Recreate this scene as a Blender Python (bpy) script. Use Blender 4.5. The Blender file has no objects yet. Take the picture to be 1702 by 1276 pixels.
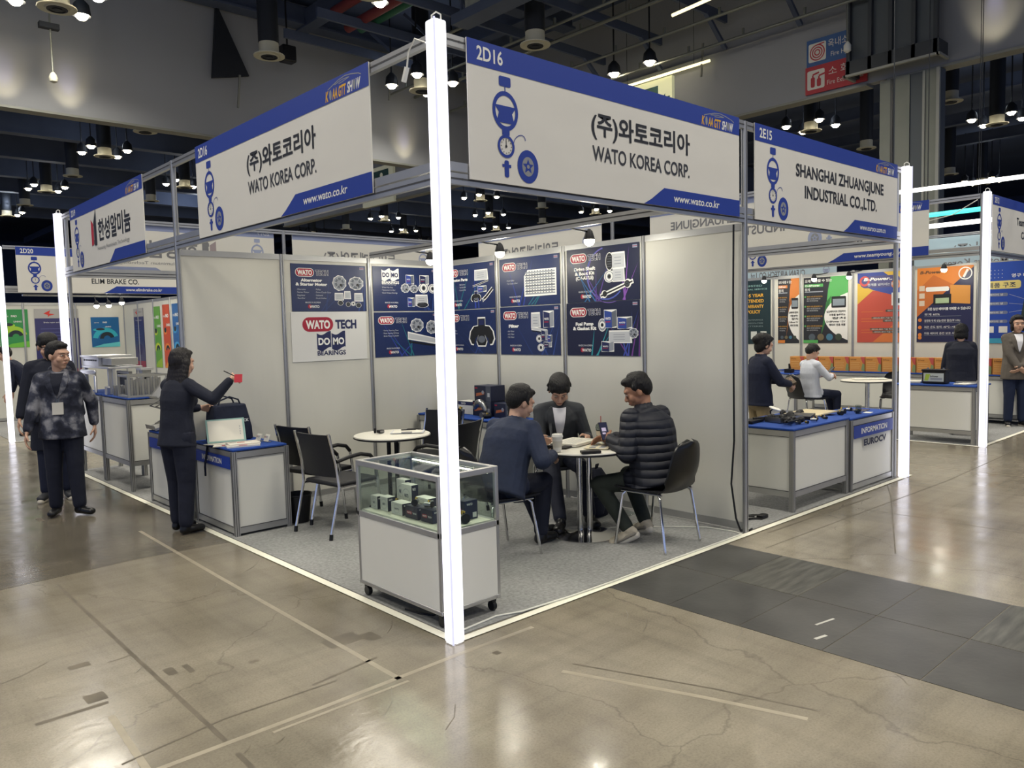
import bpy, bmesh, math, random
from mathutils import Vector, Matrix
PI = math.pi
S = bpy.context.scene
COL = S.collection
RND = random.Random(7)

# ---------------------------------------------------------------- camera, world, exposure
cam = bpy.data.cameras.new('camera')
cam_o = bpy.data.objects.new('camera', cam)
COL.objects.link(cam_o)
CR = Vector((0.73752743, -0.67485495, -0.02498189))
CU = Vector((0.06712388, 0.03644751, 0.99707871))
CF = Vector((0.67197298, 0.73704978, -0.07217992))
CP = Vector((-2.6037, -3.3702, 1.7119))
cam_o.matrix_world = Matrix(((CR.x, CU.x, -CF.x, CP.x), (CR.y, CU.y, -CF.y, CP.y), (CR.z, CU.z, -CF.z, CP.z), (0, 0, 0, 1)))
cam.sensor_width = 36.0
cam.lens = 36.0 * 1300.7 / 1702.0
cam.clip_start = 0.05
cam.clip_end = 400
S.camera = cam_o
S.view_settings.view_transform = 'Standard'
S.view_settings.look = 'None'
S.view_settings.gamma = 1.0
S.view_settings.use_curve_mapping = False
S.view_settings.exposure = 0.3
S.cycles.use_denoising = True
S.cycles.max_bounces = 6
S.cycles.sample_clamp_indirect = 4.0
S.cycles.caustics_reflective = False
S.cycles.caustics_refractive = False
wd = bpy.data.worlds.new('hall_air')
S.world = wd
wd.use_nodes = True
wd.node_tree.nodes['Background'].inputs[0].default_value = (0.36, 0.45, 0.74, 1)
wd.node_tree.nodes['Background'].inputs[1].default_value = 0.85

def area_light(x, y, z, w, size, col=(1.0, 0.94, 0.82), spread=2.6):
    l = bpy.data.lights.new('hall_lamp_light', 'AREA')
    l.shape = 'DISK'
    l.size = size
    l.energy = w
    l.color = col
    l.spread = spread
    o = bpy.data.objects.new('hall_lamp_light', l)
    o.location = (x, y, z)
    COL.objects.link(o)
    return o
# the lit lamp clusters of the ceiling grid throw the hall's light
for gx, gy in ((-2.83, 2.47), (3.0, -3.36), (8.83, 2.47), (3.0, 8.3), (-2.83, 14.13), (8.83, 14.13), (-2.83, -9.19), (14.66, 8.3), (14.66, -3.36), (-8.66, 8.3), (-8.66, -3.36), (8.83, -9.19), (3.0, 19.96), (14.66, 19.96)):
    area_light(gx, gy, 10.2, 285, 2.4)
for gx, gy in ((11.0, 40.0), (33.0, 43.0), (34.0, 11.0), (52.0, 14.0), (9.0, 60.0)):
    area_light(gx, gy, 10.2, 900, 3)
# cool fill lights added below the roof to lift its darkness
for gx, gy in ((3.0, 19.96), (14.66, 19.96), (8.83, 14.13), (14.66, 8.3), (8.83, 2.47), (-2.83, 14.13), (8.83, 37.5), (14.66, 43.3), (8.83, 49.1), (8.83, 60.5), (32.2, 37.5), (32.2, 49.1), (38.0, 43.3), (38.0, 55.0), (43.8, 49.1), (43.8, 37.5), (32.2, 14.1), (38.0, 8.3), (55.5, 14.1), (20.0, 55.0), (24.0, 32.0), (0.0, 32.0)):
    l = bpy.data.lights.new('roof_fill', 'POINT')
    l.energy = 260 if gy > 24 or gx > 24 else 150
    l.color = (.8, .88, 1.0)
    l.shadow_soft_size = .4
    o = bpy.data.objects.new('roof_fill', l)
    o.location = (gx, gy, 11.1)
    COL.objects.link(o)

# ---------------------------------------------------------------- materials
def lin(c):
    if isinstance(c, str):
        c = c.lstrip('#')
        c = [int(c[i:i + 2], 16) / 255 for i in (0, 2, 4)]
    return tuple((x / 12.92 if x <= 0.04045 else ((x + 0.055) / 1.055) ** 2.4) for x in c) + (1.0,)
_M = {}
def mat(name, col=(0.5, 0.5, 0.5), rough=0.5, metal=0.0, emit=0.0, ecol=None, noise=0.0, nscale=8.0, bump=0.0, bscale=60.0, stretch=None, alpha=1.0, trans=0.0, ior=1.45, coat=0.0, spec=0.5):
    if name in _M:
        return _M[name]
    m = bpy.data.materials.new(name)
    _M[name] = m
    m.use_nodes = True
    nt = m.node_tree
    b = nt.nodes['Principled BSDF']
    c = lin(col)
    b.inputs['Base Color'].default_value = c
    b.inputs['Roughness'].default_value = rough
    b.inputs['Metallic'].default_value = metal
    b.inputs['Alpha'].default_value = alpha
    b.inputs['Transmission Weight'].default_value = trans
    b.inputs['IOR'].default_value = ior
    b.inputs['Coat Weight'].default_value = coat
    b.inputs['Specular IOR Level'].default_value = spec
    if emit:
        b.inputs['Emission Color'].default_value = lin(ecol) if ecol else c
        b.inputs['Emission Strength'].default_value = emit
    if noise or bump:
        tc = nt.nodes.new('ShaderNodeTexCoord')
        src = tc.outputs['Object']
        if stretch:
            mp = nt.nodes.new('ShaderNodeMapping')
            mp.inputs['Scale'].default_value = stretch
            nt.links.new(src, mp.inputs[0])
            src = mp.outputs[0]
    if noise:
        n = nt.nodes.new('ShaderNodeTexNoise')
        n.inputs['Scale'].default_value = nscale
        n.inputs['Detail'].default_value = 5
        nt.links.new(src, n.inputs['Vector'])
        r = nt.nodes.new('ShaderNodeValToRGB')
        r.color_ramp.elements[0].position = 0.3
        r.color_ramp.elements[1].position = 0.7
        r.color_ramp.elements[0].color = tuple(x * (1 - noise) for x in c[:3]) + (1,)
        r.color_ramp.elements[1].color = tuple(min(1, x * (1 + noise)) for x in c[:3]) + (1,)
        nt.links.new(n.outputs['Fac'], r.inputs[0])
        nt.links.new(r.outputs[0], b.inputs['Base Color'])
    if bump:
        n2 = nt.nodes.new('ShaderNodeTexNoise')
        n2.inputs['Scale'].default_value = bscale
        n2.inputs['Detail'].default_value = 3
        nt.links.new(src, n2.inputs['Vector'])
        bp = nt.nodes.new('ShaderNodeBump')
        bp.inputs['Strength'].default_value = bump
        bp.inputs['Distance'].default_value = 0.02
        nt.links.new(n2.outputs['Fac'], bp.inputs['Height'])
        nt.links.new(bp.outputs[0], b.inputs['Normal'])
    return m
def ink(col, rough=0.55):
    return mat('ink_' + col.lstrip('#') + ('' if rough == 0.55 else '_g'), col, rough)
ALU = mat('brushed_aluminium', '#b0b0ae', 0.38, 0.75, noise=0.06, nscale=3)
ALUD = mat('aluminium_groove', '#4a4a4a', 0.5, 0.3)
CHROME = mat('chrome', '#d8d8d8', 0.12, 1.0)
PANEL = mat('white_panel', '#cccbc1', 0.5, noise=0.02, nscale=1.5, bump=0.5, bscale=1.1, stretch=(2.2, 2.2, 0.35))
CABW = mat('cabinet_white', '#dcdcd4', 0.4, noise=0.02, nscale=2)
FABW = mat('banner_fabric', '#d9d7cf', 0.6, noise=0.015, nscale=2, bump=0.35, bscale=1.6, stretch=(1, 1, 2))
BLUE = mat('banner_blue', '#1f3a93', 0.5)
BLUETOP = mat('blue_cloth', '#16408f', 0.85, bump=0.2, bscale=200)
LIGHTBOX = mat('light_box_diffuser', '#80808a', 0.4, emit=1.5, ecol='#f4f3ff')
LIGHTRIM = mat('light_box_rim', '#8a8a94', 0.4, emit=0.72, ecol='#dfe0ff')
LAMP = mat('lamp_glow', '#fff4dc', 0.4, emit=30, ecol='#fff0d0')
SPOTG = mat('spot_glow', '#fffbe8', 0.4, emit=14, ecol='#fffbe6')
BLACKP = mat('black_plastic', '#0b0c10', 0.45)
DARKM = mat('dark_metal', '#1b1d22', 0.5, 0.4)
CABLE = mat('black_cable', '#08090b', 0.5)
WCABLE = mat('white_cable', '#dcdcd0', 0.5)
def clear(name, tint, gloss=.06):
    m = bpy.data.materials.new(name)
    m.use_nodes = True
    nt = m.node_tree
    nt.nodes.remove(nt.nodes['Principled BSDF'])
    out = nt.nodes['Material Output']
    tr = nt.nodes.new('ShaderNodeBsdfTransparent'); tr.inputs[0].default_value = lin(tint)
    gl = nt.nodes.new('ShaderNodeBsdfGlossy'); gl.inputs['Roughness'].default_value = .03
    lw = nt.nodes.new('ShaderNodeLayerWeight'); lw.inputs[0].default_value = .5
    pw = nt.nodes.new('ShaderNodeMath'); pw.operation = 'POWER'; pw.inputs[1].default_value = 5
    fr = nt.nodes.new('ShaderNodeMath'); fr.operation = 'MULTIPLY_ADD'; fr.inputs[1].default_value = .8; fr.inputs[2].default_value = .035
    nt.links.new(lw.outputs['Facing'], pw.inputs[0]); nt.links.new(pw.outputs[0], fr.inputs[0])
    mx = nt.nodes.new('ShaderNodeMixShader')
    nt.links.new(fr.outputs[0], mx.inputs[0]); nt.links.new(tr.outputs[0], mx.inputs[1]); nt.links.new(gl.outputs[0], mx.inputs[2]); nt.links.new(mx.outputs[0], out.inputs[0])
    _M[name] = m
    return m
GLASS = clear('showcase_glass', '#f1f6f3')

# ---------------------------------------------------------------- mesh builder
class MB:
    def __init__(s):
        s.v = []; s.f = []; s.m = []; s.mats = []
    def mi(s, m):
        if m not in s.mats:
            s.mats.append(m)
        return s.mats.index(m)
    def add(s, vs, fs, m):
        n = len(s.v); k = s.mi(m)
        s.v += [tuple(v) for v in vs]
        s.f += [tuple(i + n for i in f) for f in fs]
        s.m += [k] * len(fs)
        return s
    def box(s, a, b, m):
        (x0, y0, z0), (x1, y1, z1) = a, b
        return s.add([(x0, y0, z0), (x1, y0, z0), (x1, y1, z0), (x0, y1, z0), (x0, y0, z1), (x1, y0, z1), (x1, y1, z1), (x0, y1, z1)],
                     [(3, 2, 1, 0), (4, 5, 6, 7), (0, 1, 5, 4), (1, 2, 6, 5), (2, 3, 7, 6), (3, 0, 4, 7)], m)
    def obox(s, c, ax, ay, az, m):
        c, ax, ay, az = Vector(c), Vector(ax), Vector(ay), Vector(az)
        q = [c + ax * i + ay * j + az * k for k in (-1, 1) for j, i in ((-1, -1), (-1, 1), (1, 1), (1, -1))]
        return s.add(q, [(3, 2, 1, 0), (4, 5, 6, 7), (0, 1, 5, 4), (1, 2, 6, 5), (2, 3, 7, 6), (3, 0, 4, 7)], m)
    def bar(s, p, q, w, h, m, up=(0, 0, 1)):
        p, q = Vector(p), Vector(q)
        d = (q - p); L = d.length; d.normalize()
        u = Vector(up)
        if abs(d.dot(u)) > 0.98:
            u = Vector((1, 0, 0))
        r = d.cross(u).normalized(); u = r.cross(d)
        return s.obox((p + q) / 2, d * L / 2, r * w / 2, u * h / 2, m)
    def rings(s, rings, m, closed=False, caps=True):
        n = len(rings[0]); base = len(s.v)
        vs = [p for r in rings for p in r]
        fs = []
        k = len(rings)
        for i in range(k if closed else k - 1):
            a, b = i * n, ((i + 1) % k) * n
            for j in range(n):
                fs.append((a + j, a + (j + 1) % n, b + (j + 1) % n, b + j))
        if caps and not closed:
            fs.append(tuple(range(n - 1, -1, -1)))
            fs.append(tuple((k - 1) * n + j for j in range(n)))
        return s.add(vs, fs, m)
    def tube(s, path, r, m, n=8, closed=False):
        path = [Vector(p) for p in path]
        rs = r if isinstance(r, (list, tuple)) else [r] * len(path)
        rings = []
        pu = None
        for i, p in enumerate(path):
            if closed:
                d = path[(i + 1) % len(path)] - path[i - 1]
            else:
                d = path[min(i + 1, len(path) - 1)] - path[max(i - 1, 0)]
            d.normalize()
            if pu is None:
                pu = Vector((0, 0, 1)) if abs(d.z) < 0.9 else Vector((1, 0, 0))
            x = d.cross(pu)
            if x.length < 1e-5:
                x = d.cross(Vector((0, 1, 0)))
            x.normalize(); y = x.cross(d); pu = y
            rings.append([p + (x * math.cos(a) + y * math.sin(a)) * rs[i] for a in [2 * PI * j / n for j in range(n)]])
        return s.rings(rings, m, closed)
    def cyl(s, p, q, r, m, n=16, r2=None):
        return s.tube([p, q], [r, r if r2 is None else r2], m, n)
    def lathe(s, prof, c, m, n=24, axis=None):
        c = Vector(c)
        R = Matrix.Identity(3) if axis is None else Vector((0, 0, 1)).rotation_difference(Vector(axis)).to_matrix()
        return s.rings([[c + R @ Vector((r * math.cos(2 * PI * j / n), r * math.sin(2 * PI * j / n), z)) for j in range(n)] for r, z in prof], m)
    def ball(s, c, r, m, n=12, k=8, R=None):
        c = Vector(c)
        if not isinstance(r, (tuple, list)):
            r = (r, r, r)
        rg = []
        for i in range(k + 1):
            t = -PI / 2 + PI * (i + 0.02) / (k + 0.04)
            q = [Vector((r[0] * math.cos(t) * math.cos(2 * PI * j / n), r[1] * math.cos(t) * math.sin(2 * PI * j / n), r[2] * math.sin(t))) for j in range(n)]
            rg.append([c + (R @ v if R else v) for v in q])
        return s.rings(rg, m)
    def prism(s, poly, fr, h, m):
        # poly in 2D (u, v); fr = (origin, U, V, N); extruded by h along N
        o, U, V, N = fr
        n = len(poly)
        a = [o + U * x + V * y for x, y in poly]
        b = [p + N * h for p in a]
        fs = [(i, (i + 1) % n, n + (i + 1) % n, n + i) for i in range(n)] + [tuple(range(n - 1, -1, -1)), tuple(range(n, 2 * n))]
        return s.add(a + b, fs, m)
    def build(s, name, parent=None, loc=None, rotz=0.0, smooth=True, bev=0.0, ang=0.7):
        me = bpy.data.meshes.new(name)
        vs = s.v
        if loc is not None:
            c, sn = math.cos(-rotz), math.sin(-rotz)
            vs = [((x - loc[0]) * c - (y - loc[1]) * sn, (x - loc[0]) * sn + (y - loc[1]) * c, z - loc[2]) for x, y, z in vs]
        me.from_pydata(vs, [], s.f)
        for m in s.mats:
            me.materials.append(m)
        me.polygons.foreach_set('material_index', s.m)
        if smooth:
            me.polygons.foreach_set('use_smooth', [True] * len(me.polygons))
            me.set_sharp_from_angle(angle=ang)
        me.update()
        o = bpy.data.objects.new(name, me)
        COL.objects.link(o)
        if loc is not None:
            o.location = loc
            o.rotation_euler[2] = rotz
        if parent is not None:
            o.parent = parent
            if loc is None:
                o.matrix_parent_inverse = Matrix.LocRotScale(parent.location, parent.rotation_euler, None).inverted()
        if bev:
            bm = o.modifiers.new('bevel', 'BEVEL')
            bm.width = bev; bm.segments = 2; bm.limit_method = 'ANGLE'
        return o
def tag(o, label, cat, group=None, kind='thing'):
    o['label'] = label
    o['category'] = cat
    o['kind'] = kind
    if group:
        o['group'] = group
    return o
def struct(o):
    o['kind'] = 'structure'
    return o
def stuff(o, label, cat):
    return tag(o, label, cat, None, 'stuff')
def thing(name, label, cat, loc=(0, 0, 0), rotz=0.0, group=None):
    o = bpy.data.objects.new(name, None)
    COL.objects.link(o)
    o.empty_display_size = 0.1
    o.location = loc
    o.rotation_euler[2] = rotz
    return tag(o, label, cat, group)
def kids(o):
    return [c for c in bpy.data.objects if c.parent is o]
def copy_tree(o, loc, rotz=None, parent=None):
    c = o.copy()
    COL.objects.link(c)
    if parent is None:
        c.location = loc
        if rotz is not None:
            c.rotation_euler[2] = rotz
    else:
        c.parent = parent
    for ch in kids(o):
        copy_tree(ch, None, None, c)
    return c

# ---------------------------------------------------------------- lettering
_T = {}
def glyphs(text, bold=0.0, shear=0.0):
    key = (text, bold, shear)
    if key in _T:
        return _T[key]
    c = bpy.data.curves.new('lettering', 'FONT')
    c.body = text
    c.fill_mode = 'FRONT'
    c.resolution_u = 3
    c.offset = bold
    c.shear = shear
    o = bpy.data.objects.new('lettering_tmp', c)
    COL.objects.link(o)
    dg = bpy.context.evaluated_depsgraph_get()
    me = o.evaluated_get(dg).to_mesh()
    vs = [(v.co.x, v.co.y) for v in me.vertices]
    fs = [tuple(p.vertices) for p in me.polygons]
    o.evaluated_get(dg).to_mesh_clear()
    bpy.data.objects.remove(o)
    bpy.data.curves.remove(c)
    x0 = min(v[0] for v in vs); x1 = max(v[0] for v in vs); y0 = min(v[1] for v in vs); y1 = max(v[1] for v in vs)
    _T[key] = (vs, fs, x0, x1, y0, y1)
    return _T[key]

class Sheet:
    """prints flat ink layers on a plane: origin o (lower corner), U along, V up, N out."""
    def __init__(s, o, U, V=(0, 0, 1)):
        s.o, s.U, s.V = Vector(o), Vector(U).normalized(), Vector(V).normalized()
        s.N = s.U.cross(s.V)
        s.mb = MB()
        s.k = 1
        s.n = 0
    def P(s, x, y, k=None):
        return s.o + s.U * x + s.V * y + s.N * (0.0006 * (s.k if k is None else k) + 0.000008 * s.n)
    def lay(s):
        s.k += 1
    def poly(s, pts, m):
        s.n += 1
        s.mb.add([s.P(*p) for p in pts], [tuple(range(len(pts)))], m)
    def rect(s, x0, y0, x1, y1, m):
        s.poly([(x0, y0), (x1, y0), (x1, y1), (x0, y1)], m)
    def rrect(s, x0, y0, x1, y1, r, m):
        r = min(r, (x1 - x0) / 2, (y1 - y0) / 2)
        pts = []
        for cx, cy, a0 in ((x1 - r, y0 + r, -PI / 2), (x1 - r, y1 - r, 0), (x0 + r, y1 - r, PI / 2), (x0 + r, y0 + r, PI)):
            for i in range(6):
                a = a0 + PI / 2 * i / 5
                pts.append((cx + r * math.cos(a), cy + r * math.sin(a)))
        s.poly(pts, m)
    def disc(s, x, y, r, m, ry=None, n=28, a0=0.0, a1=2 * PI):
        ry = r if ry is None else ry
        full = abs(a1 - a0 - 2 * PI) < 1e-6
        pts = [(x + r * math.cos(a0 + (a1 - a0) * i / n), y + ry * math.sin(a0 + (a1 - a0) * i / n)) for i in range(n if full else n + 1)]
        s.poly(pts, m)
    def ring(s, x, y, r0, r1, m, n=32, a0=0.0, a1=2 * PI, sy=1.0):
        s.n += 1
        full = abs(a1 - a0 - 2 * PI) < 1e-6
        k = n if full else n + 1
        vs = []
        for i in range(k):
            a = a0 + (a1 - a0) * i / n
            vs += [s.P(x + r0 * math.cos(a), y + r0 * sy * math.sin(a)), s.P(x + r1 * math.cos(a), y + r1 * sy * math.sin(a))]
        fs = []
        for i in range(n):
            a, b = 2 * i, 2 * ((i + 1) % k)
            fs.append((a, a + 1, b + 1, b))
        s.mb.add(vs, fs, m)
    def line(s, pts, w, m):
        for (xa, ya), (xb, yb) in zip(pts, pts[1:]):
            d = math.hypot(xb - xa, yb - ya) or 1e-6
            nx, ny = -(yb - ya) / d * w / 2, (xb - xa) / d * w / 2
            s.poly([(xa - nx, ya - ny), (xb - nx, yb - ny), (xb + nx, yb + ny), (xa + nx, ya + ny)], m)
    def star(s, x, y, r, m, n=5, inner=0.42, a0=PI / 2):
        s.poly([(x + (r if i % 2 == 0 else r * inner) * math.cos(a0 + PI * i / n), y + (r if i % 2 == 0 else r * inner) * math.sin(a0 + PI * i / n)) for i in range(2 * n)], m)
    def text(s, t, x, y, h, m, w=None, align='L', bold=0.0, shear=0.0, full=False, mirror=False):
        """h: height of the letters in metres; w: total width (None keeps the type's own)."""
        if not t.strip():
            return 0
        vs, fs, x0, x1, y0, y1 = glyphs(t, bold, shear)
        s.n += 1
        sc = h / ((y1 - y0) if full else 0.72)
        yb = y0 if full else 0.0
        sx = sc if w is None else w / (x1 - x0)
        W = (x1 - x0) * sx
        ox = x - (0 if align == 'L' else W / 2 if align == 'C' else W)
        s.mb.add([s.P(ox + ((x1 - vx) if mirror else (vx - x0)) * sx, y + (vy - yb) * sc) for vx, vy in vs], fs, m)
        return W
    def build(s, name='lettering', parent=None):
        return s.mb.build(name, parent, smooth=False)
# ================================================================ THE HALL
def concrete(name='polished_concrete', c0='#756f61', c1='#837c6d', c2='#928b7c'):
    m = bpy.data.materials.new(name)
    m.use_nodes = True
    nt = m.node_tree; L = nt.links
    b = nt.nodes['Principled BSDF']
    tc = nt.nodes.new('ShaderNodeTexCoord')
    def noise(sc, det, src=tc.outputs['Object'], rough=0.55):
        n = nt.nodes.new('ShaderNodeTexNoise')
        n.inputs['Scale'].default_value = sc; n.inputs['Detail'].default_value = det; n.inputs['Roughness'].default_value = rough
        L.new(src, n.inputs['Vector'])
        return n.outputs['Fac']
    def ramp(f, stops):
        r = nt.nodes.new('ShaderNodeValToRGB')
        while len(r.color_ramp.elements) < len(stops):
            r.color_ramp.elements.new(0.5)
        for e, (p, c) in zip(r.color_ramp.elements, stops):
            e.position = p; e.color = lin(c) if isinstance(c, str) else (c, c, c, 1)
        L.new(f, r.inputs[0])
        return r.outputs[0]
    def mix(a, bb, f, mode='MULTIPLY'):
        x = nt.nodes.new('ShaderNodeMix'); x.data_type = 'RGBA'; x.blend_type = mode
        if isinstance(f, float):
            x.inputs[0].default_value = f
        else:
            L.new(f, x.inputs[0])
        L.new(a, x.inputs[6]); L.new(bb, x.inputs[7])
        return x.outputs[2]
    base = ramp(noise(0.55, 6), [(0.3, c0), (0.5, c1), (0.7, c2)])
    blot = ramp(noise(2.3, 8), [(0.3, 0.82), (0.55, 1.0), (0.8, 1.08)])
    grain = ramp(noise(90, 4, rough=0.7), [(0.35, 0.84), (0.5, 1.0), (0.68, 1.1)])
    mp = nt.nodes.new('ShaderNodeMapping'); mp.inputs['Scale'].default_value = (0.25, 7, 1); mp.inputs['Rotation'].default_value = (0, 0, 0.12)
    L.new(tc.outputs['Object'], mp.inputs[0])
    streak = ramp(noise(1.6, 6, mp.outputs[0]), [(0.25, 0.86), (0.5, 1.0), (0.8, 1.05)])
    mp2 = nt.nodes.new('ShaderNodeMapping'); mp2.inputs['Scale'].default_value = (8, 0.35, 1); mp2.inputs['Rotation'].default_value = (0, 0, -0.1)
    L.new(tc.outputs['Object'], mp2.inputs[0])
    streak2 = ramp(noise(1.3, 5, mp2.outputs[0]), [(0.28, 0.88), (0.5, 1.0), (0.8, 1.04)])
    c = mix(base, blot, 1.0); c = mix(c, grain, 1.0); c = mix(c, streak, 1.0); c = mix(c, streak2, 1.0)
    # hairline cracks: the thin edges between large distorted cells
    ws = nt.nodes.new('ShaderNodeTexNoise'); ws.inputs['Scale'].default_value = 1.2; ws.inputs['Detail'].default_value = 6
    L.new(tc.outputs['Object'], ws.inputs['Vector'])
    wa = nt.nodes.new('ShaderNodeVectorMath'); wa.operation = 'MULTIPLY_ADD'
    wa.inputs[1].default_value = (1.2, 1.2, 0)
    L.new(ws.outputs['Color'], wa.inputs[0]); L.new(tc.outputs['Object'], wa.inputs[2])
    vo = nt.nodes.new('ShaderNodeTexVoronoi'); vo.feature = 'DISTANCE_TO_EDGE'; vo.inputs['Scale'].default_value = 0.42
    L.new(wa.outputs[0], vo.inputs['Vector'])
    crack = ramp(vo.outputs['Distance'], [(0.0, 0.62), (0.0035, 1.0)])
    c = mix(c, crack, 0.7)
    L.new(c, b.inputs['Base Color'])
    rr = ramp(noise(3.0, 6), [(0.3, 0.12), (0.7, 0.27)])
    L.new(rr, b.inputs['Roughness'])
    b.inputs['Specular IOR Level'].default_value = 0.55
    bp = nt.nodes.new('ShaderNodeBump'); bp.inputs['Strength'].default_value = 0.10; bp.inputs['Distance'].default_value = 0.01
    L.new(noise(14, 5), bp.inputs['Height']); L.new(bp.outputs[0], b.inputs['Normal'])
    return m
mb = MB()
CONC = concrete()
mb.add([(-40, -40, 0), (90, -40, 0), (90, 110, 0), (-40, 110, 0)], [(0, 1, 2, 3)], CONC)
struct(mb.build('floor'))
# the older, darker pour beyond the aisle joint
CONC2 = concrete('darker_concrete', '#59544a', '#676156', '#757064')
struct(MB().add([(-8, 2.55, .0003), (-1.68, 2.905, .0003), (-.79, 2.985, .0003), (-.07, 2.925, .0003), (-.07, 11.5, .0003), (-8, 11.5, .0003)], [(0, 1, 2, 3, 4, 5)], CONC2).build('floor_pour'))

# worn tape residue, joints and scrapes on the concrete
RES = mat('tape_residue', '#978f7e', 0.35, noise=0.12, nscale=12)
RESD = mat('dirty_tape_line', '#5f584b', 0.5, noise=0.25, nscale=9)
JOINT = mat('floor_joint', '#4c463b', 0.7)
def strip(pts, w, m, name='floor_marking', z=0.0006):
    s = Sheet((0, 0, z), (1, 0, 0), (0, 1, 0))
    s.k = 0
    s.line(pts, w, m)
    return struct(s.build(name))
strip([(-0.47, 3.9), (-0.50, 2.0), (-0.52, -0.21)], 0.03, RES)
strip([(-1.367, 2.74), (-1.372, 1.3), (-1.375, -0.17)], 0.022, RESD)
strip([(-1.38, -0.3), (-1.385, -0.62)], 0.022, RESD)
strip([(-1.66, 0.42), (-1.69, -0.20), (-1.7, -0.5)], 0.03, RES)
strip([(-1.75, -0.19), (-0.9, -0.2), (-0.14, -0.19), (0.4, -0.2)], 0.03, RES)
strip([(-1.2, -0.25), (-0.5, -0.26)], 0.02, RES, z=0.0008)
strip([(-2.6, 2.88), (-0.79, 2.99), (-0.03, 2.93)], 0.008, JOINT)
strip([(-2.2, 6.2), (-0.1, 6.25)], 0.008, JOINT)
strip([(-1.75, -0.05), (-1.3, 0.02), (-0.75, 0.0)], 0.012, RESD, z=0.0008)
strip([(-0.86, 0.04), (-0.62, 0.07), (-0.46, 0.09)], 0.018, RESD)
strip([(0.1, -0.72), (0.35, -1.35), (0.5, -1.8)], 0.03, RES)
strip([(0.2, -0.7), (0.46, -1.35), (0.6, -1.8)], 0.012, RESD)
strip([(3.1, -0.14), (4.1, -0.17), (4.9, -0.2)], 0.02, RESD)
strip([(3.2, -1.1), (5.0, -0.35), (6.4, 0.3)], 0.01, RESD)
strip([(2.7, -0.35), (6.2, -0.45), (8.6, -0.4)], 0.008, JOINT)
strip([(4.4, -0.2), (4.4, -2.6)], 0.008, JOINT)
strip([(6.9, -2.0), (6.9, 3.0)], 0.01, RES)
for x0, y0, w, h in ((-1.30, 0.66, 0.05, 0.10), (-1.22, 0.62, 0.03, 0.12), (-1.66, 0.62, 0.09, 0.10), (-1.78, 0.56, 0.30, 0.03), (-1.62, 1.1, 0.1, 0.06), (0.02, -0.34, 0.04, 0.04), (-0.47, 0.36, 0.20, 0.14), (-0.33, 0.30, 0.08, 0.12), (-1.0, 5.02, 0.05, 0.16), (-0.94, 0.5, 0.05, 0.03)):
    strip([(x0, y0), (x0, y0 + h)], w, RESD)
# scrapes: short curved thin scuffs
for i in range(26):
    x = RND.uniform(-2.2, 1.2); y = RND.uniform(-2.2, 2.6)
    if x > 0.0 and y > -0.2:
        y = RND.uniform(-2.0, -0.3)
    a = RND.uniform(-0.7, 0.9); l = RND.uniform(0.05, 0.3)
    strip([(x, y), (x + l * 0.5 * math.cos(a), y + l * 0.5 * math.sin(a)), (x + l * math.cos(a + 0.15), y + l * math.sin(a + 0.15))], RND.uniform(0.003, 0.007), RESD, z=0.0009)

# dark trench cover plates laid flush across the aisle
PLATE = mat('cover_plate', '#4a4a48', 0.36, 0.15, noise=0.22, nscale=3.5, bump=0.05, bscale=30)
PLATE2 = mat('worn_cover_plate', '#54544f', 0.34, 0.15, noise=0.5, nscale=9, stretch=(0.4, 3, 1))
k = 0
for r, (x0, x1) in enumerate(((1.215, 1.885), (1.893, 2.60))):
    for j in range(7):
        y1 = -0.06 - 0.485 * j
        y0 = y1 - 0.480
        p = MB().box((x0, y0, -0.01), (x1, y1, 0.0022), PLATE2 if (r, j) in ((1, 1), (1, 4)) else PLATE).build('floor_plate', smooth=False)
        nth = ('first', 'second', 'third', 'fourth', 'fifth', 'sixth', 'seventh')[j]
        lab = '%s dark cover plate from the white tape, trench row %s' % (nth, 'beside the battery stand' if r else 'beside the showcase')
        if (r, j) == (1, 1):
            lab = 'worn scratched dark cover plate, second from the white tape in the trench row'
        tag(p, lab, 'floor plate', 'dark plates covering the floor trench')
strip([(1.33, -1.42), (1.42, -1.44)], 0.02, mat('pale_scratch', '#b9b9b2', 0.5), z=0.003)
strip([(1.52, -1.33), (1.68, -1.36)], 0.015, mat('pale_scratch'), z=0.003)

# ---------------------------------------------------------------- ceiling and bulkheads
DECK = mat('ceiling_deck', '#4a5670', 0.8, noise=0.1, nscale=0.3)
BEAMM = mat('dark_steel', '#4a546a', 0.7, 0.0, noise=0.08, nscale=1)
BULK = mat('grey_bulkhead', '#929497', 0.75, noise=0.03, nscale=0.4)
BULKT = mat('bulkhead_trim', '#85867f', 0.5, 0.2)
struct(MB().box((-40, -40, 13.6), (90, 110, 13.8), DECK).build('ceiling'))
struct(MB().box((-25, 23.3, 8.43), (20.6, 23.6, 13.6), BULK).build('wall_bulkhead_north'))
struct(MB().box((-25, 23.22, 8.36), (20.6, 23.68, 8.43), BULKT).build('trim_1'))
struct(MB().box((20.6, -30, 8.43), (20.9, 43.0, 10.62), BULK).box((20.8, -30, 10.62), (20.9, 43, 13.6), BULK).build('wall_bulkhead_east'))
struct(MB().box((20.52, -30, 8.36), (20.98, 6.05, 8.43), BULKT).box((20.52, 6.6, 8.36), (20.98, 43, 8.43), BULKT).build('trim_2'))
FARW = mat('far_wall', '#3c4866', 0.9)
struct(MB().box((-40, 108, 0), (90, 108.5, 13.6), FARW).build('wall_north'))
struct(MB().box((89, -40, 0), (89.5, 110, 13.6), FARW).build('wall_east'))
nb = 0
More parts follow.
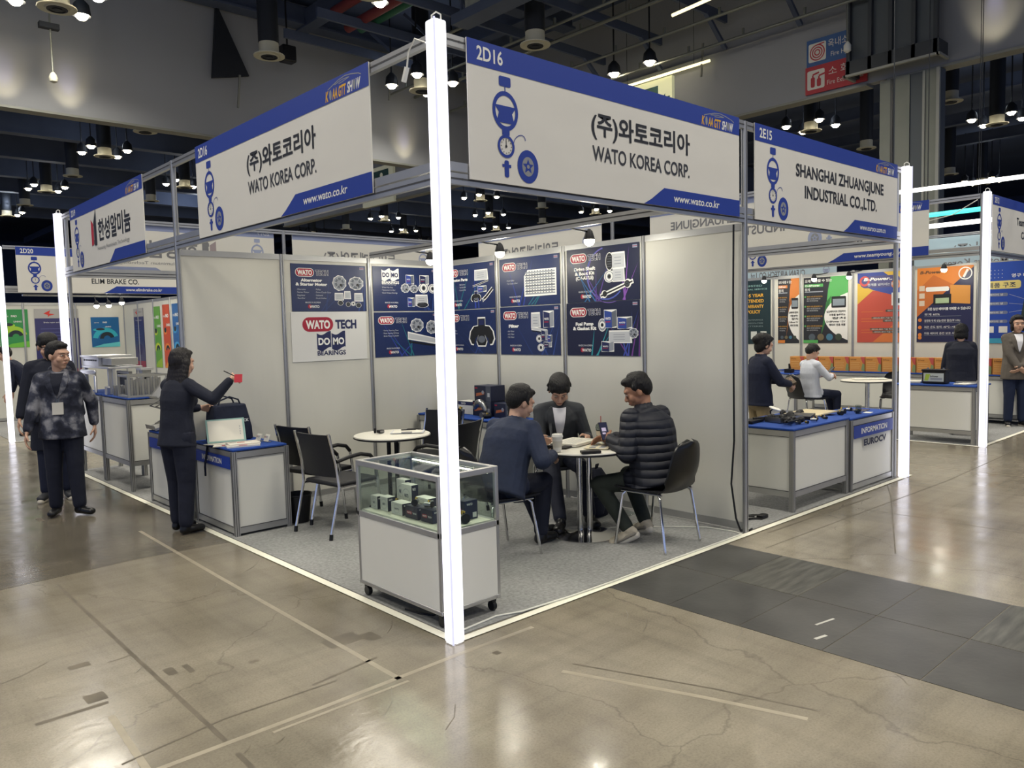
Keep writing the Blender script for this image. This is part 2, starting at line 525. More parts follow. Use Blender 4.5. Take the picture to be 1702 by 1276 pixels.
for x in (-2.9, 0.05, 2.95 + 2.9, 11.7, 17.4, 23.3, 29.3, 35.0, 41.0, 47.0, 53.0):
    for y0, y1 in ((-20, 23.2), (23.7, 100)):
        if x > 20 or y0 < 0 or x > 2:
            b = MB().box((x - 0.12, y0, 12.6), (x + 0.12, y1, 13.2), BEAMM).box((x - 0.22, y0, 12.54), (x + 0.22, y1, 12.6), BEAMM).build('roof_beam', smooth=False)
            struct(b)
for y in (5.4, 11.3, 17.1, 22.85, 28.8, 34.7, 40.6, 46.4, 52.2, 58, 64, 70):
    b = MB().box((-20, y - 0.15, 11.55 if y > 24 else 12.7), (19.4 if y < 23 else 70, y + 0.15, 13.3), BEAMM).box((-20, y - 0.3, 11.5 if y > 24 else 12.62), (19.4 if y < 23 else 70, y + 0.3, 11.57 if y > 24 else 12.7), BEAMM).build('roof_beam', smooth=False)
    struct(b)
# purlins and pipes along the row to the east
PIPE = mat('sprinkler_pipe', '#7d8078', 0.4, 0.5)
for x, z, r in ((13.6, 11.2, 0.05), (15.4, 11.0, 0.045), (16.6, 11.1, 0.06), (18.3, 10.8, 0.05), (19.6, 10.5, 0.05)):
    mb = MB().cyl((x, -5, z), (x, 23.1, z), r, PIPE, 8)
    for y in range(-4, 23, 2):
        mb.cyl((x, y, z), (x, y, z + 0.22), 0.05, PIPE, 6)
    struct(mb.build('ceiling_pipe'))
for y in (3.4, 6.0, 8.6, 11.2, 13.8, 16.4, 19.0, 21.2):
    mb = MB().box((10.0, y - 0.05, 11.45), (20.55, y + 0.05, 11.75), BEAMM)
    mb.bar((19.4, y, 11.5), (20.5, y, 10.62), 0.14, 0.1, BEAMM)
    mb.bar((14.9, y, 11.5), (14.0, y + 1.0, 12.8), 0.12, 0.1, BEAMM)
    struct(mb.build('roof_beam', smooth=False))
# catwalk with pale side panels above the row
CATW = mat('catwalk_panel', '#9a9c92', 0.6, noise=0.2, nscale=5)
mb = MB().box((12.9, 3.0, 11.0), (13.05, 16.0, 11.3), BEAMM).box((13.05, 3, 11.0), (13.55, 16, 11.04), BEAMM)
mb.box((12.95, 3, 12.2), (13.05, 16, 12.3), BEAMM)
for i in range(14):
    y = 3.2 + i * 0.95
    mb.box((12.96, y, 11.3), (13.04, y + 0.08, 12.2), BEAMM)
    if i < 6 or i % 3 == 0:
        mb.box((13.0, y + 0.12, 11.32), (13.03, y + 0.82, 12.15), CATW)
    if i % 4 == 0:
        mb.box((12.97, y, 12.2), (13.03, y + .05, 13.6), BEAMM)
tag(mb.build('catwalk', smooth=False), 'dark ceiling catwalk with pale mesh side panels under the roof', 'catwalk')
REDP = mat('red_pipe', '#6b2a2e', 0.6)
GRNP = mat('green_pipe', '#1f5a48', 0.6)
for x, z, m, lab in ((11.2, 12.2, REDP, 'upper dull red pipe beside the roof catwalk'), (11.7, 11.8, REDP, 'lower dull red pipe beside the roof catwalk'), (12.2, 11.9, GRNP, 'green pipe running beside the roof catwalk')):
    tag(MB().cyl((x, 8, z), (x, 20, z), 0.16, m, 10).build('ceiling_pipe'), lab, 'pipe')

# unseen spots, put in to throw soft pools on the bulkheads
def spot(loc, at, w, ang, col, blend=0.8):
    l = bpy.data.lights.new('pool_spot', 'SPOT')
    l.energy = w; l.spot_size = ang; l.spot_blend = blend; l.color = col; l.shadow_soft_size = 0.1
    o = bpy.data.objects.new('pool_spot', l)
    o.location = loc
    o.rotation_euler = (Vector(at) - Vector(loc)).to_track_quat('-Z', 'Y').to_euler()
    COL.objects.link(o)
for x in (2.3, 3.95, 16.1):
    spot((x, 22.5, 8.2), (x, 23.3, 9.3), 60, 1.0, (1.0, 0.85, 0.55))
    spot((x, 22.4, 8.1), (x, 23.3, 9.4), 60, 0.42, (0.65, 0.6, 1.0))
spot((19.7, 3.4, 8.2), (20.6, 3.4, 9.5), 60, 1.0, (1.0, 0.85, 0.55))
spot((19.9, 3.4, 10.7), (20.6, 3.4, 9.6), 40, 0.42, (0.65, 0.6, 1.0))

# hall lamps and air diffusers on the hall's own grid
DIFF = mat('diffuser_white', '#b9b7a6', 0.5)
DUCT = mat('duct_grey', '#22262d', 0.6, 0.2)
def lamp_at(x, y, label, z=10.5, r=0.17):
    t = thing('hall_lamp', label, 'lamp', (x, y, z), 0, 'round hall lamps under the ceiling')
    MB().lathe([(0.07, 0.45), (0.2, 0.3), (0.24, 0.02), (0.235, 0.0), (0.2, 0.03), (0.16, 0.25)], (x, y, z), DUCT, 14).build('shade', t)
    MB().lathe([(0.02, -0.11), (r * .6, -0.09), (r * .95, -0.02), (r, 0.05), (r, 0.09), (0.01, 0.09)], (x, y, z), LAMP, 14).build('bulb', t)
    MB().cyl((x, y, z + 0.45), (x, y, 13.6), 0.03, DUCT, 6).build('rod', t)
    return t
def diffuser_at(x, y, label, z=10.3, duct=True):
    t = thing('air_diffuser', label, 'air diffuser', (x, y, z), 0, 'round air diffusers under the ceiling')
    MB().lathe([(0.30, 0.36), (0.30, 0.02), (0.47, 0.0), (0.47, -0.035), (0.30, -0.02), (0.28, -0.05), (0.02, -0.06)], (x, y, z), DIFF, 20).build('drum', t)
    MB().lathe([(0.25, -0.052), (0.25, -0.07), (0.2, -0.075), (0.2, -0.055), (0.12, -0.06), (0.12, -0.08), (0.02, -0.085)], (x, y, z), DUCT, 16).build('vane', t)
    MB().lathe([(0.31, 0.36), (0.31, 3.28)], (x, y, z), DUCT, 16).build('duct', t)
    return t
def G(i, j):
    return 3.0 + 5.83 * i, 8.3 + 5.83 * j
CLUSTERS = [(1, 5), (1, 7), (1, 9), (2, 6), (5, 7), (6, 8), (5, 5), (6, 6), (7, 7), (7, 5), (5, 1), (6, 0), (9, 1), (0, 2), (2, 2), (3, 1), (5, 9), (1, 3), (7, 9), (1, 1)]
OVER = [(-1, -1, 'left aisle'), (0, 0, 'main stand rear'), (1, -1, 'car-part stand'), (-1, 1, 'walking men'), (0, -2, 'tiled trench'), (2, 0, 'battery stand')]
DRY = [(1, 4), (1, 6), (1, 8), (2, 7), (5, 8), (6, 5), (7, 6), (6, 1), (5, 0), (8, 1), (1, 2), (2, 1)]
order = ('first', 'second', 'third', 'fourth', 'fifth', 'sixth', 'seventh', 'eighth', 'ninth', 'tenth', 'eleventh', 'twelfth')
for i, j in CLUSTERS:
    x, y = G(i, j)
    if (i, j) != (3, 1):
        diffuser_at(x, y, 'pale round air diffuser with four lit lamps around it, ceiling row %s, %s bay' % (order[i], order[j]))
    for dx, dy in ((-0.78, -0.78), (-0.78, 0.78), (0.78, -0.78), (0.78, 0.78)):
        if (i, j) == (3, 1) and dx > 0:
            continue
        if (i, j) == (3, 1):
            dx = -1.2
        lamp_at(x + dx, y + dy, 'lit round hall lamp beside the air diffuser of ceiling row %s, %s bay' % (order[i], order[j]))
for i, j, over in OVER:
    x, y = G(i, j)
    diffuser_at(x, y, 'pale round air diffuser in the roof bay over the %s' % over.replace('left ', 'long '))
    for dx, dy in ((-0.78, -0.78), (-0.78, 0.78), (0.78, -0.78), (0.78, 0.78)):
        lamp_at(x + dx, y + dy, 'lit round hall lamp in the roof bay over the %s' % over.replace('left ', 'long '))
for i, j in DRY:
    x, y = G(i, j)
    diffuser_at(x, y, 'unlit grey round air diffuser on its own, ceiling row %s, %s bay' % (order[i], order[j]))
# triangular plate standing in for a shadow, hanging cable camera and small speaker by the bulkhead
tag(MB().add([(8.55, 23.1, 12.8), (8.3, 23.1, 10.3), (9.6, 23.1, 10.6), (8.55, 23.2, 12.8), (8.3, 23.2, 10.3), (9.6, 23.2, 10.6)], [(0, 1, 2), (5, 4, 3), (0, 3, 4, 1), (1, 4, 5, 2), (2, 5, 3, 0)], DUCT).build('shadow_plate', smooth=False), 'dark triangular shadow shape on the grey bulkhead behind a diffuser duct', 'bracket')
t = thing('hanging_camera', 'small pale camera dome hanging on a rod before the grey bulkhead', 'camera', (3.28, 22, 9.0))
MB().cyl((3.28, 22, 9.2), (3.28, 22, 13.6), 0.025, PIPE, 8).build('rod', t)
MB().lathe([(0.02, 0.0), (0.1, 0.04), (0.12, 0.14), (0.08, 0.24), (0.03, 0.3)], (3.28, 22, 8.92), DIFF, 14).build('dome', t)
MB().box((3.0, 21.9, 10.4), (3.5, 22.1, 10.55), DUCT).build('bracket', t)
t = thing('ceiling_speaker', 'small black loudspeaker hanging before the grey bulkhead beside a diffuser', 'speaker', (10.5, 22, 11.0))
MB().box((10.25, 21.8, 10.95), (10.75, 22.2, 11.5), BLACKP).build('cabinet', t, bev=0.05)
MB().cyl((10.5, 22, 11.5), (10.5, 22, 13.6), 0.03, BLACKP, 6).build('bracket', t)
for x, y, z in ((9.05, 22.9, 9.4), (15.0, 22.6, 10.6), (20.3, 12.0, 9.9)):
    struct(MB().bar((x, y, z), (x + 0.12, y, z + 1.1), 0.06, 0.06, BULKT).build('bulkhead_strut'))

# concrete column with steel channels, in its dark cage under the east bulkhead
C1 = mat('column_concrete', '#83867d', 0.8, noise=0.05, nscale=1.5)
C2 = mat('column_channel', '#51575b', 0.6, 0.1)
C3 = mat('column_edge', '#9a9b93', 0.6)
mb = MB().box((20.45, 4.60, 0), (20.78, 6.2, 8.35), C2)
for y0, y1, m, d in ((5.90, 6.19, C1, .03), (5.84, 5.90, ALUD, .02), (5.38, 5.76, C1, .06), (5.05, 5.38, C2, .02), (4.98, 5.04, C3, .08), (4.69, 4.98, C1, .04), (4.61, 4.69, C3, .09)):
    mb.box((20.45 - d, y0, 0), (20.46, y1, 8.35), m)
struct(mb.build('column', smooth=False))
CAGE = mat('cage_steel', '#3c4044', 0.6, 0.2)
mb = MB()
for y in (4.55, 5.1, 5.7, 6.25, 6.85):
    mb.box((19.85, y - 0.05, 8.6), (19.98, y + 0.05, 13.0), CAGE)
mb.box((19.85, 4.46, 8.58), (20.5, 4.56, 8.95), CAGE).box((19.85, 6.8, 8.58), (20.5, 6.92, 8.95), CAGE).box((19.85, 4.5, 8.58), (19.97, 6.9, 8.95), CAGE)
mb.box((19.98, 4.6, 8.95), (20.02, 6.85, 13.0), C2)
mb.box((19.80, 4.45, 8.52), (19.9, 6.95, 8.58), C3).box((19.8, 4.42, 8.52), (20.5, 4.5, 8.58), C3).box((19.8, 6.9, 8.52), (20.5, 6.98, 8.58), C3)
tag(mb.build('column_cage', smooth=False), 'dark steel cage wrapped round the big concrete column at the bulkhead', 'cage')
t = thing('hanging_camera', 'white camera hanging on a rod before the fire sign', 'camera', (19.6, 6.6, 9.2))
MB().cyl((19.6, 6.75, 9.4), (19.6, 6.75, 13.6), 0.025, PIPE, 8).build('rod', t)
MB().lathe([(0.03, 0), (0.1, 0.05), (0.1, 0.2), (0.03, 0.3)], (19.6, 6.75, 9.12), CABW, 12).build('dome', t)

# signs on the east bulkhead
def wall_sign(name, label, x, y0, y1, z0, z1, base, th=0.06):
    o = MB().box((x, y1, z0), (x + th, y0, z1), base).build(name, smooth=False)
    tag(o, label, 'sign')
    s = Sheet((x, y0, z0), (0, -1, 0))
    s.N = Vector((-1, 0, 0))
    return o, s
SB = mat('sign_blue', '#3d5f94', 0.6); SR = mat('sign_red', '#b23a42', 0.6); SW = mat('sign_white', '#d8d6ce', 0.6)
o, s = wall_sign('hydrant_sign', 'blue fire hydrant sign with a red coil emblem, above the red extinguisher sign', 20.52, 8.41, 6.7, 9.3, 10.08, SB)
s.rrect(0.06, 0.12, 0.6, 0.66, 0.05, SW); s.lay()
for r in (0.2, 0.13, 0.06):
    s.ring(0.33, 0.38, r, r + 0.035, SR)
s.line([(0.33, 0.6), (0.55, 0.62)], 0.035, SR)
s.text('옥내소화전', 0.66, 0.42, 0.24, SW, w=1.0, full=True); s.text('Fire Hydrant', 0.75, 0.16, 0.14, SW, w=0.85)
s.build('lettering', o)
o, s = wall_sign('extinguisher_sign', 'red fire extinguisher sign with a white square, below the blue hydrant sign', 20.52, 8.45, 6.6, 8.5, 9.3, SR)
s.rrect(0.06, 0.12, 0.6, 0.68, 0.05, SW); s.lay()
for x, h in ((0.17, 0.30), (0.36, 0.24)):
    s.rrect(x, 0.18, x + 0.13, 0.18 + h, 0.05, SR); s.rect(x + 0.04, 0.18 + h, x + 0.09, 0.24 + h, SR); s.line([(x + 0.06, 0.25 + h), (x + 0.26, 0.29 + h)], 0.05, SR)
s.text('소 화 기', 0.72, 0.42, 0.25, SW, w=0.95, full=True); s.text('Fire Extinguisher', 0.68, 0.16, 0.14, SW, w=1.1)
s.build('lettering', o)
SG = mat('exit_green', '#0f4a48', 0.5); SL = mat('exit_lit', '#c9cba6', 0.5, emit=0.35)
def runner(s, x, y, h, m):
    s.disc(x + 0.1 * h, y + 0.88 * h, 0.1 * h, m)
    s.poly([(x - 0.08 * h, y + 0.74 * h), (x + 0.14 * h, y + 0.76 * h), (x + 0.05 * h, y + 0.4 * h), (x - 0.14 * h, y + 0.4 * h)], m)
    s.line([(x - 0.05 * h, y + 0.42 * h), (x + 0.12 * h, y + 0.25 * h), (x + 0.1 * h, y + 0.02 * h)], 0.1 * h, m)
    s.line([(x - 0.08 * h, y + 0.42 * h), (x - 0.2 * h, y + 0.22 * h), (x - 0.38 * h, y + 0.2 * h)], 0.1 * h, m)
    s.line([(x + 0.1 * h, y + 0.72 * h), (x + 0.28 * h, y + 0.55 * h), (x + 0.36 * h, y + 0.62 * h)], 0.07 * h, m)
    s.line([(x - 0.05 * h, y + 0.7 * h), (x - 0.24 * h, y + 0.66 * h), (x - 0.3 * h, y + 0.5 * h)], 0.07 * h, m)
o, s = wall_sign('exit_sign', 'lit green exit sign with a running figure, high behind the long white banner', 20.45, 15.3, 13.29, 8.75, 10.3, SL, 0.15)
s.rect(0.15, 0.25, 1.42, 1.33, SG); s.lay(); runner(s, 0.85, 0.28, 1.0, SL); s.poly([(1.5, 0.75), (1.72, 1.0), (1.72, 0.88), (1.92, 0.88), (1.92, 0.62), (1.72, 0.62), (1.72, 0.5)], SG)
s.build('lettering', o)
SL2 = mat('exit_pale', '#b5b49d', 0.5, emit=.2)
o, s = wall_sign('exit_sign', 'dim green exit sign below the bulkhead, seen beside the light post', 20.4, 33.4, 30.46, 8.3, 10.2, SL2, 0.15)
s.rect(0.2, 0.25, 2.55, 1.7, SG); s.lay(); runner(s, 1.75, 0.3, 1.3, SL2)
s.build('lettering', o)
# lit linear lamps under the roof and over the far stands
LINE = mat('linear_lamp', '#ffffff', 0.4, emit=3.5, ecol='#fffdf4')
LINEY = mat('linear_lamp_warm', '#fff3c8', 0.4, emit=1.6, ecol='#f3e6b0')
TEAL = mat('linear_lamp_teal', '#57e0cf', 0.4, emit=1.6, ecol='#48d8c8')
for p, q, r, m, lab in (((20.35, 15.8, 10.35), (20.35, 11.7, 10.35), .05, LINEY, 'thin lit strip lamp above the lit exit sign'), ((17.2, 10.9, 10.8), (17.0, 9.0, 10.8), .05, LINEY, 'thin warm strip lamp under the roof pipes'),
                        ((9.95, 2.15, 3.62), (10.2, -1.2, 3.62), .03, LINE, 'long white lit tube hanging over the battery stand'), ((16.5, 3.7, 4.0), (16.4, 2.2, 4.0), .05, TEAL, 'teal lit tube far beyond the battery stand'), ((17.0, 3.9, 3.8), (16.9, 2.3, 3.8), .05, LINE, 'short white lit tube far beyond the battery stand')):
    t = thing('strip_lamp', lab, 'strip lamp', p)
    MB().cyl(p, q, r, m, 8).build('tube', t)
    for v in (.15, .85):
        h = Vector(p).lerp(Vector(q), v)
        MB().cyl(h, (h.x, h.y, 13.6), .008, DUCT, 6).build('hanger', t)
# ================================================================ BOOTH SYSTEM
L1, L2, W1, W2, HW, HP = 3.93, 7.87, 3.0, 6.05, 2.49, 3.276
TX, TW = 8.77, 11.75          # the battery stand across the aisle: its face and its back wall
BY = 11.92                    # the stand at the end of the aisle: its face
CARPET = mat('grey_carpet', '#8b8c8b', 0.95, noise=0.22, nscale=45, bump=0.4, bscale=220)
TAPE = mat('white_tape', '#e6e4d4', 0.55)
def carpet(x0, y0, x1, y1, label):
    tag(MB().box((x0, y0, 0.0), (x1, y1, 0.005), CARPET).build('carpet', smooth=False), label, 'carpet', None)
carpet(0, 0, 3.0, 3.93, 'grey needle-felt carpet under the round tables and showcase')
carpet(3.0, 0, 6.05, 3.93, 'grey carpet under the stand with the car-part counter')
carpet(0, 3.93, 6.05, 7.87, 'grey carpet under the aluminium profile stand')
carpet(8.76, 0, 12.5, 5.9, 'grey carpet under the orange battery box stand')
carpet(0.0, BY, 6.0, 15.9, 'grey carpet under the stand at the far end of the aisle')
def tape(p, q, label, w=0.055):
    s = Sheet((0, 0, 0.006), (1, 0, 0), (0, 1, 0)); s.k = 0
    s.line([p, q], w, TAPE)
    o = s.build('floor_tape')
    tag(o, label, 'tape', 'white tape edging the stands')
tape((-0.04, -0.09), (-0.04, 7.95), 'long white tape strip running from the light post past the information counters')
tape((-0.09, -0.05), (6.25, -0.05), 'white tape strip along the tiled trench and car-part counter')
tape((8.73, 0.0), (8.73, 4.2), 'white tape strip before the battery counter')
tape((8.73, 0.0), (14.0, 0.0), 'white tape strip beside the standing woman in the grey jacket')
tape((0, BY - 0.04), (6, BY - 0.04), 'white tape strip at the far stand beyond the aluminium profiles')

def post(x, y, h, label, z=0.0, name='upright_post'):
    r, g = 0.021, 0.006
    pts = []
    for k in range(4):
        a = k * PI / 2
        for px, py in ((r, -r + .008), (r, -g), (r - .007, -g), (r - .007, g), (r, g), (r, r - .008)):
            pts.append((px * math.cos(a) - py * math.sin(a), px * math.sin(a) + py * math.cos(a)))
    mb = MB().prism(pts, (Vector((x, y, z)), Vector((1, 0, 0)), Vector((0, 1, 0)), Vector((0, 0, 1))), h - z, ALU)
    return tag(mb.build(name, smooth=False), label, 'post', 'slotted aluminium booth posts')
def rail(p, q, label, h=0.06, w=0.028, double=False, name='cross_rail'):
    p, q = Vector(p), Vector(q)
    d = (q - p).normalized()
    p, q = p + d * 0.022, q - d * 0.022
    mb = MB().bar(p, q, w, h, ALU)
    n = d.cross(Vector((0, 0, 1)))
    for sgn in (-1, 1):
        mb.bar(p + n * sgn * w * 0.5, q + n * sgn * w * 0.5, 0.003, h * 0.16, ALUD)
        for e in (p + d * 0.08, q - d * 0.08):
            mb.cyl(e + n * sgn * (w * 0.5 - 0.002), e + n * sgn * (w * 0.5 + 0.003), 0.006, ALUD, 8)
    if double:
        mb.bar(p + Vector((0, 0, h + 0.004)), q + Vector((0, 0, h + 0.004)), w, h * 0.8, ALU)
    return tag(mb.build(name, smooth=False), label, 'rail', 'aluminium cross rails of the booths')
def panel(p, q, label, z0=0.02, z1=HW, infill=None):
    """one wall panel between two posts: infill, bottom rail, top rail."""
    p, q = Vector((p[0], p[1], 0)), Vector((q[0], q[1], 0))
    d = (q - p).normalized(); n = d.cross(Vector((0, 0, 1)))
    a, b = p + d * 0.022, q - d * 0.022
    mid = (a + b) / 2
    hl = (b - a).length / 2
    nx = 10
    rg = MB()
    t = thing('booth_panel', label, 'wall panel', (mid.x, mid.y, z0), 0, 'white infill panels of the booths')
    rg.obox(mid + Vector((0, 0, (z0 + z1) / 2)), d * hl, n * 0.004, Vector((0, 0, (z1 - z0) / 2 - 0.03)), infill or PANEL)
    rg.build('infill', t, smooth=False)
    MB().bar(a + Vector((0, 0, z0 + 0.03)), b + Vector((0, 0, z0 + 0.03)), 0.02, 0.06, ALU).build('bottom_rail', t, smooth=False)
    MB().bar(a + Vector((0, 0, z1 - 0.027)), b + Vector((0, 0, z1 - 0.027)), 0.02, 0.054, ALU).build('top_rail', t, smooth=False)
    return t

# posts of the main block
post(0.03, 0.03, HP, 'tall slotted post behind the bright corner light post, beside the showcase')
post(W1, 0, HP, 'tall slotted post where the two long banners meet, black cable beside it')
post(W2 - .03, 0.03, HP, 'tall slotted post behind the light post at the end of the car-part counter')
post(0, L1, HP, 'tall slotted post between the two stands on the aisle, behind the woman in black')
post(0.03, L2 - .03, HP, 'tall slotted post behind the light post beside the man in camouflage')
post(1.0, L1, HW, 'slotted post between the plain panel and the poster panel, above the black chairs')
post(2.0, L1, HW, 'slotted post between the two poster panels behind the empty round table')
post(W1, L1, HP, 'slotted post in the inner wall corner behind the corner light post')
post(W1, 2.97, HW, 'slotted wall post behind the boxes on the blue product shelf')
post(W1, 1.98, HW, 'slotted wall post behind the head of the man in grey suit')
post(W1, 1.0, HW, 'slotted wall post beside the drive shaft poster')
post(W2, L1, HP, 'far slotted post at the back of the car-part stand')
post(W1, L2, HP, 'far slotted post between the two reversed banners')
post(W2, L2, HP, 'far slotted post at the outer end of the reversed banners')
# walls of the main stand
panel((0, L1), (1, L1), 'plain white wall panel behind the woman holding the red card')
panel((1, L1), (2, L1), 'white wall panel carrying the alternator poster and the logo sheet')
panel((2, L1), (3, L1), 'white wall panel carrying the two bearing posters behind the light post')
panel((3, L1), (3, 2.97), 'white wall panel carrying the suspension and brake pad posters')
panel((3, 2.97), (3, 1.98), 'white wall panel carrying the lifter and filter posters')
panel((3, 1.98), (3, 1.0), 'white wall panel carrying the drive shaft and fuel pump posters')
panel((3, 1.0), (3, 0), 'plain white wall panel behind the man in the padded jacket')
for k in range(3):
    panel((3 + k * 1.015, L1), (3 + (k + 1) * 1.015, L1), ('white back panel of the car-part stand beside the shared wall', 'middle white back panel of the car-part stand', 'outer white back panel of the car-part stand')[k])
    if k < 2:
        post(3 + (k + 1) * 1.015, L1, HW, 'slotted post in the back wall of the car-part stand, %s from the shared wall' % ('first', 'second')[k])
# header rails
hb, ht = HW + 0.03, HP - 0.03
rail((0.03, 0, hb), (3, 0, hb), 'double lower header rail under the long banner facing the tiled aisle', double=True)
rail((0.03, 0, ht), (3, 0, ht), 'upper header rail behind the long banner facing the tiled aisle')
rail((0, 0.03, hb), (0, L1, hb), 'double lower header rail under the banner above the information counter', double=True)
rail((0, 0.03, ht), (0, L1, ht), 'upper header rail behind the banner above the information counter')
rail((3, 0, hb), (W2, 0, hb), 'double lower header rail above the car-part counter', double=True)
rail((3, 0, ht), (W2, 0, ht), 'upper header rail above the car-part counter')
rail((0, L1, hb), (0, L2, hb), 'double lower header rail above the aluminium profile stand', double=True)
rail((0, L1, ht), (0, L2, ht), 'upper header rail above the aluminium profile stand')
rail((W2, 0, hb), (W2, L1, hb), 'lower header rail on the far side of the car-part stand', double=True)
rail((W2, 0, ht), (W2, L1, ht), 'upper header rail on the far side of the car-part stand')
rail((0, L2, hb), (3, L2, hb), 'lower header rail on the far side of the aluminium profile stand', double=True)
rail((0, L2, ht), (3, L2, ht), 'upper header rail on the far side of the aluminium profile stand')
rail((3, L2, hb), (W2, L2, hb), 'lower header rail under the far reversed banner', double=True)
rail((3, L2, ht), (W2, L2, ht), 'upper header rail over the far reversed banner')
rail((W2, L1, hb), (W2, L2, hb), 'lower header rail under the reversed banner behind the poster wall', double=True)
rail((W2, L1, ht), (W2, L2, ht), 'upper header rail over the reversed banner behind the poster wall')
SPX = 2.02
rail((SPX, L1, HW + .03), (SPX, 0, HW + .03), 'spotlight beam crossing above the seated men', h=0.06, name='cross_beam')

# light posts: glowing box on the corner of a stand
def light_post(x, y, sx, sy, h, label, w=0.082):
    cx, cy = x + sx * 0.04, y + sy * 0.04
    t = thing('light_post', label, 'light post', (cx, cy, 0), 0, 'glowing white light posts on the booth corners')
    r = w / 2
    mb = MB()
    mb.box((cx - r, cy - r, 0.004), (cx + r, cy + r, h), LIGHTBOX)
    mb.build('diffuser', t, bev=0.012)
    e = MB()
    e.box((cx + sx * (r + .001) - .004, cy + sy * (r + .001) - .004, 0.004), (cx + sx * (r + .001) + .004, cy + sy * (r + .001) + .004, h), LIGHTRIM)
    e.build('edge_trim', t, smooth=False)
    hk = MB().tube([(cx + .02, cy - .02, h), (cx + .02, cy - .02, h + .03), (cx + .005, cy, h + .045), (cx - .01, cy + .02, h + .03), (cx - .01, cy + .02, h)], 0.004, WCABLE, 8)
    hk.build('handle', t)
    return t
light_post(-0.005, -0.005, -1, -1, HP + 0.03, 'brightest and tallest-looking light post, at the corner before the showcase')
light_post(W2 + .0, 0.0, 1, -1, HP + 0.01, 'glowing light post at the end of the car-part information counter')
light_post(0.0, L2, -1, 1, HP + 0.02, 'glowing light post behind the man in the camouflage jacket')
light_post(0.0, BY, -1, -1, HP - 0.03, 'glowing light post at the far stand, cut by the picture edge beyond two men')
light_post(TX, 0.02, -1, -1, HP + 0.01, 'glowing light post at the corner of the battery stand')
# cables that dangle from the light posts
c = MB().tube([(-0.08, 0.0, 3.2), (-0.09, 0.08, 3.24), (-0.07, 0.17, 3.2), (-0.06, 0.2, 3.13)], 0.005, WCABLE, 6).bar((-0.06, 0.2, 3.13), (-0.06, 0.235, 3.06), 0.022, 0.018, CABW)
tag(c.build('power_lead'), 'short white lead with a plug at the top of the corner light post', 'cable')
c = MB().tube([(TX - .02, .1, 3.2), (TX + .02, .4, 3.05), (TX, .7, 3.0), (TX, .95, 3.06)], 0.006, WCABLE, 6)
tag(c.build('power_lead'), 'white lead sagging from the battery stand light post into its open header', 'cable')
c = MB().tube([(0.03, 7.55, 3.2), (0.02, 7.5, 2.95), (0.04, 7.6, 2.75), (0.03, 7.4, 2.62)], 0.006, CABLE, 6)
tag(c.build('power_lead'), 'dark lead hanging in the header beside the aluminium stand light post', 'cable')
c = MB().tube([(2.94, 0.06, 2.48), (2.945, 0.07, 1.9), (2.94, 0.065, 1.2), (2.95, 0.07, 0.75), (2.93, 0.085, 0.4), (2.94, 0.05, 0.12), (2.96, 0.02, 0.02)], 0.008, CABLE, 8)
tag(c.build('power_cable'), 'black cable running down the post at the wall end', 'cable')

# ---------------------------------------------------------------- banners
INK = ink('#20242c'); INKB = ink('#1f3a93'); INKW = ink('#e4e4dc'); INKG = ink('#8a8d90'); INKY = ink('#d9a520'); INKBB = ink('#34373e')
def car_parts(s, x, y, h, c, dark):
    """a plain column of car parts: mirror, steering wheel, round gauge and a tyre."""
    s.rrect(x - .08 * h, y + .90 * h, x + .08 * h, y + 1.0 * h, .02 * h, c)
    s.rect(x - .006 * h, y + .84 * h, x + .006 * h, y + .90 * h, c)
    cy = y + .66 * h
    s.ring(x, cy, .135 * h, .175 * h, c, sy=1.12)
    s.poly([(x - .145 * h, cy + .05 * h), (x + .145 * h, cy + .05 * h), (x + .09 * h, cy - .02 * h), (x + .12 * h, cy - .12 * h), (x - .12 * h, cy - .12 * h), (x - .09 * h, cy - .02 * h)], c)
    s.rect(x - .05 * h, y + .42 * h, x + .05 * h, y + .5 * h, c)
    gy = y + .31 * h
    s.ring(x, gy, .085 * h, .115 * h, c)
    for k in range(12):
        a = k * PI / 6
        s.line([(x + .062 * h * math.cos(a), gy + .062 * h * math.sin(a)), (x + .076 * h * math.cos(a), gy + .076 * h * math.sin(a))], .008 * h, dark)
    s.disc(x, gy, .014 * h, dark); s.line([(x, gy), (x, gy + .06 * h)], .008 * h, dark)
    s.rrect(x - .03 * h, y + .0 * h, x + .03 * h, y + .17 * h, .02 * h, c); s.rect(x - .06 * h, y + .1 * h, x + .06 * h, y + .13 * h, c)
    tx, ty = x + .3 * h, y + .14 * h
    s.disc(tx, ty, .15 * h, c, .17 * h); s.lay()
    s.disc(tx, ty, .085 * h, INKG, .1 * h); s.lay()
    s.star(tx, ty, .08 * h, c, 5, .45); s.lay(); s.disc(tx, ty, .02 * h, INKG); s.k -= 3
    pts = [(x + .1 * h + .17 * h * (1 - math.cos(t * PI / 9)) / 2, y + .33 * h + .12 * h * math.sin(t * PI / 9 * .8)) for t in range(10)]
    s.line(pts, .008 * h, c)
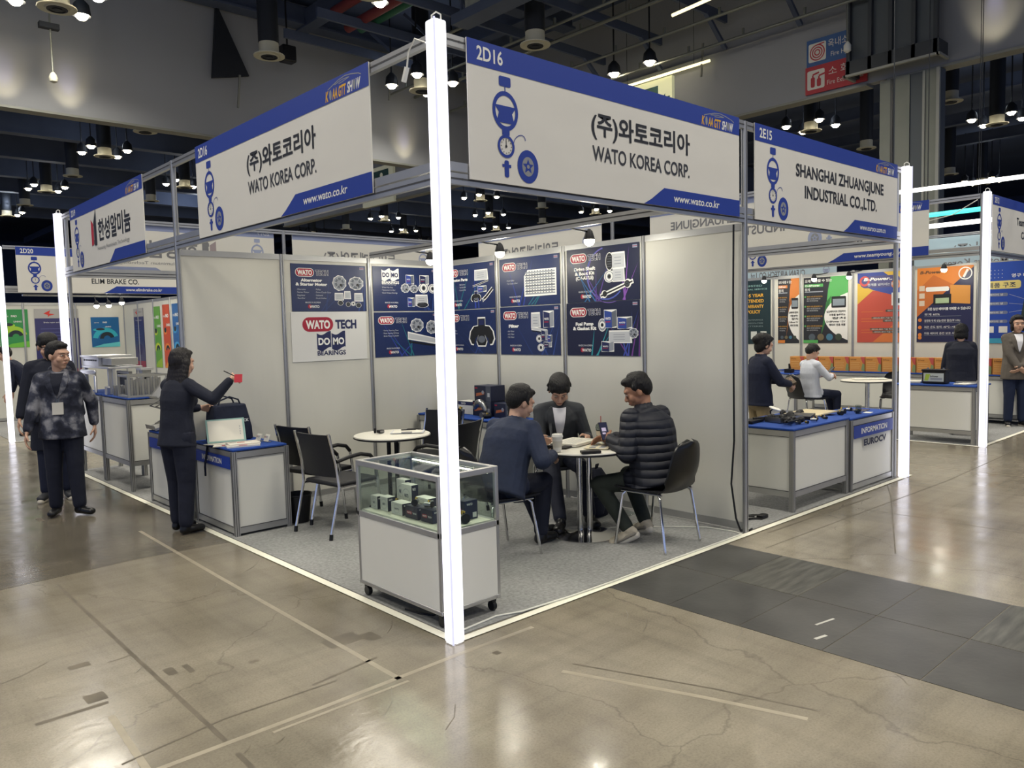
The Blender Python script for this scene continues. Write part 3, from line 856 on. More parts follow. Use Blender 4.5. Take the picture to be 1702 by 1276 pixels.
def show_logo(s, x1, y, w):
    """the show's mark at the top corner: a car outline over slanted letters."""
    h = w * .15
    s.text('K', x1 - w, y, h, INKY, w=w * .1, bold=.03, shear=.25)
    s.disc(x1 - w * .85, y + h * .5, w * .035, INKG, h * .5)
    s.text('AA GTT', x1 - w * .8, y, h, INKY, w=w * .4, bold=.03, shear=.25)
    s.text('SH', x1 - w * .37, y, h, INKW, w=w * .16, bold=.03, shear=.25)
    s.disc(x1 - w * .17, y + h * .5, w * .035, INKG, h * .5)
    s.text('W', x1 - w * .12, y, h, INKW, w=w * .12, bold=.03, shear=.25)
    pts = [(-.92, 1.1), (-.8, 1.3), (-.6, 1.6), (-.42, 1.72), (-.25, 1.6), (-.05, 1.35), (0.02, 1.15)]
    s.line([(x1 + a * w, y + b * h) for a, b in pts], w * .014, INKG)
    s.line([(x1 + a * w, y + b * h) for a, b in ((-.72, 1.3), (-.5, 1.48), (-.3, 1.42), (-.5, 1.25), (-.6, 1.22))], w * .012, INKG)
def banner(o, U, W, H, label, code, lines, url, scheme=None, art=True, urlw=.44, base=None, bluetop=True, logo=True, extra=None):
    """o: lower left corner seen from its front; printed front, the print showing through faintly behind."""
    U = Vector(U).normalized()
    o = Vector(o)
    N = U.cross(Vector((0, 0, 1)))
    base = base or FABW
    t = thing('header_banner', label, 'banner', tuple(o), 0, 'printed fabric header banners')
    mb = MB()
    nx, nz = 24, 10
    fr, bk = [], []
    for j in range(nz + 1):
        for i in range(nx + 1):
            u, v = W * i / nx, H * j / nz
            b = 0.0012 * math.sin(i * 0.9 + W) * math.sin(j * .7) * (1 if 0 < i < nx else 0)
            if v < .12 * H:
                b += .012 * (1 - v / (.12 * H))
            b = min(b, 0.004) if v > .12 * H else b
            P = o + U * u + Vector((0, 0, v))
            fr.append(P + N * (.0 + min(0, b)))
            bk.append(P + N * (-.008 + min(0, b)))
    n1 = nx + 1
    tot = len(fr)
    f1 = [(j * n1 + i, j * n1 + i + 1, (j + 1) * n1 + i + 1, (j + 1) * n1 + i) for j in range(nz) for i in range(nx)]
    f2 = [tuple(tot + k for k in reversed(f)) for f in f1]
    bd = [i for i in range(n1)] + [j * n1 + nx for j in range(1, nz + 1)] + [nz * n1 + i for i in range(nx - 1, -1, -1)] + [j * n1 for j in range(nz - 1, 0, -1)]
    f3 = [(bd[i], tot + bd[i], tot + bd[(i + 1) % len(bd)], bd[(i + 1) % len(bd)]) for i in range(len(bd))]
    mb.add(fr + bk, f1 + f2 + f3, base)
    mb.build('fabric', t)
    for side in (0, 1):
        s = Sheet(o + (N * .001 if side == 0 else N * -.009), U)
        if side:
            s.N = -N
        cb, cd, cl, cg = (BLUE, INK, INKW, INKBB) if side == 0 else (ink('#8c96b8'), ink('#77787c'), ink('#c8ccd6'), ink('#8a8b8f'))
        if bluetop:
            s.rect(0, H * .82, W, H, cb)
        s.lay()
        if code:
            s.text(code, W * .025, H * .865, H * .1, cl, w=H * .055 * len(code) * 1.15, bold=.02)
        if logo:
            if side == 0:
                show_logo(s, W * .968, H * .838, W * .155)
        s.k = 1
        if art:
            car_parts(s, W * .1, H * .05, H * .74, INKB if side == 0 else ink('#9aa3c0'), cd)
        for tx, cx, cy, h, w, bold in lines:
            s.text(tx, W * cx, H * cy, H * h, cd if bold else cg, w=W * w, align='C', bold=.024 if bold else .016)
        if url:
            s.k = 2
            uw = W * urlw
            s.poly([(W - uw, 0), (W, 0), (W, H * .165), (W - uw + .14 * W * .6, H * .165), (W - uw + .05 * W * .6, H * .05)], cb)
            s.lay(); s.text(url, W - uw * .476, H * .055, H * .07, cl, w=uw * .48, align='C', bold=.015, shear=.12 if side == 0 else 0)
        if extra:
            extra(s, side)
        s.build('lettering', t)
    return t
BH, BZ = 0.755, 2.525
BO = 0.026
WATO = [('(주)와토코리아', .563, .525, .15, .39, True), ('WATO KOREA CORP.', .563, .30, .125, .385, False)]
banner((.175, -BO, BZ), (1, 0, 0), 2.71, BH, 'long white company banner over the seated men, facing the tiled trench', '2D16', WATO, 'www.wato.co.kr')
banner((-BO, 3.325, BZ), (0, -1, 0), 2.69, BH, 'white company banner over the information counter, facing the aisle with the walking men', '2D16', WATO, 'www.wato.co.kr')
SH = [('SHANGHAI ZHUANGJUNE', .557, .55, .14, .64, True), ('INDUSTRIAL CO.,LTD.', .557, .32, .14, .528, True)]
banner((3.115, -BO, BZ), (1, 0, 0), 2.78, BH, 'white banner with two lines of black capitals over the car-part counter', '2E15', SH, 'www.eurocv.com.cn')
banner((W2 + BO, .5, BZ), (0, 1, 0), 2.78, BH, 'reversed two-line banner seen from inside the car-part stand', '2E15', SH, 'www.eurocv.com.cn')
def hs_mark(s, side):
    W, H = 2.70, BH
    x, y = W * .33, H * .3
    s.poly([(x, y), (x + .09, y + .02), (x + .09, y + .24), (x + .0, y + .30)], ink('#b5283a') if side == 0 else ink('#9c8f92'))
    s.poly([(x + .11, y), (x + .2, y), (x + .2, y + .4), (x + .1, y + .26), (x + .1, y + .22), (x + .11, y + .22)], INK if side == 0 else ink('#77787c'))
    s.text('Hansung Aluminium Technology', W * .62, H * .22, H * .055, INKG if side == 0 else ink('#8f9093'), w=W * .42, align='C')
HS = [('한성알미늄', .64, .37, .24, .42, True)]
banner((-BO, 7.40, BZ), (0, -1, 0), 2.70, BH, 'white banner with a red and black mark over the aluminium profile stand', '2D19', HS, ' ', extra=hs_mark)
banner((2.85, L2 + BO, BZ), (-1, 0, 0), 2.70, BH, 'reversed aluminium banner seen through the profile stand', '2D19', HS, ' ', extra=hs_mark)
DI = [('동일기계공업(주)', .56, .35, .24, .5, True)]
banner((5.9, L2 + BO, BZ), (-1, 0, 0), 2.75, BH, 'reversed Korean banner behind the wall with the logo sheet', '2E17', DI, None)
banner((W2 + BO, 4.15, BZ), (0, 1, 0), 2.75, BH, 'reversed Korean banner behind the lifter and drive shaft posters', '2E17', DI, None)
# the stand at the far end of the aisle
banner((.20, BY - BO, 2.50), (1, 0, 0), 2.63, .76, 'far banner numbered 2D20 over the stand beyond the aluminium profiles', '2D20', [('엘림브레이크', .58, .42, .2, .36, True), ('ELIM BRAKE CO.', .58, .22, .12, .3, False)], 'www.elimbrake.co.kr', urlw=.5)
# the battery stand
TYL = [('Team Young', .6, .54, .15, .32, True), ('Co., Ltd.', .6, .3, .15, .22, True)]
banner((TX - BO, 3.60, BZ + .02), (0, -1, 0), 2.92, BH - .02, 'white banner facing the car-part stand, high over the seated man in white', '2E12', TYL, 'www.teamyoung.com', urlw=.48)
banner((TX + .16, -BO, BZ + .03), (1, 0, 0), 2.75, BH - .04, 'white banner beyond the battery stand light post, cut by the picture edge', '2E12', [('Team Young', .52, .55, .14, .3, True), ('Co., Ltd.', .56, .3, .14, .22, True)], None)
PALEB = mat('pale_blue_fabric', '#b9cfda', 0.6)
def far_banner(o, W, H, label, lines):
    banner(o, (0, 1, 0), W, H, label, None, lines, None, base=PALEB, bluetop=False, logo=False, art=True)
far_banner((14.75, 4.75, 2.50), 2.4, .62, 'pale blue reversed banner in capitals beyond the green-edged poster', [('CLEAN AIRTECH CO.,Ltd', .6, .38, .24, .58, True)])
far_banner((14.75, .2, 2.55), 2.9, .55, 'pale blue reversed motors banner beyond the orange diagonal poster', [('United Motors Korea', .5, .3, .26, .62, False)])
far_banner((17.4, .9, 2.95), 2.9, .6, 'upper pale blue reversed Korean banner far beyond the battery stand', [('다스코리아(주)', .5, .25, .42, .62, False)])
for x, z, y0, y1 in ((14.75, 2.50, -.5, 8), (17.4, 2.93, -.5, 6)):
    rail((x + .05, y0, z - .03), (x + .05, y1, z - .03), 'far header rail under the %s reversed banners' % ('pale blue' if x < 15 else 'highest pale blue'))
rail((17.45, -.5, 3.6), (17.45, 6, 3.6), 'far header rail over the highest pale blue banner')

# ---------------------------------------------------------------- battery stand frame and walls
post(TX + .02, .05, HP, 'slotted post behind the battery stand light post')
post(TX, 3.95, HP, 'slotted post at the hidden end of the battery stand face')
rail((TX, .05, hb), (TX, 3.95, hb), 'lower header rail of the battery stand facing the car-part stand', double=True)
rail((TX, .05, ht), (TX, 3.95, ht), 'upper header rail of the battery stand facing the car-part stand')
rail((TX, .02, hb), (14, .02, hb), 'lower header rail of the battery stand beside the standing woman', double=True)
rail((TX, .02, ht), (14, .02, ht), 'upper header rail of the battery stand beside the standing woman')
ys = (5.6, 4.62, 4.04, 3.04, 1.99, .99, 0.0)
wl = ('dark warranty', 'dark orange-edged', 'green-edged', 'red and yellow', 'orange diagonal', 'blue structure')
for a, b, w in zip(ys, ys[1:], wl):
    panel((TW, a), (TW, b), 'white back panel of the battery stand under the %s poster' % w, z1=2.58)
    post(TW, b, 2.60, 'slotted post beside the %s poster of the battery stand' % w)
panel((8.8, 5.6), (11.75, 5.6), 'white side panel closing the battery stand')
# ---------------------------------------------------------------- the far stand walls
for k in range(3):
    panel((k, 15.9), (k + 1, 15.9), 'white back panel of the far stand, %s' % ('behind the green poster', 'behind the dark blue display', 'with the turquoise poster')[k])
    post(k, 15.9, HW, 'slotted post of the far stand back wall, %s' % ('beside the far light post', 'beside the green poster', 'beside the turquoise poster')[k])
post(3, 15.9, HW, 'slotted post in the inner corner of the far stand')
for k in range(4):
    panel((3, 15.9 - k), (3, 14.9 - k), 'white side panel of the far stand, %s' % ('under the grey-topped display poster', 'under the lime poster', 'under the orange-red poster', 'under the blue edge poster')[k])
    post(3, 14.9 - k, HW, 'slotted post of the far stand side wall, %s from the corner' % ('first', 'second', 'third', 'fourth')[k])
rail((0, BY, hb), (3, BY, hb), 'lower header rail of the far stand', double=True)
rail((0, BY, ht), (3, BY, ht), 'upper header rail of the far stand')
rail((0.3, BY + .3, HW - .02), (3, 13.4, HW + .02), 'thin spotlight bar crossing the far stand', h=.03, w=.03, name='cross_beam')
# ================================================================ POSTERS
NAVY = mat('poster_navy', '#1b2a55', 0.4); NAVYD = mat('poster_dark_navy', '#151b38', 0.4)
REDL = ink('#a01c36'); WHT = ink('#e9e9e4'); GR1 = ink('#8e939c'); GR2 = ink('#5c626d'); GR3 = ink('#b9bcc0'); BLKI = ink('#16181d'); BLI = ink('#27418f'); NVI = ink('#1a2350')
def wato(s, x, y, w, dark=True):
    """red pill with the first word, the second word beside it."""
    h = w * .235
    s.rrect(x, y, x + w * .56, y + h, h * .5, WHT if dark else REDL); s.lay()
    s.rrect(x + h * .07, y + h * .07, x + w * .56 - h * .07, y + h * .93, h * .43, REDL); s.lay()
    s.text('WATO', x + w * .28, y + h * .22, h * .56, WHT, w=w * .44, align='C', bold=.045)
    if dark:
        for ox, oy in ((-1, 0), (1, 0), (0, -1), (0, 1), (-.7, -.7), (.7, .7), (-.7, .7), (.7, -.7)):
            s.text('TECH', x + w * (.6 + .006 * ox), y + h * (.2 + .022 * oy), h * .6, WHT, w=w * .4, bold=.035)
        s.lay()
    s.text('TECH', x + w * .6, y + h * .2, h * .6, NVI, w=w * .4, bold=.045 if not dark else .03)
    s.k -= 3 if dark else 2
def domo(s, x, y, w, dark=True):
    a, b = (WHT, NVI) if dark else (NVI, WHT)
    h = w * .5
    n = 10
    def wave(x0, x1, ph):
        top = [(x0 + (x1 - x0) * i / n, y + h + .06 * w * math.sin(PI * 2 * i / n * .8 + ph)) for i in range(n + 1)]
        bot = [(x0 + (x1 - x0) * i / n, y + .06 * w * math.sin(PI * 2 * i / n * .8 + ph)) for i in range(n, -1, -1)]
        s.poly(top + bot, a)
    wave(x, x + w * .49, PI); wave(x + w * .51, x + w, PI); s.lay()
    s.text('DO', x + w * .245, y + h * .28, h * .42, b, w=w * .4, align='C', bold=.04)
    s.text('MO', x + w * .755, y + h * .28, h * .42, b, w=w * .4, align='C', bold=.04)
    s.text('BEARINGS', x + w * .5, y - w * .19, w * .14, a, w=w, align='C', bold=.03); s.k -= 1
def blob(s, x, y, w, h, kind, r):
    """one pictured product: white halo, grey body and its details."""
    cx, cy = x + w / 2, y + h / 2
    if kind == 'gear':
        pts = [(cx + w * .5 * (1 + .1 * (i % 2)) * math.cos(i * PI / 9), cy + h * .5 * (1 + .1 * (i % 2)) * math.sin(i * PI / 9)) for i in range(18)]
        s.poly(pts, WHT); s.lay(); s.disc(cx, cy, w * .47, GR1, h * .47); s.lay()
        s.ring(cx, cy, w * .2, w * .34, GR2); s.disc(cx + w * .1, cy - h * .15, w * .1, BLKI)
        for i in range(6):
            s.line([(cx + w * .22 * math.cos(i), cy + h * .22 * math.sin(i)), (cx + w * .42 * math.cos(i), cy + h * .42 * math.sin(i))], w * .04, GR3)
        s.k -= 2
    elif kind == 'ring':
        s.disc(cx, cy, w * .55, WHT, h * .55); s.lay(); s.disc(cx, cy, w * .48, GR1, h * .48); s.lay(); s.ring(cx, cy, w * .22, w * .36, WHT); s.disc(cx, cy, w * .16, BLKI); s.k -= 2
    elif kind == 'tyre':
        s.disc(cx, cy, w * .55, WHT, h * .55); s.lay(); s.disc(cx, cy, w * .48, BLKI, h * .5); s.lay()
        for i in range(5):
            s.line([(cx - w * .3, cy + h * (.3 - .15 * i)), (cx + w * .3, cy + h * (.3 - .15 * i))], h * .03, GR2)
        s.k -= 2
    elif kind == 'carton':
        a = w * .08
        s.poly([(x - a * .4, y - a * .4), (x + w + a * .4, y - a * .2), (x + w + a * .4, y + h + a * .4), (x - a * .4, y + h + a * .4)], WHT); s.lay()
        s.poly([(x, y), (x + w * .62, y - a * .2), (x + w * .62, y + h * .88), (x, y + h)], BLI if r % 2 else NVI)
        s.poly([(x + w * .62, y), (x + w, y + a), (x + w, y + h), (x + w * .62, y + h * .88)], GR2 if r % 2 else GR1); s.lay()
        s.text('WATO', x + w * .08, y + h * .45, h * .14, WHT, w=w * .45, bold=.03); s.rect(x + w * .08, y + h * .3, x + w * .5, y + h * .35, REDL); s.k -= 2
    elif kind == 'whitebox':
        s.poly([(x - .003, y - .003), (x + w + .003, y - .003), (x + w * .96, y + h + .004), (x, y + h + .003)], WHT); s.lay()
        s.rect(x + .005, y + .005, x + w * .93, y + h * .92, GR3); s.lay()
        for i in range(3):
            s.rect(x + w * .2, y + h * (.25 + .2 * i), x + w * .7, y + h * (.3 + .2 * i), GR1)
        s.k -= 2
    elif kind == 'shaft':
        s.line([(x, y), (x + w, y + h)], h * .34, WHT); s.disc(x + w * .12, y + h * .14, h * .3, WHT); s.disc(x + w * .84, y + h * .84, h * .34, WHT); s.lay()
        s.line([(x + w * .02, y + h * .02), (x + w * .98, y + h * .98)], h * .12, BLKI); s.disc(x + w * .14, y + h * .16, h * .22, BLKI); s.disc(x + w * .82, y + h * .82, h * .26, BLKI)
        s.lay(); s.ring(x + w * .82, y + h * .82, h * .1, h * .14, GR2); s.k -= 2
    elif kind == 'rods':
        s.poly([(x - .01, y - .01), (x + w + .01, y - .01), (x + w + .01, y + h + .01), (x + w * .1, y + h + .012), (x - .01, y + h * .8)], WHT); s.lay()
        for i in range(9):
            q = y + h * (i + .3) / 9.2
            s.rect(x + w * .02, q, x + w * .98, q + h * .055, GR2 if i % 2 else GR1)
            for k in range(10):
                s.rect(x + w * (.05 + .09 * k), q + h * .06, x + w * (.09 + .09 * k), q + h * .09, GR2 if (k + i) % 3 else BLKI)
        s.k -= 1
    elif kind == 'pad':
        pts = [(.02, .3), (.1, .12), (.2, .1), (.24, .3), (.38, .42), (.3, .22), (.36, .06), (.64, .06), (.7, .22), (.62, .42), (.76, .3), (.8, .1), (.9, .12), (.98, .3), (.93, .55), (.8, .72), (.64, .74), (.64, 1), (.36, 1), (.36, .74), (.2, .72), (.07, .55)]
        for g, m in ((1.07, WHT), (.97, BLKI)):
            s.poly([(cx + (a - .5) * w * g, cy + (b - .5) * h * g) for a, b in pts], m); s.lay()
        s.rect(cx - w * .1, y + h * .76, cx + w * .1, y + h * .94, NVI); s.disc(cx, y + h * .28, w * .14, GR2, h * .12); s.k -= 2
    elif kind == 'arm':
        for g, m in ((.30, WHT), (.17, BLKI)):
            s.line([(x, y + h * .1), (x + w * .4, y + h * .4), (x + w, y + h)], h * g, m); s.lay()
        s.disc(x + w * .1, y + h * .15, h * .12, GR1); s.k -= 2
    elif kind == 'tubes':
        s.poly([(x, y + h * .5), (x + w, y + h * .1), (x + w, y + h * .5), (x, y + h)], WHT); s.lay()
        s.poly([(x + .006, y + h * .56), (x + w, y + h * .2), (x + w, y + h * .45), (x + .006, y + h * .9)], GR3)
        s.poly([(x + .01, y + h * .3), (x + w * .9, y), (x + w * .9, y + h * .1), (x + .01, y + h * .42)], BLKI); s.k -= 1
def streaks(s, W, H, cols, seed):
    R = random.Random(seed)
    for c in cols:
        x = R.uniform(.3, .95) * W
        for i in range(3):
            a = R.uniform(-.5, .5)
            x2 = x + a * W
            x0 = min(max(x + R.uniform(-.1, .1) * W, 0), W); x2 = min(max(x2, 0), W)
            s.poly([(x0, 0), (min(x0 + .02 * W, W), 0), (min(x2 + .004 * W, W), H * R.uniform(.5, 1))], ink(c))
def poster(plane, u0, u1, z0, z1, label, draw, base=None, group=None, th=.004):
    """plane: ('Y', y) wall facing -Y, or ('X', x) wall facing -X. u runs along X, or along -Y."""
    a, k = plane
    W, H = abs(u1 - u0), z1 - z0
    if a == 'Y':
        o, U = Vector((u0, k, z0)), Vector((1, 0, 0))
    else:
        o, U = Vector((k, u0, z0)), Vector((0, -1, 0))
    N = U.cross(Vector((0, 0, 1)))
    c = o + U * W / 2 + Vector((0, 0, H / 2))
    p = MB().obox(c, U * W / 2, N * th / 2, Vector((0, 0, H / 2)), base or NAVY).build('poster', loc=tuple(c), smooth=False)
    tag(p, label, 'poster', group)
    s = Sheet(o + N * th / 2, U)
    s.rect(.0005, .0005, W - .0005, H - .0005, base or NAVY); s.lay()
    draw(s, W, H)
    if s.mb.v:
        s.build('lettering', p)
    return p
def flag(s, W, H):
    s.rect(W * .915, H * .91, W * .975, H * .965, ink('#8a93a8')); s.lay()
    s.rect(W * .917, H * .93, W * .973, H * .945, ink('#9c4858')); s.k -= 1
def product_poster(title, bullets, items, cols, two=True, brand=wato, seed=1, tx=.26, ty=.66):
    def draw(s, W, H):
        streaks(s, W, H, cols, seed); s.lay()
        flag(s, W, H)
        if brand is wato:
            wato(s, W * .055, H * .73, W * .43)
        else:
            domo(s, W * .13, H * .70, W * .26)
        s.k = 2
        for i, t in enumerate(title):
            s.text(t, W * tx, H * (ty - .085 * i - .03), H * .06, WHT, w=W * min(.45, .026 * len(t) + .02), align='C', bold=.05)
        y0 = ty - .085 * len(title) - .04
        for i, b in enumerate(bullets):
            cx = .06 if i < 4 else .3
            s.text('· ' + b, W * (cx if two else .12), H * (y0 - .062 * (i % 4)), H * .034, GR3, w=W * min(.24, .0125 * len(b)))
        s.text('MADE IN KOREA', W * .27, H * .175, H * .032, GR3, w=W * .2, align='C', bold=.02)
        s.disc(W * .225, H * .105, H * .045, REDL); s.lay(); s.text('WATO', W * .285, H * .075, H * .055, WHT, w=W * .13, align='C', bold=.03)
        s.k = 3
        for i, (kd, x, y, w, h) in enumerate(items):
            blob(s, W * x, H * y, W * w, H * h, kd, i + seed)
        s.lay()
    return draw
GP = 'product posters on the inner walls'
PY = ('Y', L1 - .0085); PX = ('X', W1 - .0085)
C1_ = ('#24386e', '#2c4585'); C2_ = ('#2b3f96', '#1f6a78'); C3_ = ('#5a3f8f', '#2f6aa0', '#7b4aa0'); C4_ = ('#6a3a86', '#2c8f9a', '#3a4aa0')
poster(PY, 1.09, 1.955, 1.925, 2.405, 'navy Alternator and Starter Motor poster, above the white logo sheet', product_poster(['Alternator', '& Starter Motor'], ['Alternator', 'Starter Motor', 'Regulator', 'Rectifier', 'Pulley', 'Drive Clutch Gear', 'Solenoid', 'Brush Holder'], [('gear', .54, .45, .18, .32), ('gear', .76, .47, .2, .28), ('whitebox', .56, .24, .12, .15), ('whitebox', .69, .27, .09, .16), ('whitebox', .83, .22, .12, .17), ('tyre', .6, .13, .07, .1), ('tyre', .71, .1, .06, .1), ('ring', .78, .12, .06, .09), ('tyre', .85, .08, .07, .1)], C1_, seed=3), group=GP)
def logos(s, W, H):
    s.rect(0, 0, W, H, ink('#d8d8d4')); s.lay()
    wato(s, W * .14, H * .60, W * .72, False)
    domo(s, W * .32, H * .24, W * .38, False)
poster(PY, 1.07, 1.94, 1.415, 1.92, 'white sheet with the red pill logo above the dark bearing logo', logos, base=WHT)
poster(PY, 2.045, 2.91, 1.925, 2.41, 'upper navy bearing poster beside the alternator poster, half behind the light post', product_poster([], ['Wheel Hub Bearings', 'Wheel Hub Assy', 'Tensioner & Idler', 'Clutch Release Bearings'], [('carton', .5, .62, .12, .2), ('carton', .72, .62, .14, .2), ('gear', .42, .42, .13, .2), ('gear', .56, .42, .12, .18), ('ring', .7, .42, .15, .22), ('ring', .86, .42, .12, .2), ('carton', .52, .1, .1, .2), ('whitebox', .64, .12, .2, .25), ('tyre', .66, .08, .18, .12)], C1_, False, domo, 5, ty=.62), group=GP)
poster(PY, 2.045, 2.91, 1.42, 1.91, 'lower navy steering poster beside the logo sheet, half behind the light post', product_poster([], ['Power Steering Gear', 'Power Steering Oil Pump', 'Brake Master Cylinder'], [('gear', .55, .55, .2, .3), ('gear', .8, .5, .17, .3), ('tubes', .5, .2, .48, .36)], C2_, False, wato, 8, ty=.62), group=GP)
poster(PX, 3.88, 3.0, 1.93, 2.43, 'upper Suspension Parts poster next to the light post', product_poster(['Suspension Parts'], ['Strut', 'Shock', 'Arm', 'Link', 'Ball Joint', 'Tie Rod End', 'Control Arm'], [('whitebox', .62, .62, .26, .22), ('arm', .58, .48, .3, .12), ('pad', .54, .14, .2, .24), ('arm', .76, .14, .2, .28), ('carton', .68, .36, .16, .12)], C2_, seed=11), group=GP)
poster(PX, 3.88, 3.0, 1.43, 1.92, 'lower Brake Pad poster next to the light post', product_poster([], ['Brake Pad', 'Brake Shoe'], [('pad', .48, .14, .5, .66)], C1_, False, seed=12, ty=.55), group=GP)
poster(PX, 2.92, 2.03, 1.935, 2.43, 'Hood Lifter poster with rows of grey struts, above the Filter poster', product_poster([], ['Hood Lifter', 'Tail Gate Lifter'], [('rods', .44, .2, .5, .5)], C2_, False, seed=14, ty=.56), group=GP)
poster(PX, 2.925, 2.035, 1.425, 1.925, 'Filter poster below the Hood Lifter poster', product_poster(['Filter'], ['Air Filter', 'A/C Filter', 'Oil Filter'], [('whitebox', .54, .56, .15, .3), ('carton', .74, .56, .16, .32), ('tubes', .54, .44, .26, .14), ('carton', .7, .3, .1, .2), ('ring', .62, .26, .09, .14), ('ring', .64, .08, .1, .14), ('carton', .8, .26, .07, .14), ('carton', .74, .16, .12, .1)], C1_, False, seed=17, tx=.24, ty=.6), group=GP)
def ringlight(dr):
    def f(s, W, H):
        s.ring(W * .56, H * .5, W * .26, W * .275, ink('#4a5aa8'), a0=PI * .55, a1=PI * 1.75)
        s.ring(W * .6, H * .48, W * .29, W * .297, ink('#7a5fb0'), a0=PI * .6, a1=PI * 1.6)
        s.lay(); dr(s, W, H)
    return f
poster(PX, 1.93, 1.04, 1.935, 2.443, 'Drive Shaft and Boot Kit poster with a glowing ring, above the Fuel Pump poster', ringlight(product_poster(['Drive Shaft', '& Boot Kit', '(CV-AXLE)'], [], [('tyre', .56, .56, .1, .3), ('ring', .54, .34, .13, .2), ('whitebox', .64, .58, .18, .28), ('whitebox', .65, .34, .16, .24), ('shaft', .48, .09, .44, .24)], C3_, False, seed=21, ty=.62)), NAVYD, group=GP)
poster(PX, 1.945, 1.045, 1.425, 1.93, 'Fuel Pump and Gasket Kit poster, lowest nearest the bare wall panel', product_poster(['Fuel Pump', '& Gasket Kit'], [], [('carton', .54, .52, .16, .32), ('ring', .46, .46, .1, .22), ('carton', .72, .5, .18, .2), ('whitebox', .6, .24, .3, .22), ('gear', .86, .32, .12, .18), ('carton', .5, .08, .16, .18)], C4_, False, seed=23, ty=.6), NAVYD, group=GP)
# posters of the battery stand
QX = ('X', TW - .0085)
def qr(s, x, y, w):
    s.rect(x, y, x + w, y + w, ink('#b9bcc0'))
YEL = ink('#d8a43a'); ORG = ink('#cc7a35'); GRN = ink('#4f9f55'); DK = ink('#22242c'); REDP_ = ink('#b9402f'); PALE = ink('#dcdcd8')
def warranty(s, W, H):
    s.text('LIMITED', W * .5, H * .9, H * .03, ink('#8fb7b4'), w=W * .5, align='C'); s.text('GLOBAL SERVICE', W * .5, H * .85, H * .022, ink('#8fb7b4'), w=W * .8, align='C')
    for i, t in enumerate(('5+5 YEAR', 'EXTENDED', 'WARRANTY', 'POLICY')):
        s.text(t, W * .5, H * (.74 - .085 * i), H * .05, YEL, w=W * (.6 if i != 3 else .4), align='C', bold=.03)
    for i in range(3):
        s.text(('MAINTENANCE', 'CARBON-FREE', 'BATTERIES')[i], W * .5, H * (.37 - .05 * i), H * .022, ink('#7d8c90'), w=W * .55, align='C')
        s.rect(W * (.12 + .29 * i), H * .08, W * (.30 + .29 * i), H * .2, ink('#c9ccc9'))
poster(QX, 5.42, 4.68, 1.25, 2.53, 'dark teal 5+5 year extended warranty poster above the woman with the hair bun', warranty, mat('poster_teal', '#1b3038', .4))
def power_sheet(acc, accd):
    def f(s, W, H):
        s.poly([(W * .62, H), (W, H), (W, H * .74), (W * .82, H * .7), (W * .52, H * .5), (W * .56, H * .8)], acc)
        s.poly([(W * .52, H * .62), (W * .64, H * .72), (W * .5, H * .3), (W * .4, H * .1)], accd); s.lay()
        n = 16
        s.poly([(W, H * .04), (W, H * .75)] + [(W - W * .52 * math.sin(PI * (i + 1) / (n + 2)) ** .7, H * (.75 - .71 * (i + 1) / (n + 2))) for i in range(n)], PALE); s.lay()
        s.text('오래 사용할 수 있는', W * .03, H * .93, H * .035, PALE, w=W * .62, bold=.02)
        s.rect(W * .02, H * .855, W * .45, H * .9, acc); s.lay(); s.text('D-BPower', W * .04, H * .863, H * .03, PALE, w=W * .34, bold=.03)
        s.text('장치', W * .03, H * .80, H * .034, PALE, bold=.02)
        s.rect(W * .03, H * .775, W * .45, H * .79, GR1)
        for i in range(4):
            y = H * (.71 - .15 * i)
            s.disc(W * .04, y, W * .02, acc)
            for k in range(3):
                s.text('배터리 수명 연장 효과와 성능', W * .08, y - H * (.01 + .032 * k), H * .018, YEL if k == 0 else GR3, w=W * (.36 - .05 * k))
        s.rrect(W * .64, H * .53, W * .96, H * .70, .02, BLKI); s.lay(); s.rect(W * .67, H * .56, W * .93, H * .66, ink('#7f8a94'))
        for k in range(5):
            s.text(('납산배터리와 연결하여', '수명을 늘려주는', '장치', 'D-BPower 12V', '배터리 전용 제품')[k], W * .95, H * (.46 - .05 * k), H * .026, BLKI, w=W * (.42 - .06 * (k % 3)), align='R', bold=.03)
        for k in range(4):
            s.disc(W * (.2 + .2 * k), H * .09, W * .075, (ink('#4a5560'), ink('#6a6048'), ink('#3f6f8a'), ink('#394438'))[k]); 
        s.rect(0, 0, W * .34, H * .045, acc)
    return f
poster(QX, 4.52, 4.08, 1.27, 2.52, 'narrow black poster with an orange curve, beside the warranty poster', power_sheet(ORG, ink('#7a4a25')), DK)
poster(QX, 3.99, 3.13, 1.27, 2.51, 'black and white poster with a green curve above the seated man', power_sheet(GRN, ink('#2f6638')), DK)
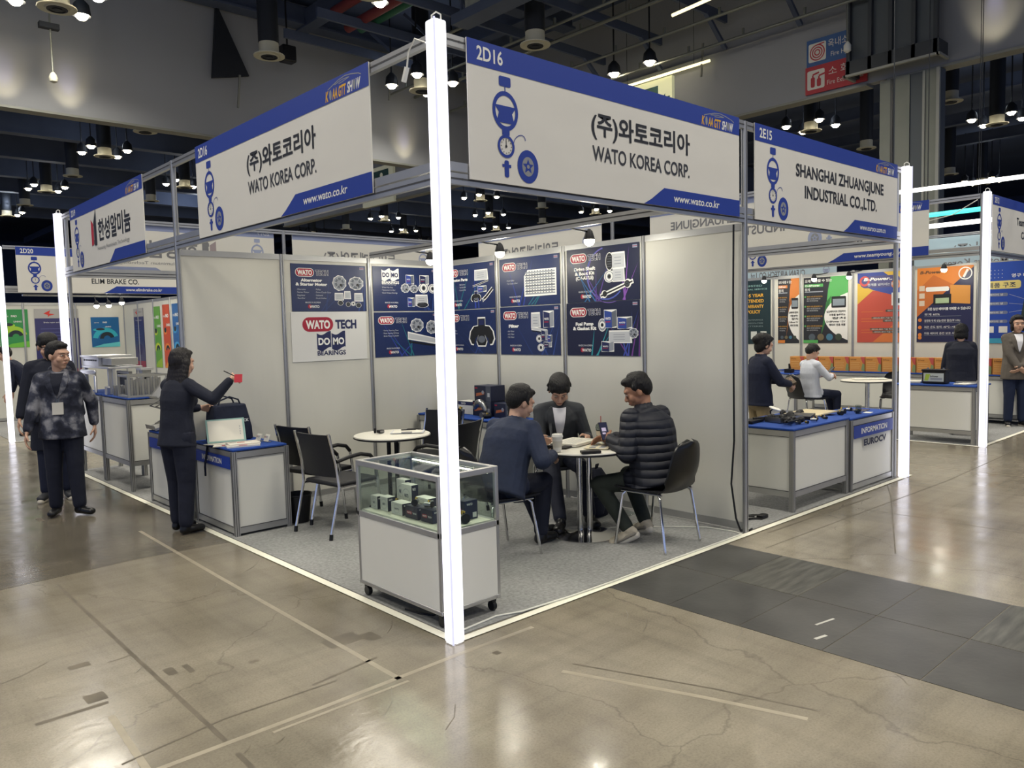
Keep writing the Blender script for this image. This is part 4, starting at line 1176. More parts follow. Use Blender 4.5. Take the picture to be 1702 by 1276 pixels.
def bpower(s, W, H):
    s.poly([(0, H * .55), (0, H), (W, H), (W, H * .7), (W * .3, H * .74)], ink('#c9a63f'))
    s.poly([(0, H), (W * .5, H), (W, H * .72), (W, H * .6), (W * .3, H * .75), (0, H * .86)], ink('#37478f')); s.lay()
    s.rrect(W * .05, H * .78, W * .82, H * .95, H * .08, ink('#4a4a78')); s.ring(W * .14, H * .88, W * .06, W * .1, ink('#c0504a')); s.ring(W * .74, H * .82, W * .05, W * .09, ink('#c77a4a')); s.lay()
    s.text('B-Power..', W * .12, H * .885, H * .042, PALE, w=W * .55, bold=.04, shear=.2); s.text('한계를 넘어서는 힘', W * .2, H * .81, H * .03, GR3, w=W * .5, bold=.02)
    s.poly([(0, 0), (0, H * .5), (W * .3, H * .72), (W, H * .5), (W, 0)], ink('#b04a3c')); s.lay()
    s.poly([(W * .3, 0), (W, 0), (W, H * .45), (W * .62, H * .2)], ink('#c4703c')); s.lay()
    s.rrect(W * .66, H * .52, W * .98, H * .7, .01, ink('#c9cbc8')); s.rect(W * .7, H * .55, W * .96, H * .62, BLKI)
    for i, (y, x) in enumerate(((.43, .55), (.33, .28), (.29, .5), (.17, .25), (.13, .3))):
        s.rrect(W * x, H * y, W * .96, H * (y + .035), H * .01, ink('#51463e')); s.lay(); s.text('배터리 제어 기술 특징', W * (x + .04), H * (y + .008), H * .018, GR3, w=W * .4); s.k -= 1
        s.line([(W * .08, H * (y + .01)), (W * .5, H * (y + .01))], H * .005, ORG)
poster(QX, 2.955, 2.04, 1.28, 2.53, 'red and yellow battery poster partly behind the end light post', bpower, ink('#b04a3c'))
def diag(s, W, H):
    s.poly([(0, H * .34), (W * .06, H * .38), (W, H * .98), (W, H), (0, H)], ORG)
    s.poly([(0, H * .34), (W * .06, H * .38), (W * .66, H * .76), (W * .3, H * .9), (0, H * .7)], ink('#b5652f')); s.lay()
    s.text('B-Power', W * .05, H * .92, H * .04, ink('#59402f'), w=W * .4, bold=.04, shear=.2)
    s.ring(W * .86, H * .9, W * .1, W * .12, PALE); s.line([(W * .83, H * .85), (W * .9, H * .95)], W * .04, PALE)
    s.rrect(W * .16, H * .68, W * .58, H * .74, H * .02, PALE)
    for i in range(3):
        s.rect(W * .04, H * (.69 - .1 * i), W * .14, H * (.76 - .1 * i), ink('#c9b9a6'))
    s.poly([(W * .6, H * .52), (W * .95, H * .5), (W * .95, H * .74), (W * .6, H * .76)], ink('#c98a3f')); s.rect(W * .3, H * .50, W * .62, H * .64, BLKI); s.lay(); s.rect(W * .34, H * .52, W * .58, H * .59, ink('#9fb38f'))
    s.text('모든 납산 배터리를 대체할 수 있습니다', W * .2, H * .43, H * .03, PALE, w=W * .76, bold=.02)
    for i, t in enumerate(('무게 60%', '경량화 두께 성능/연료 절감(약 10%)', '저온 온도 범위 -40℃~+80℃', '자동 배터리 충전 보호 시스템')):
        s.text(t, W * .14, H * (.36 - .085 * i), H * .026, PALE, w=W * (.28 if i == 0 else .64)); s.rect(W * .14, H * (.345 - .085 * i), W * .8, H * (.348 - .085 * i), GR1)
        s.disc(W * .06, H * (.3 - .1 * i) if i < 3 else H * .06, W * .035, ORG)
poster(QX, 1.925, 1.05, 1.28, 2.545, 'navy poster with an orange diagonal half, above the battery on the counter', diag, mat('poster_navy2', '#23264a', .4))
def struct_poster(s, W, H):
    for i in range(5):
        for k in range(3):
            s.disc(W * (.06 + .06 * i), H * (.9 - .045 * k), W * .008, GR3)
    s.text('영구 배터리', W * .45, H * .81, H * .035, PALE, w=W * .4, bold=.02)
    s.rrect(0, H * .67, W * .6, H * .77, H * .03, ink('#d8c87a')); s.lay(); s.text('제품 구조', W * .06, H * .69, H * .05, ink('#3a3f55'), w=W * .46, bold=.02)
    for i in range(4):
        y = H * (.58 - .11 * i)
        s.rrect(W * .03, y, W * .4, y + H * .04, H * .02, ink('#6a7390')); s.lay(); s.text('배터리 셀', W * .1, y + H * .01, H * .02, PALE, w=W * .22); s.k -= 1
        s.line([(W * .42, y + H * .02), (W * .8, H * (.5 - .04 * i))], H * .003, GR3)
    s.poly([(W * .6, H * .3), (W * .98, H * .34), (W * .98, H * .62), (W * .66, H * .56)], ink('#24342f'))
    for i in range(3):
        s.rect(W * (.04 + .22 * i), H * .13, W * (.18 + .22 * i), H * .21, PALE)
    s.rect(0, 0, W * .36, H * .06, ink('#3fa0bf'))
poster(QX, .90, .02, 1.26, 2.56, 'bright blue product structure poster behind the woman in the grey jacket', struct_poster, mat('poster_blue', '#2446a0', .4))
# posters of the far stand
FY = ('Y', 15.89); FX = ('X', 2.9915)
def swirl(c1, c2, c3):
    def f(s, W, H):
        s.ring(W * .5, H * .25, W * .28, W * .46, ink(c2), a0=.3, a1=PI * .95); s.ring(W * .55, H * .28, W * .12, W * .26, ink('#1d2a33'), a0=.2, a1=PI)
        s.disc(W * .3, H * .58, W * .24, ink(c2), H * .05); s.lay(); s.disc(W * .32, H * .6, W * .16, ink('#27343c'), H * .04)
        s.poly([(0, 0), (W, 0), (W, H * .16), (W * .4, H * .1)], ink(c3))
        s.text('PAD', W * .42, H * .8, H * .05, PALE, bold=.04); s.text('BRAKE', W * .12, H * .8, H * .035, PALE); s.text('LINING', W * .5, H * .66, H * .04, PALE, bold=.03)
    return f
poster(FY, 2.29, 2.87, 1.5, 2.17, 'turquoise brake pad poster on the far stand wall', swirl('#1f6f9a', '#2fa6b8', '#5fc0c4'), mat('poster_turq', '#1d5f94', .4))
poster(FX, 13.93, 13.5, 1.06, 2.33, 'lime green tall poster on the far stand side wall', swirl('#5f9a3a', '#b7c83a', '#8fb53a'), mat('poster_lime', '#5c9a38', .4))
poster(FX, 13.35, 12.95, 1.06, 2.35, 'orange-red tall poster on the far stand side wall', swirl('#c0442c', '#d87a3a', '#d8903f'), mat('poster_orange', '#c04a2c', .4))
poster(FX, 12.8, 12.4, 1.1, 2.35, 'blue tall poster at the near end of the far stand side wall', swirl('#2a5f9a', '#3f8fc0', '#4fa0c8'), mat('poster_bl2', '#2a5f9a', .4))
poster(FY, .55, 1.08, 1.55, 2.35, 'green poster on the far stand wall beside its light post', swirl('#2f8a4a', '#9fc83a', '#6ab53f'), mat('poster_green', '#2f8a4a', .4))
def skd(s, W, H):
    s.rect(0, H * .86, W, H, ink('#a9a7a4')); s.lay()
    s.poly([(W * .2, H * .93), (W * .36, H * .98), (W * .33, H * .93), (W * .46, H * .92), (W * .34, H * .9), (W * .3, H * .88), (W * .3, H * .91)], ink('#c8372e'))
    s.text('BRAKE', W * .56, H * .925, H * .025, GR2, w=W * .3); s.text('Brake repair and distribution', W * .5, H * .79, H * .02, PALE, w=W * .6, align='C')
    for k in range(6):
        s.rect(W * .12, H * (.7 - .05 * k), W * (.7 - .06 * (k % 3)), H * (.708 - .05 * k), ink('#555a8f'))
    s.rect(0, 0, W, H * .1, ink('#8f2f4a')); s.disc(W * .5, H * .3, W * .25, ink('#2f2a5a'), H * .1)
poster(FX, 15.2, 14.55, 1.05, 2.33, 'dark blue display poster with a grey top on the far stand side wall', skd, mat('poster_ind', '#2c2c62', .4))
poster(FY, 1.2, 2.05, .9, 2.36, 'dark blue display poster with a grey top behind the tall young man', skd, mat('poster_ind', '#2c2c62', .4))

# ================================================================ FURNITURE
TOPW = mat('white_table_top', '#dedcd0', 0.35); EDGE = mat('table_edge', '#17181c', 0.5)
def round_table(x, y, h, r, label, base_r=.26, legs=1):
    t = thing('round_table', label, 'table', (x, y, 0.005), 0, 'round white tables')
    MB().lathe([(r - .004, h - .001), (r, h - .006), (r, h - .012), (r - .01, h - .016)], (x, y, 0), TOPW, 48).build('tabletop', t)
    MB().lathe([(r - .012, h - .03), (r + .002, h - .024), (r + .002, h - .012), (r - .004, h - .012)], (x, y, 0), EDGE, 48).build('edge_band', t)
    if legs == 1:
        for dx in (-.028, .028):
            MB().cyl((x + dx, y - dx, .03), (x + dx, y - dx, h - .03), .022, CHROME, 16).build('column', t)
        MB().lathe([(base_r, .006), (base_r, .012), (base_r * .8, .02), (.09, .035), (.05, .05), (.02, .05)], (x, y, 0.0), CHROME, 40).build('base', t)
    elif legs == 2:
        MB().cyl((x, y, .03), (x, y, h - .03), .035, CHROME, 16).build('column', t)
        MB().lathe([(base_r, .006), (base_r, .012), (.09, .035), (.02, .05)], (x, y, 0.0), CHROME, 32).build('base', t)
    else:
        for k in range(4):
            a = k * PI / 2 + .4
            q = MB().cyl((x + .05 * math.cos(a), y + .05 * math.sin(a), .05), (x + .05 * math.cos(a), y + .05 * math.sin(a), h - .03), .013, DARKM, 10)
            q.tube([(x + .05 * math.cos(a), y + .05 * math.sin(a), .06), (x + .28 * math.cos(a), y + .28 * math.sin(a), .02)], .013, DARKM, 8)
            q.build('leg', t)
    return t
round_table(2.06, .90, .735, .40, 'round white table with chrome column between the three seated men')
round_table(1.5, 2.83, .735, .36, 'empty round white table behind the glass showcase, a clipboard on it', legs=4)
round_table(10.0, 2.02, .735, .40, 'round white table in the battery stand before a dark chair', legs=2)

def counter(name, label, x0, y0, x1, y1, h, faces, top=BLUETOP, legs=0.0, group=None, over=0.0, topz=.02):
    """system-frame counter: corner posts, rails and white infills; blue cloth top."""
    t = thing(name, label, 'counter', ((x0 + x1) / 2, (y0 + y1) / 2, 0.005), 0, group)
    w = .042
    for i, (a, b) in enumerate(((x0, y0), (x1 - w, y0), (x1 - w, y1 - w), (x0, y1 - w))):
        q = MB().box((a, b, .005), (a + w, b + w, h), ALU)
        for gx in (.012, .030):
            q.box((a + gx - .0025, b - .001, .006), (a + gx + .0025, b + w + .001, h - .002), ALUD)
            q.box((a - .001, b + gx - .0025, .006), (a + w + .001, b + gx + .0025, h - .002), ALUD)
        q.build('post', t, smooth=False)
    zb = max(legs, .02)
    for k, (p, q) in enumerate((((x0 + w, y0 + w / 2), (x1 - w, y0 + w / 2)), ((x1 - w / 2, y0 + w), (x1 - w / 2, y1 - w)), ((x1 - w, y1 - w / 2), (x0 + w, y1 - w / 2)), ((x0 + w / 2, y1 - w), (x0 + w / 2, y0 + w)))):
        if k not in faces:
            continue
        d = Vector((q[0] - p[0], q[1] - p[1], 0)); L = d.length; d.normalize()
        MB().bar((p[0], p[1], zb + .03), (q[0], q[1], zb + .03), .03, .05, ALU).bar((p[0], p[1], zb + .058), (q[0], q[1], zb + .058), .034, .004, ALUD).build('bottom_rail', t, smooth=False)
        MB().bar((p[0], p[1], h - .03), (q[0], q[1], h - .03), .03, .05, ALU).bar((p[0], p[1], h - .058), (q[0], q[1], h - .058), .034, .004, ALUD).build('top_rail', t, smooth=False)
        MB().bar((p[0], p[1], (zb + h) / 2), (q[0], q[1], (zb + h) / 2), .012, h - zb - .12, CABW).build('side_panel', t, smooth=False)
    MB().box((x0 + .01 - over, y0 + .01 - over, h), (x1 - .01 + over, y1 - .01 + over, h + topz), top).build('countertop', t, bev=.006)
    return t
def info_band(par, face, x, a, b, z0, z1, text, sub=None, fr=(.1, .9)):
    """blue strip with pale letters fixed to a counter's face; face 'X' looks to -X (a > b in Y), 'Y' looks to -Y."""
    W = abs(b - a)
    o, U = (Vector((x, a, z0)), Vector((0, -1, 0))) if face == 'X' else (Vector((a, x, z0)), Vector((1, 0, 0)))
    s = Sheet(o, U)
    s.rect(0, 0, W, z1 - z0, BLUE); s.lay()
    s.text(text, W * fr[0], (z1 - z0) * .28, (z1 - z0) * .46, INKW, w=W * (fr[1] - fr[0]), bold=.02)
    if sub:
        s.text(sub, W * (fr[0] + .06), -(z1 - z0) * .72, (z1 - z0) * .5, INKB if False else ink('#1c2340'), w=W * .58, bold=.05)
    return s.build('lettering', par)
c1 = counter('information_counter', 'white information counter holding the open folder, beside the black chairs', .03, 3.02, .54, 3.90, .725, (0, 1, 3))
info_band(c1, 'X', .028, 3.86, 3.06, .575, .68, 'INFORMATION', fr=(.23, .77))
c2 = counter('information_counter', 'white information counter behind the woman in black, the folding rack on it', .03, 4.05, .54, 5.15, .725, (0, 1, 3))
info_band(c2, 'X', .028, 5.1, 4.1, .575, .68, 'INFORMATION', fr=(.25, .75))
c3 = counter('information_counter', 'white information counter with a blue name band at the end of the car-part stand', 4.97, .02, 6.0, .52, .715, (0, 1, 3))
info_band(c3, 'Y', .017, 5.02, 5.95, .53, .655, 'INFORMATION', 'EUROCV', fr=(.18, .84))
counter('display_counter', 'white counter with a blue cloth spread with car parts', 3.84, .03, 4.93, .73, .735, (0, 1, 3), legs=.13, over=.02)
counter('display_counter', 'low corner display counter on legs carrying the aluminium profiles, outer half', .03, 5.78, .50, 6.78, 1.02, (0, 1, 3), legs=.28)
counter('display_counter', 'low corner display counter on legs near the aluminium stand light post', .03, 6.80, .50, 7.78, 1.02, (0, 1, 3), legs=.28)
counter('display_counter', 'white counter with a blue top carrying the battery, across the aisle', 8.80, .10, 9.35, 1.12, .77, (0, 1, 3), legs=.13, over=.03)
counter('display_counter', 'long white back counter under the row of orange boxes', 11.25, .05, 11.72, 4.3, .755, (0, 1, 3), legs=.1)
counter('display_counter', 'white side counter with a blue top beside the woman with the hair bun', 9.95, 3.2, 10.6, 3.75, .78, (0, 1, 3), legs=.1)
counter('product_shelf', 'blue-topped product shelf along the wall under the posters', 2.52, 2.1, 2.97, 3.86, .755, (0, 1, 3))

# chairs ---------------------------------------------------------
SEATB = mat('black_seat', '#101218', 0.5, bump=.2, bscale=150); SHELL = mat('black_shell', '#0c0d10', 0.35)
def shell_chair(x, y, rz, label):
    """stacking chair with a one-piece plastic shell and four splayed chrome legs; faces +Y before turning."""
    t = thing('shell_chair', label, 'chair', (x, y, .0055), rz, 'black shell chairs with chrome legs')
    n, k = 14, 18
    prof = []
    for i in range(k + 1):
        u = i / k
        if u < .45:
            prof.append((.22 - .44 * u / .45, .445 + .012 * math.sin(u / .45 * PI) * -1, .22 - .02 * u))
        else:
            v = (u - .45) / .55
            prof.append((-.22 - .035 * math.sin(min(1, v * 2) * PI / 2) - .09 * v, .445 + .11 * (1 - math.cos(min(1, v * 1.35) * PI / 2)) + .27 * v, .205 * math.sqrt(max(.004, 1 - max(0, (v - .25) / .755) ** 2.6))))
    fr, bk = [], []
    for (py, pz, hw) in prof:
        for j in range(n + 1):
            q = (j / n * 2 - 1)
            curl = .035 * q * q
            fr.append((q * hw, py + curl * (1 if pz > .5 else .2), pz + curl * .5))
            bk.append((q * hw, py + curl * (1 if pz > .5 else .2) - (.012 if pz > .5 else 0), pz + curl * .5 - (.004 if pz > .5 else .014)))
    m = n + 1; tot = len(fr)
    f1 = [(j * m + i, j * m + i + 1, (j + 1) * m + i + 1, (j + 1) * m + i) for j in range(k) for i in range(n)]
    bd = list(range(m)) + [j * m + n for j in range(1, k + 1)] + [k * m + i for i in range(n - 1, -1, -1)] + [j * m for j in range(k - 1, 0, -1)]
    fs = f1 + [tuple(tot + a for a in reversed(f)) for f in f1] + [(bd[i], tot + bd[i], tot + bd[(i + 1) % len(bd)], bd[(i + 1) % len(bd)]) for i in range(len(bd))]
    sh = MB().add(fr + bk, fs, SHELL).build('shell')
    sh.parent = t
    for sx in (-1, 1):
        for sy, nm in ((1, 'leg'), (-1, 'leg')):
            l = MB().tube([(sx * .24, sy * .23 - .02, .0), (sx * .215, sy * .17 - .02, .40), (sx * .20, sy * .15 - .02, .425), (sx * .15, sy * .13 - .02, .43)], .0105, CHROME, 8).build(nm)
            l.parent = t
        r = MB().tube([(sx * .205, .17, .427), (sx * .205, -.20, .427)], .009, CHROME, 8).build('side_rail')
        r.parent = t
    return t
def arm_chair(x, y, rz, label):
    """stacking armchair: padded seat and back, chrome legs, black curved arm pads; faces +Y before turning."""
    t = thing('arm_chair', label, 'chair', (x, y, .005), rz, 'black armchairs with chrome legs')
    def pt(mb, n, **kw):
        o = mb.build(n, **kw); o.parent = t; return o
    pt(MB().box((-.23, -.20, .415), (.23, .23, .455), SEATB), 'seat', bev=.018)
    rg = []
    for i in range(9):
        v = i / 8
        z = .50 + .36 * v; yb = -.20 - .07 * v
        w = .225 - .01 * math.sin(v * PI)
        rg.append([Vector((w * q, yb - .03 * (1 - q * q) + e, z)) for q, e in [(-1, 0), (-.5, 0), (0, 0), (.5, 0), (1, 0), (1, .022), (.5, .022), (0, .022), (-.5, .022), (-1, .022)]])
    pt(MB().rings(rg, SEATB), 'backrest')
    for sx in (-1, 1):
        pt(MB().tube([(sx * .26, .24, 0.03), (sx * .26, .20, .42), (sx * .26, .17, .60), (sx * .26, .12, .65)], .012, CHROME, 8), 'leg')
        pt(MB().tube([(sx * .25, -.30, 0.03), (sx * .25, -.20, .42), (sx * .24, -.22, .62), (sx * .235, -.28, .875)], .012, CHROME, 8), 'leg')
        pt(MB().tube([(sx * .26, .17, .60), (sx * .265, .12, .652), (sx * .265, .02, .675), (sx * .262, -.10, .665), (sx * .25, -.215, .64)], .017, BLACKP, 8), 'armrest')
        pt(MB().tube([(sx * .25, -.19, .41), (sx * .25, .21, .41)], .010, CHROME, 8), 'side_rail')
        pt(MB().cyl((sx * .26, .243, 0), (sx * .26, .239, .05), .016, BLACKP, 10), 'foot_cap')
        pt(MB().cyl((sx * .25, -.303, 0), (sx * .25, -.297, .05), .016, BLACKP, 10), 'foot_cap')
    return t
arm_chair(.80, 2.60, -PI / 2 + .12, 'black armchair with chrome legs in front of its twin, beside the information counter')
arm_chair(.92, 3.22, -PI / 2 + .2, 'black armchair behind its twin, at the wall beside the waste bin')
arm_chair(2.1, 3.05, PI / 2 + .3, 'black armchair between the empty round table and the product shelf')
arm_chair(1.75, 2.35, .35, 'black armchair at the empty round table, behind the corner light post')
shell_chair(1.27, 1.05, -1.75, 'black shell chair under the man in the blue-grey suit')
shell_chair(2.52, 1.64, 2.42, 'black shell chair under the man in the dark grey suit facing the camera')
shell_chair(2.27, .35, .05, 'black shell chair under the man in the padded jacket')
shell_chair(9.52, 2.78, -2.0, 'black shell chair under the seated man in the white shirt')
shell_chair(10.35, 1.72, 1.9, 'dark shell chair behind the round table in the battery stand')
# ================================================================ PEOPLE
from mathutils.bvhtree import BVHTree
def capsule(mb, p, q, r1, r2, m, n=12):
    p, q = Vector(p), Vector(q)
    d = q - p
    L = d.length
    d = d / L if L > 1e-6 else Vector((0, 0, 1))
    x = d.orthogonal().normalized(); y = d.cross(x)
    rg = []
    for i in range(5):
        t = -PI / 2 + PI / 2 * (i + .08) / 4.08
        rg.append((p + d * (r1 * math.sin(t)), r1 * math.cos(t)))
    for i in range(5):
        t = PI / 2 * i / 4.08
        rg.append((q + d * (r2 * math.sin(t)), r2 * math.cos(t)))
    mb.rings([[c + (x * math.cos(a) + y * math.sin(a)) * r for a in [2 * PI * j / n for j in range(n)]] for c, r in rg], m)
def ell(mb, c, r, fr, m):
    R = Matrix(fr).transposed()
    mb.ball(c, r, m, 16, 10, R)
def solidify_union(mb, name, vox, parent, m, it=3, fac=.5, keep=None):
    """melts overlapping closed shapes into one continuous surface."""
    me = bpy.data.meshes.new('tmp')
    me.from_pydata(mb.v, [], mb.f)
    o = bpy.data.objects.new('tmp', me)
    COL.objects.link(o)
    a = o.modifiers.new('r', 'REMESH'); a.mode = 'VOXEL'; a.voxel_size = vox
    b = o.modifiers.new('s', 'SMOOTH'); b.factor = fac; b.iterations = it
    dg = bpy.context.evaluated_depsgraph_get()
    new = bpy.data.meshes.new_from_object(o.evaluated_get(dg))
    bpy.data.objects.remove(o); bpy.data.meshes.remove(me)
    if keep is not None:
        bm = bmesh.new(); bm.from_mesh(new)
        bmesh.ops.delete(bm, geom=[v for v in bm.verts if not keep(v.co)], context='VERTS')
        bm.to_mesh(new); bm.free()
    new.name = name
    new.materials.clear(); new.materials.append(m)
    new.polygons.foreach_set('use_smooth', [True] * len(new.polygons))
    new.polygons.foreach_set('material_index', [0] * len(new.polygons))
    ob = bpy.data.objects.new(name, new)
    COL.objects.link(ob)
    if parent is not None:
        ob.parent = parent
        ob.matrix_parent_inverse = Matrix.LocRotScale(parent.location, parent.rotation_euler, None).inverted()
    return ob
def ik(a, t, l1, l2, pole):
    a, t, pole = Vector(a), Vector(t), Vector(pole)
    d = t - a
    D = min(d.length, (l1 + l2) * .999)
    d.normalize()
    t = a + d * D
    x = (l1 * l1 - l2 * l2 + D * D) / (2 * D)
    h = math.sqrt(max(0, l1 * l1 - x * x))
    pp = pole - d * pole.dot(d)
    pp = pp.normalized() if pp.length > 1e-4 else d.orthogonal().normalized()
    return a + d * x + pp * h, t
SKIN = mat('skin', '#c49d86', 0.55, noise=.06, nscale=20)
SKIN2 = mat('skin_tan', '#a87c62', 0.55, noise=.06, nscale=20)
HAIR = mat('black_hair', '#09080a', 0.62, bump=.5, bscale=120, stretch=(1, 1, .15))
HAIRB = mat('brown_black_hair', '#120d0e', 0.5, bump=.5, bscale=140, stretch=(1, 1, .1))
EYEW = mat('eye_white', '#c9c4bc', .3); EYEB = mat('eye_dark', '#15100e', .3); LIP = mat('lip', '#94594f', .5); BROW = mat('brow', '#1a1513', .7)
def cloth(name, c, noise=.08, bump=.55, bs=9, **k):
    return mat(name, c, .85, noise=noise, nscale=14, bump=bump, bscale=bs, **k)
def person(label, loc, yaw, H=1.70, hip=None, lean=0.0, side=0.0, twist=0.0, hand_l=None, hand_r=None, elbow_l=None, elbow_r=None, foot_l=None, foot_r=None, toe_l=None, toe_r=None,
           knee_l=None, knee_r=None, look=(0, 0), neckfwd=.02, skin=None, hairm=None, hair='short', top=None, topname='jacket', bottom=None, shoem=None, shirt=None, vdepth=.22, collar=None, female=False, curl=.5,
           curl_l=None, curl_r=None, hem=.0, bulk=0.0, legw=1.0, fingers_l=None, fingers_r=None, solem=None, hood=False, coat=0.0, vox=.0058, lanyard=None, badge=None, roll=0.0):
    """everything below is in the person's own frame: +X to their right, +Y the way they face, Z up; loc on the floor under the hips."""
    k = H / 1.75
    skin = skin or SKIN; hairm = hairm or HAIR
    loc = Vector(loc)
    A = Matrix.Rotation(yaw, 4, 'Z'); A.translation = loc
    def W(v):
        return A @ Vector(v)
    A3 = A.to_3x3()
    t = thing('person', label, 'person', tuple(loc), 0)
    sit = hip is not None
    hz = hip if sit else .93 * k
    P = Vector((0, 0, hz))
    u = Vector((math.sin(side), math.sin(lean) * math.cos(side), math.cos(lean) * math.cos(side))).normalized()
    r = Vector((math.cos(twist), math.sin(twist), 0)); r = (r - u * r.dot(u)).normalized()
    f = u.cross(r)
    sw = (.165 if not female else .145) * k
    sh = P + u * .47 * k
    SL, SR = sh - r * sw, sh + r * sw
    nb = P + u * .515 * k
    hp, hy = look[0], look[1]
    # head frame: yaw from the chest, then pitch
    hf = (f * math.cos(hy) + r * math.sin(hy)).normalized()
    hf = Vector((hf.x, hf.y, 0)).normalized() if not sit or abs(lean) < 1.2 else hf
    hf = (hf * math.cos(hp) + Vector((0, 0, 1)) * math.sin(hp)).normalized()
    hr = hf.cross(Vector((0, 0, 1))).normalized()
    hr = (hr * math.cos(roll) + hr.cross(hf) * math.sin(roll)).normalized()
    hu = hr.cross(hf)
    C = nb + (u * .5 + Vector((0, 0, .5))) * .163 * k + Vector((f.x, f.y, 0)) * neckfwd + hf * .015 + Vector((0, 0, .02 if hood else 0))
    hk = k * 1.10
    def Hd(x, y, z):
        return C + (hr * x + hf * y + hu * z) * hk
    hfr = [A3 @ hr, A3 @ hf, A3 @ hu]
    tfr = [A3 @ r, A3 @ f, A3 @ u]
    # limbs
    ua, fa = .285 * k, .25 * k
    hl = Vector(hand_l) if hand_l else SL + Vector((-.045 * k - bulk, .06, -.52 * k))
    hrr = Vector(hand_r) if hand_r else SR + Vector((.045 * k + bulk, .06, -.52 * k))
    EL, HL = ik(SL, hl, ua, fa, elbow_l or (-.25, -1, -.1))
    ER, HR = ik(SR, hrr, ua, fa, elbow_r or (.25, -1, -.1))
    th, sn = .425 * k, .42 * k
    JL, JR = P - r * .085 * k, P + r * .085 * k
    FL = Vector(foot_l) if foot_l else Vector((-.10 * k, 0, .075))
    FR = Vector(foot_r) if foot_r else Vector((.10 * k, 0, .075))
    KL, FL = ik(JL, FL, th, sn, knee_l or (-.05, 1, .2))
    KR, FR = ik(JR, FR, th, sn, knee_r or (.05, 1, .2))
    TL = Vector(toe_l or (-.25, 1, 0)).normalized(); TR = Vector(toe_r or (.25, 1, 0)).normalized()
    # ---- body
    b = MB()
    M0 = skin
    def cap(m_, p, q, r1, r2):
        capsule(m_, W(p), W(q), r1, r2, M0)
    def el(m_, c, rr, fr):
        ell(m_, W(c), rr, fr, M0)
    def torso(m_, g, hemz=None):
        fem = .9 if female else 1.0
        if hemz is None:
            prof = ((-.12, .08, .06), (-.06, .145, .10), (.02, .155, .106), (.12, .150 * fem, .105), (.20, .142 * fem, .102), (.30, .160 * fem, .112), (.40, .172 * fem, .108), (.475, .150 * fem, .085), (.52, .075, .06), (.535, .04, .04))
        else:
            hx = .186 if not female else .176
            prof = ((-hemz, hx + .004, .138), (-hemz + .012, hx + .008, .142), (-.03, hx - .004, .134), (.06, (.176 if not female else .165), .124), (.16, .168 * fem, .116), (.24, .166 * fem, .114), (.33, .178 * fem, .122), (.42, .186 * fem, .115), (.485, .155 * fem, .09), (.525, .08, .068), (.54, .045, .045))
        rg = []
        for z, rx, ry in prof:
            gg = g + (bulk * .55 if hemz is not None and z < .45 else bulk * .2 if hemz is not None else 0)
            # a seated back curls forward towards the neck
            c_ = P + u * z * k - f * (.012 if .1 < z < .4 else 0) * k
            rg.append([W(c_ + r * (rx * k + gg) * math.cos(2 * PI * i / 20) + f * (ry * k + gg) * math.sin(2 * PI * i / 20)) for i in range(20)])
        m_.rings(rg, M0)
        if female:
            for q in (-1, 1):
                el(m_, P + u * .335 * k + f * .085 * k + r * q * .065 * k, (.060 * k + g * .6,) * 3, tfr)
        cap(m_, SL, SR, .060 * k + g * .7, .060 * k + g * .7)
        for S_ in (SL, SR):
            cap(m_, nb + u * .01, S_ + u * .012, .045 * k + g * .5, .05 * k + g * .6)
    torso(b, -.006)
    cap(b, nb - u * .03, Hd(0, -.02, -.06), .052 * k, .048 * k)
    # head
    for c, rr in (((0, -.012, .032), (.076, .094, .098)), ((0, .018, -.045), (.060, .070, .062)), ((0, .050, -.094), (.028, .026, .022)), ((0, .078, -.062), (.026, .018, .016)), ((0, .074, .035), (.058, .022, .022))):
        el(b, Hd(*c), tuple(x * hk for x in rr), hfr)
    for q in (-1, 1):
        el(b, Hd(q * .040, .058, -.026), (.028 * hk, .026 * hk, .03 * hk), hfr)
        el(b, Hd(q * .079, -.008, -.004), (.010 * hk, .02 * hk, .031 * hk), hfr)
        el(b, Hd(q * .033, .068, .008), (.019 * hk, .017 * hk, .011 * hk), hfr)
    cap(b, Hd(0, .084, .014), Hd(0, .104, -.022), .009 * hk, .0145 * hk)
    for q in (-1, 1):
        el(b, Hd(q * .014, .094, -.025), (.009 * hk, .011 * hk, .008 * hk), hfr)
    el(b, Hd(0, .09, -.052), (.023 * hk, .009 * hk, .006 * hk), hfr)
    el(b, Hd(0, .088, -.064), (.020 * hk, .009 * hk, .007 * hk), hfr)
    # arms and hands
    for S_, E_, Hh, q, fd, cu in ((SL, EL, HL, -1, fingers_l, curl_l), (SR, ER, HR, 1, fingers_r, curl_r)):
        cap(b, S_, E_, .05 * k, .040 * k)
        cap(b, E_, Hh, .040 * k, .026 * k)
        d = (Hh - E_).normalized()
        fdir = Vector(fd).normalized() if fd else (d * .8 + Vector((0, 0, -.25))).normalized()
        # palm normal: inward and downward
        pn = Vector((-q * .8, 0, -.5)); pn = (pn - fdir * pn.dot(fdir)).normalized()
        sd = fdir.cross(pn).normalized()
        if sd.dot(Vector((0, 1, .4))) < 0:
            sd = -sd
        c_ = curl if cu is None else cu
        base = Hh + fdir * .015
        for i in range(4):
            o_ = (i - 1.5) * .019 * k
            cap(b, base + sd * o_ * .7, base + fdir * .078 * k + sd * o_, .0135 * k, .0125 * k)
            ln = (.036, .043, .045, .037)[i] * k
            p0 = base + fdir * .082 * k + sd * o_
            dr = fdir
            for j in range(3):
                dr = (dr * math.cos(c_ * .75) + pn * math.sin(c_ * .75)).normalized()
                p1 = p0 + dr * ln * (1.0, .72, .55)[j]
                cap(b, p0, p1, .0092 * k, .0082 * k)
                p0 = p1
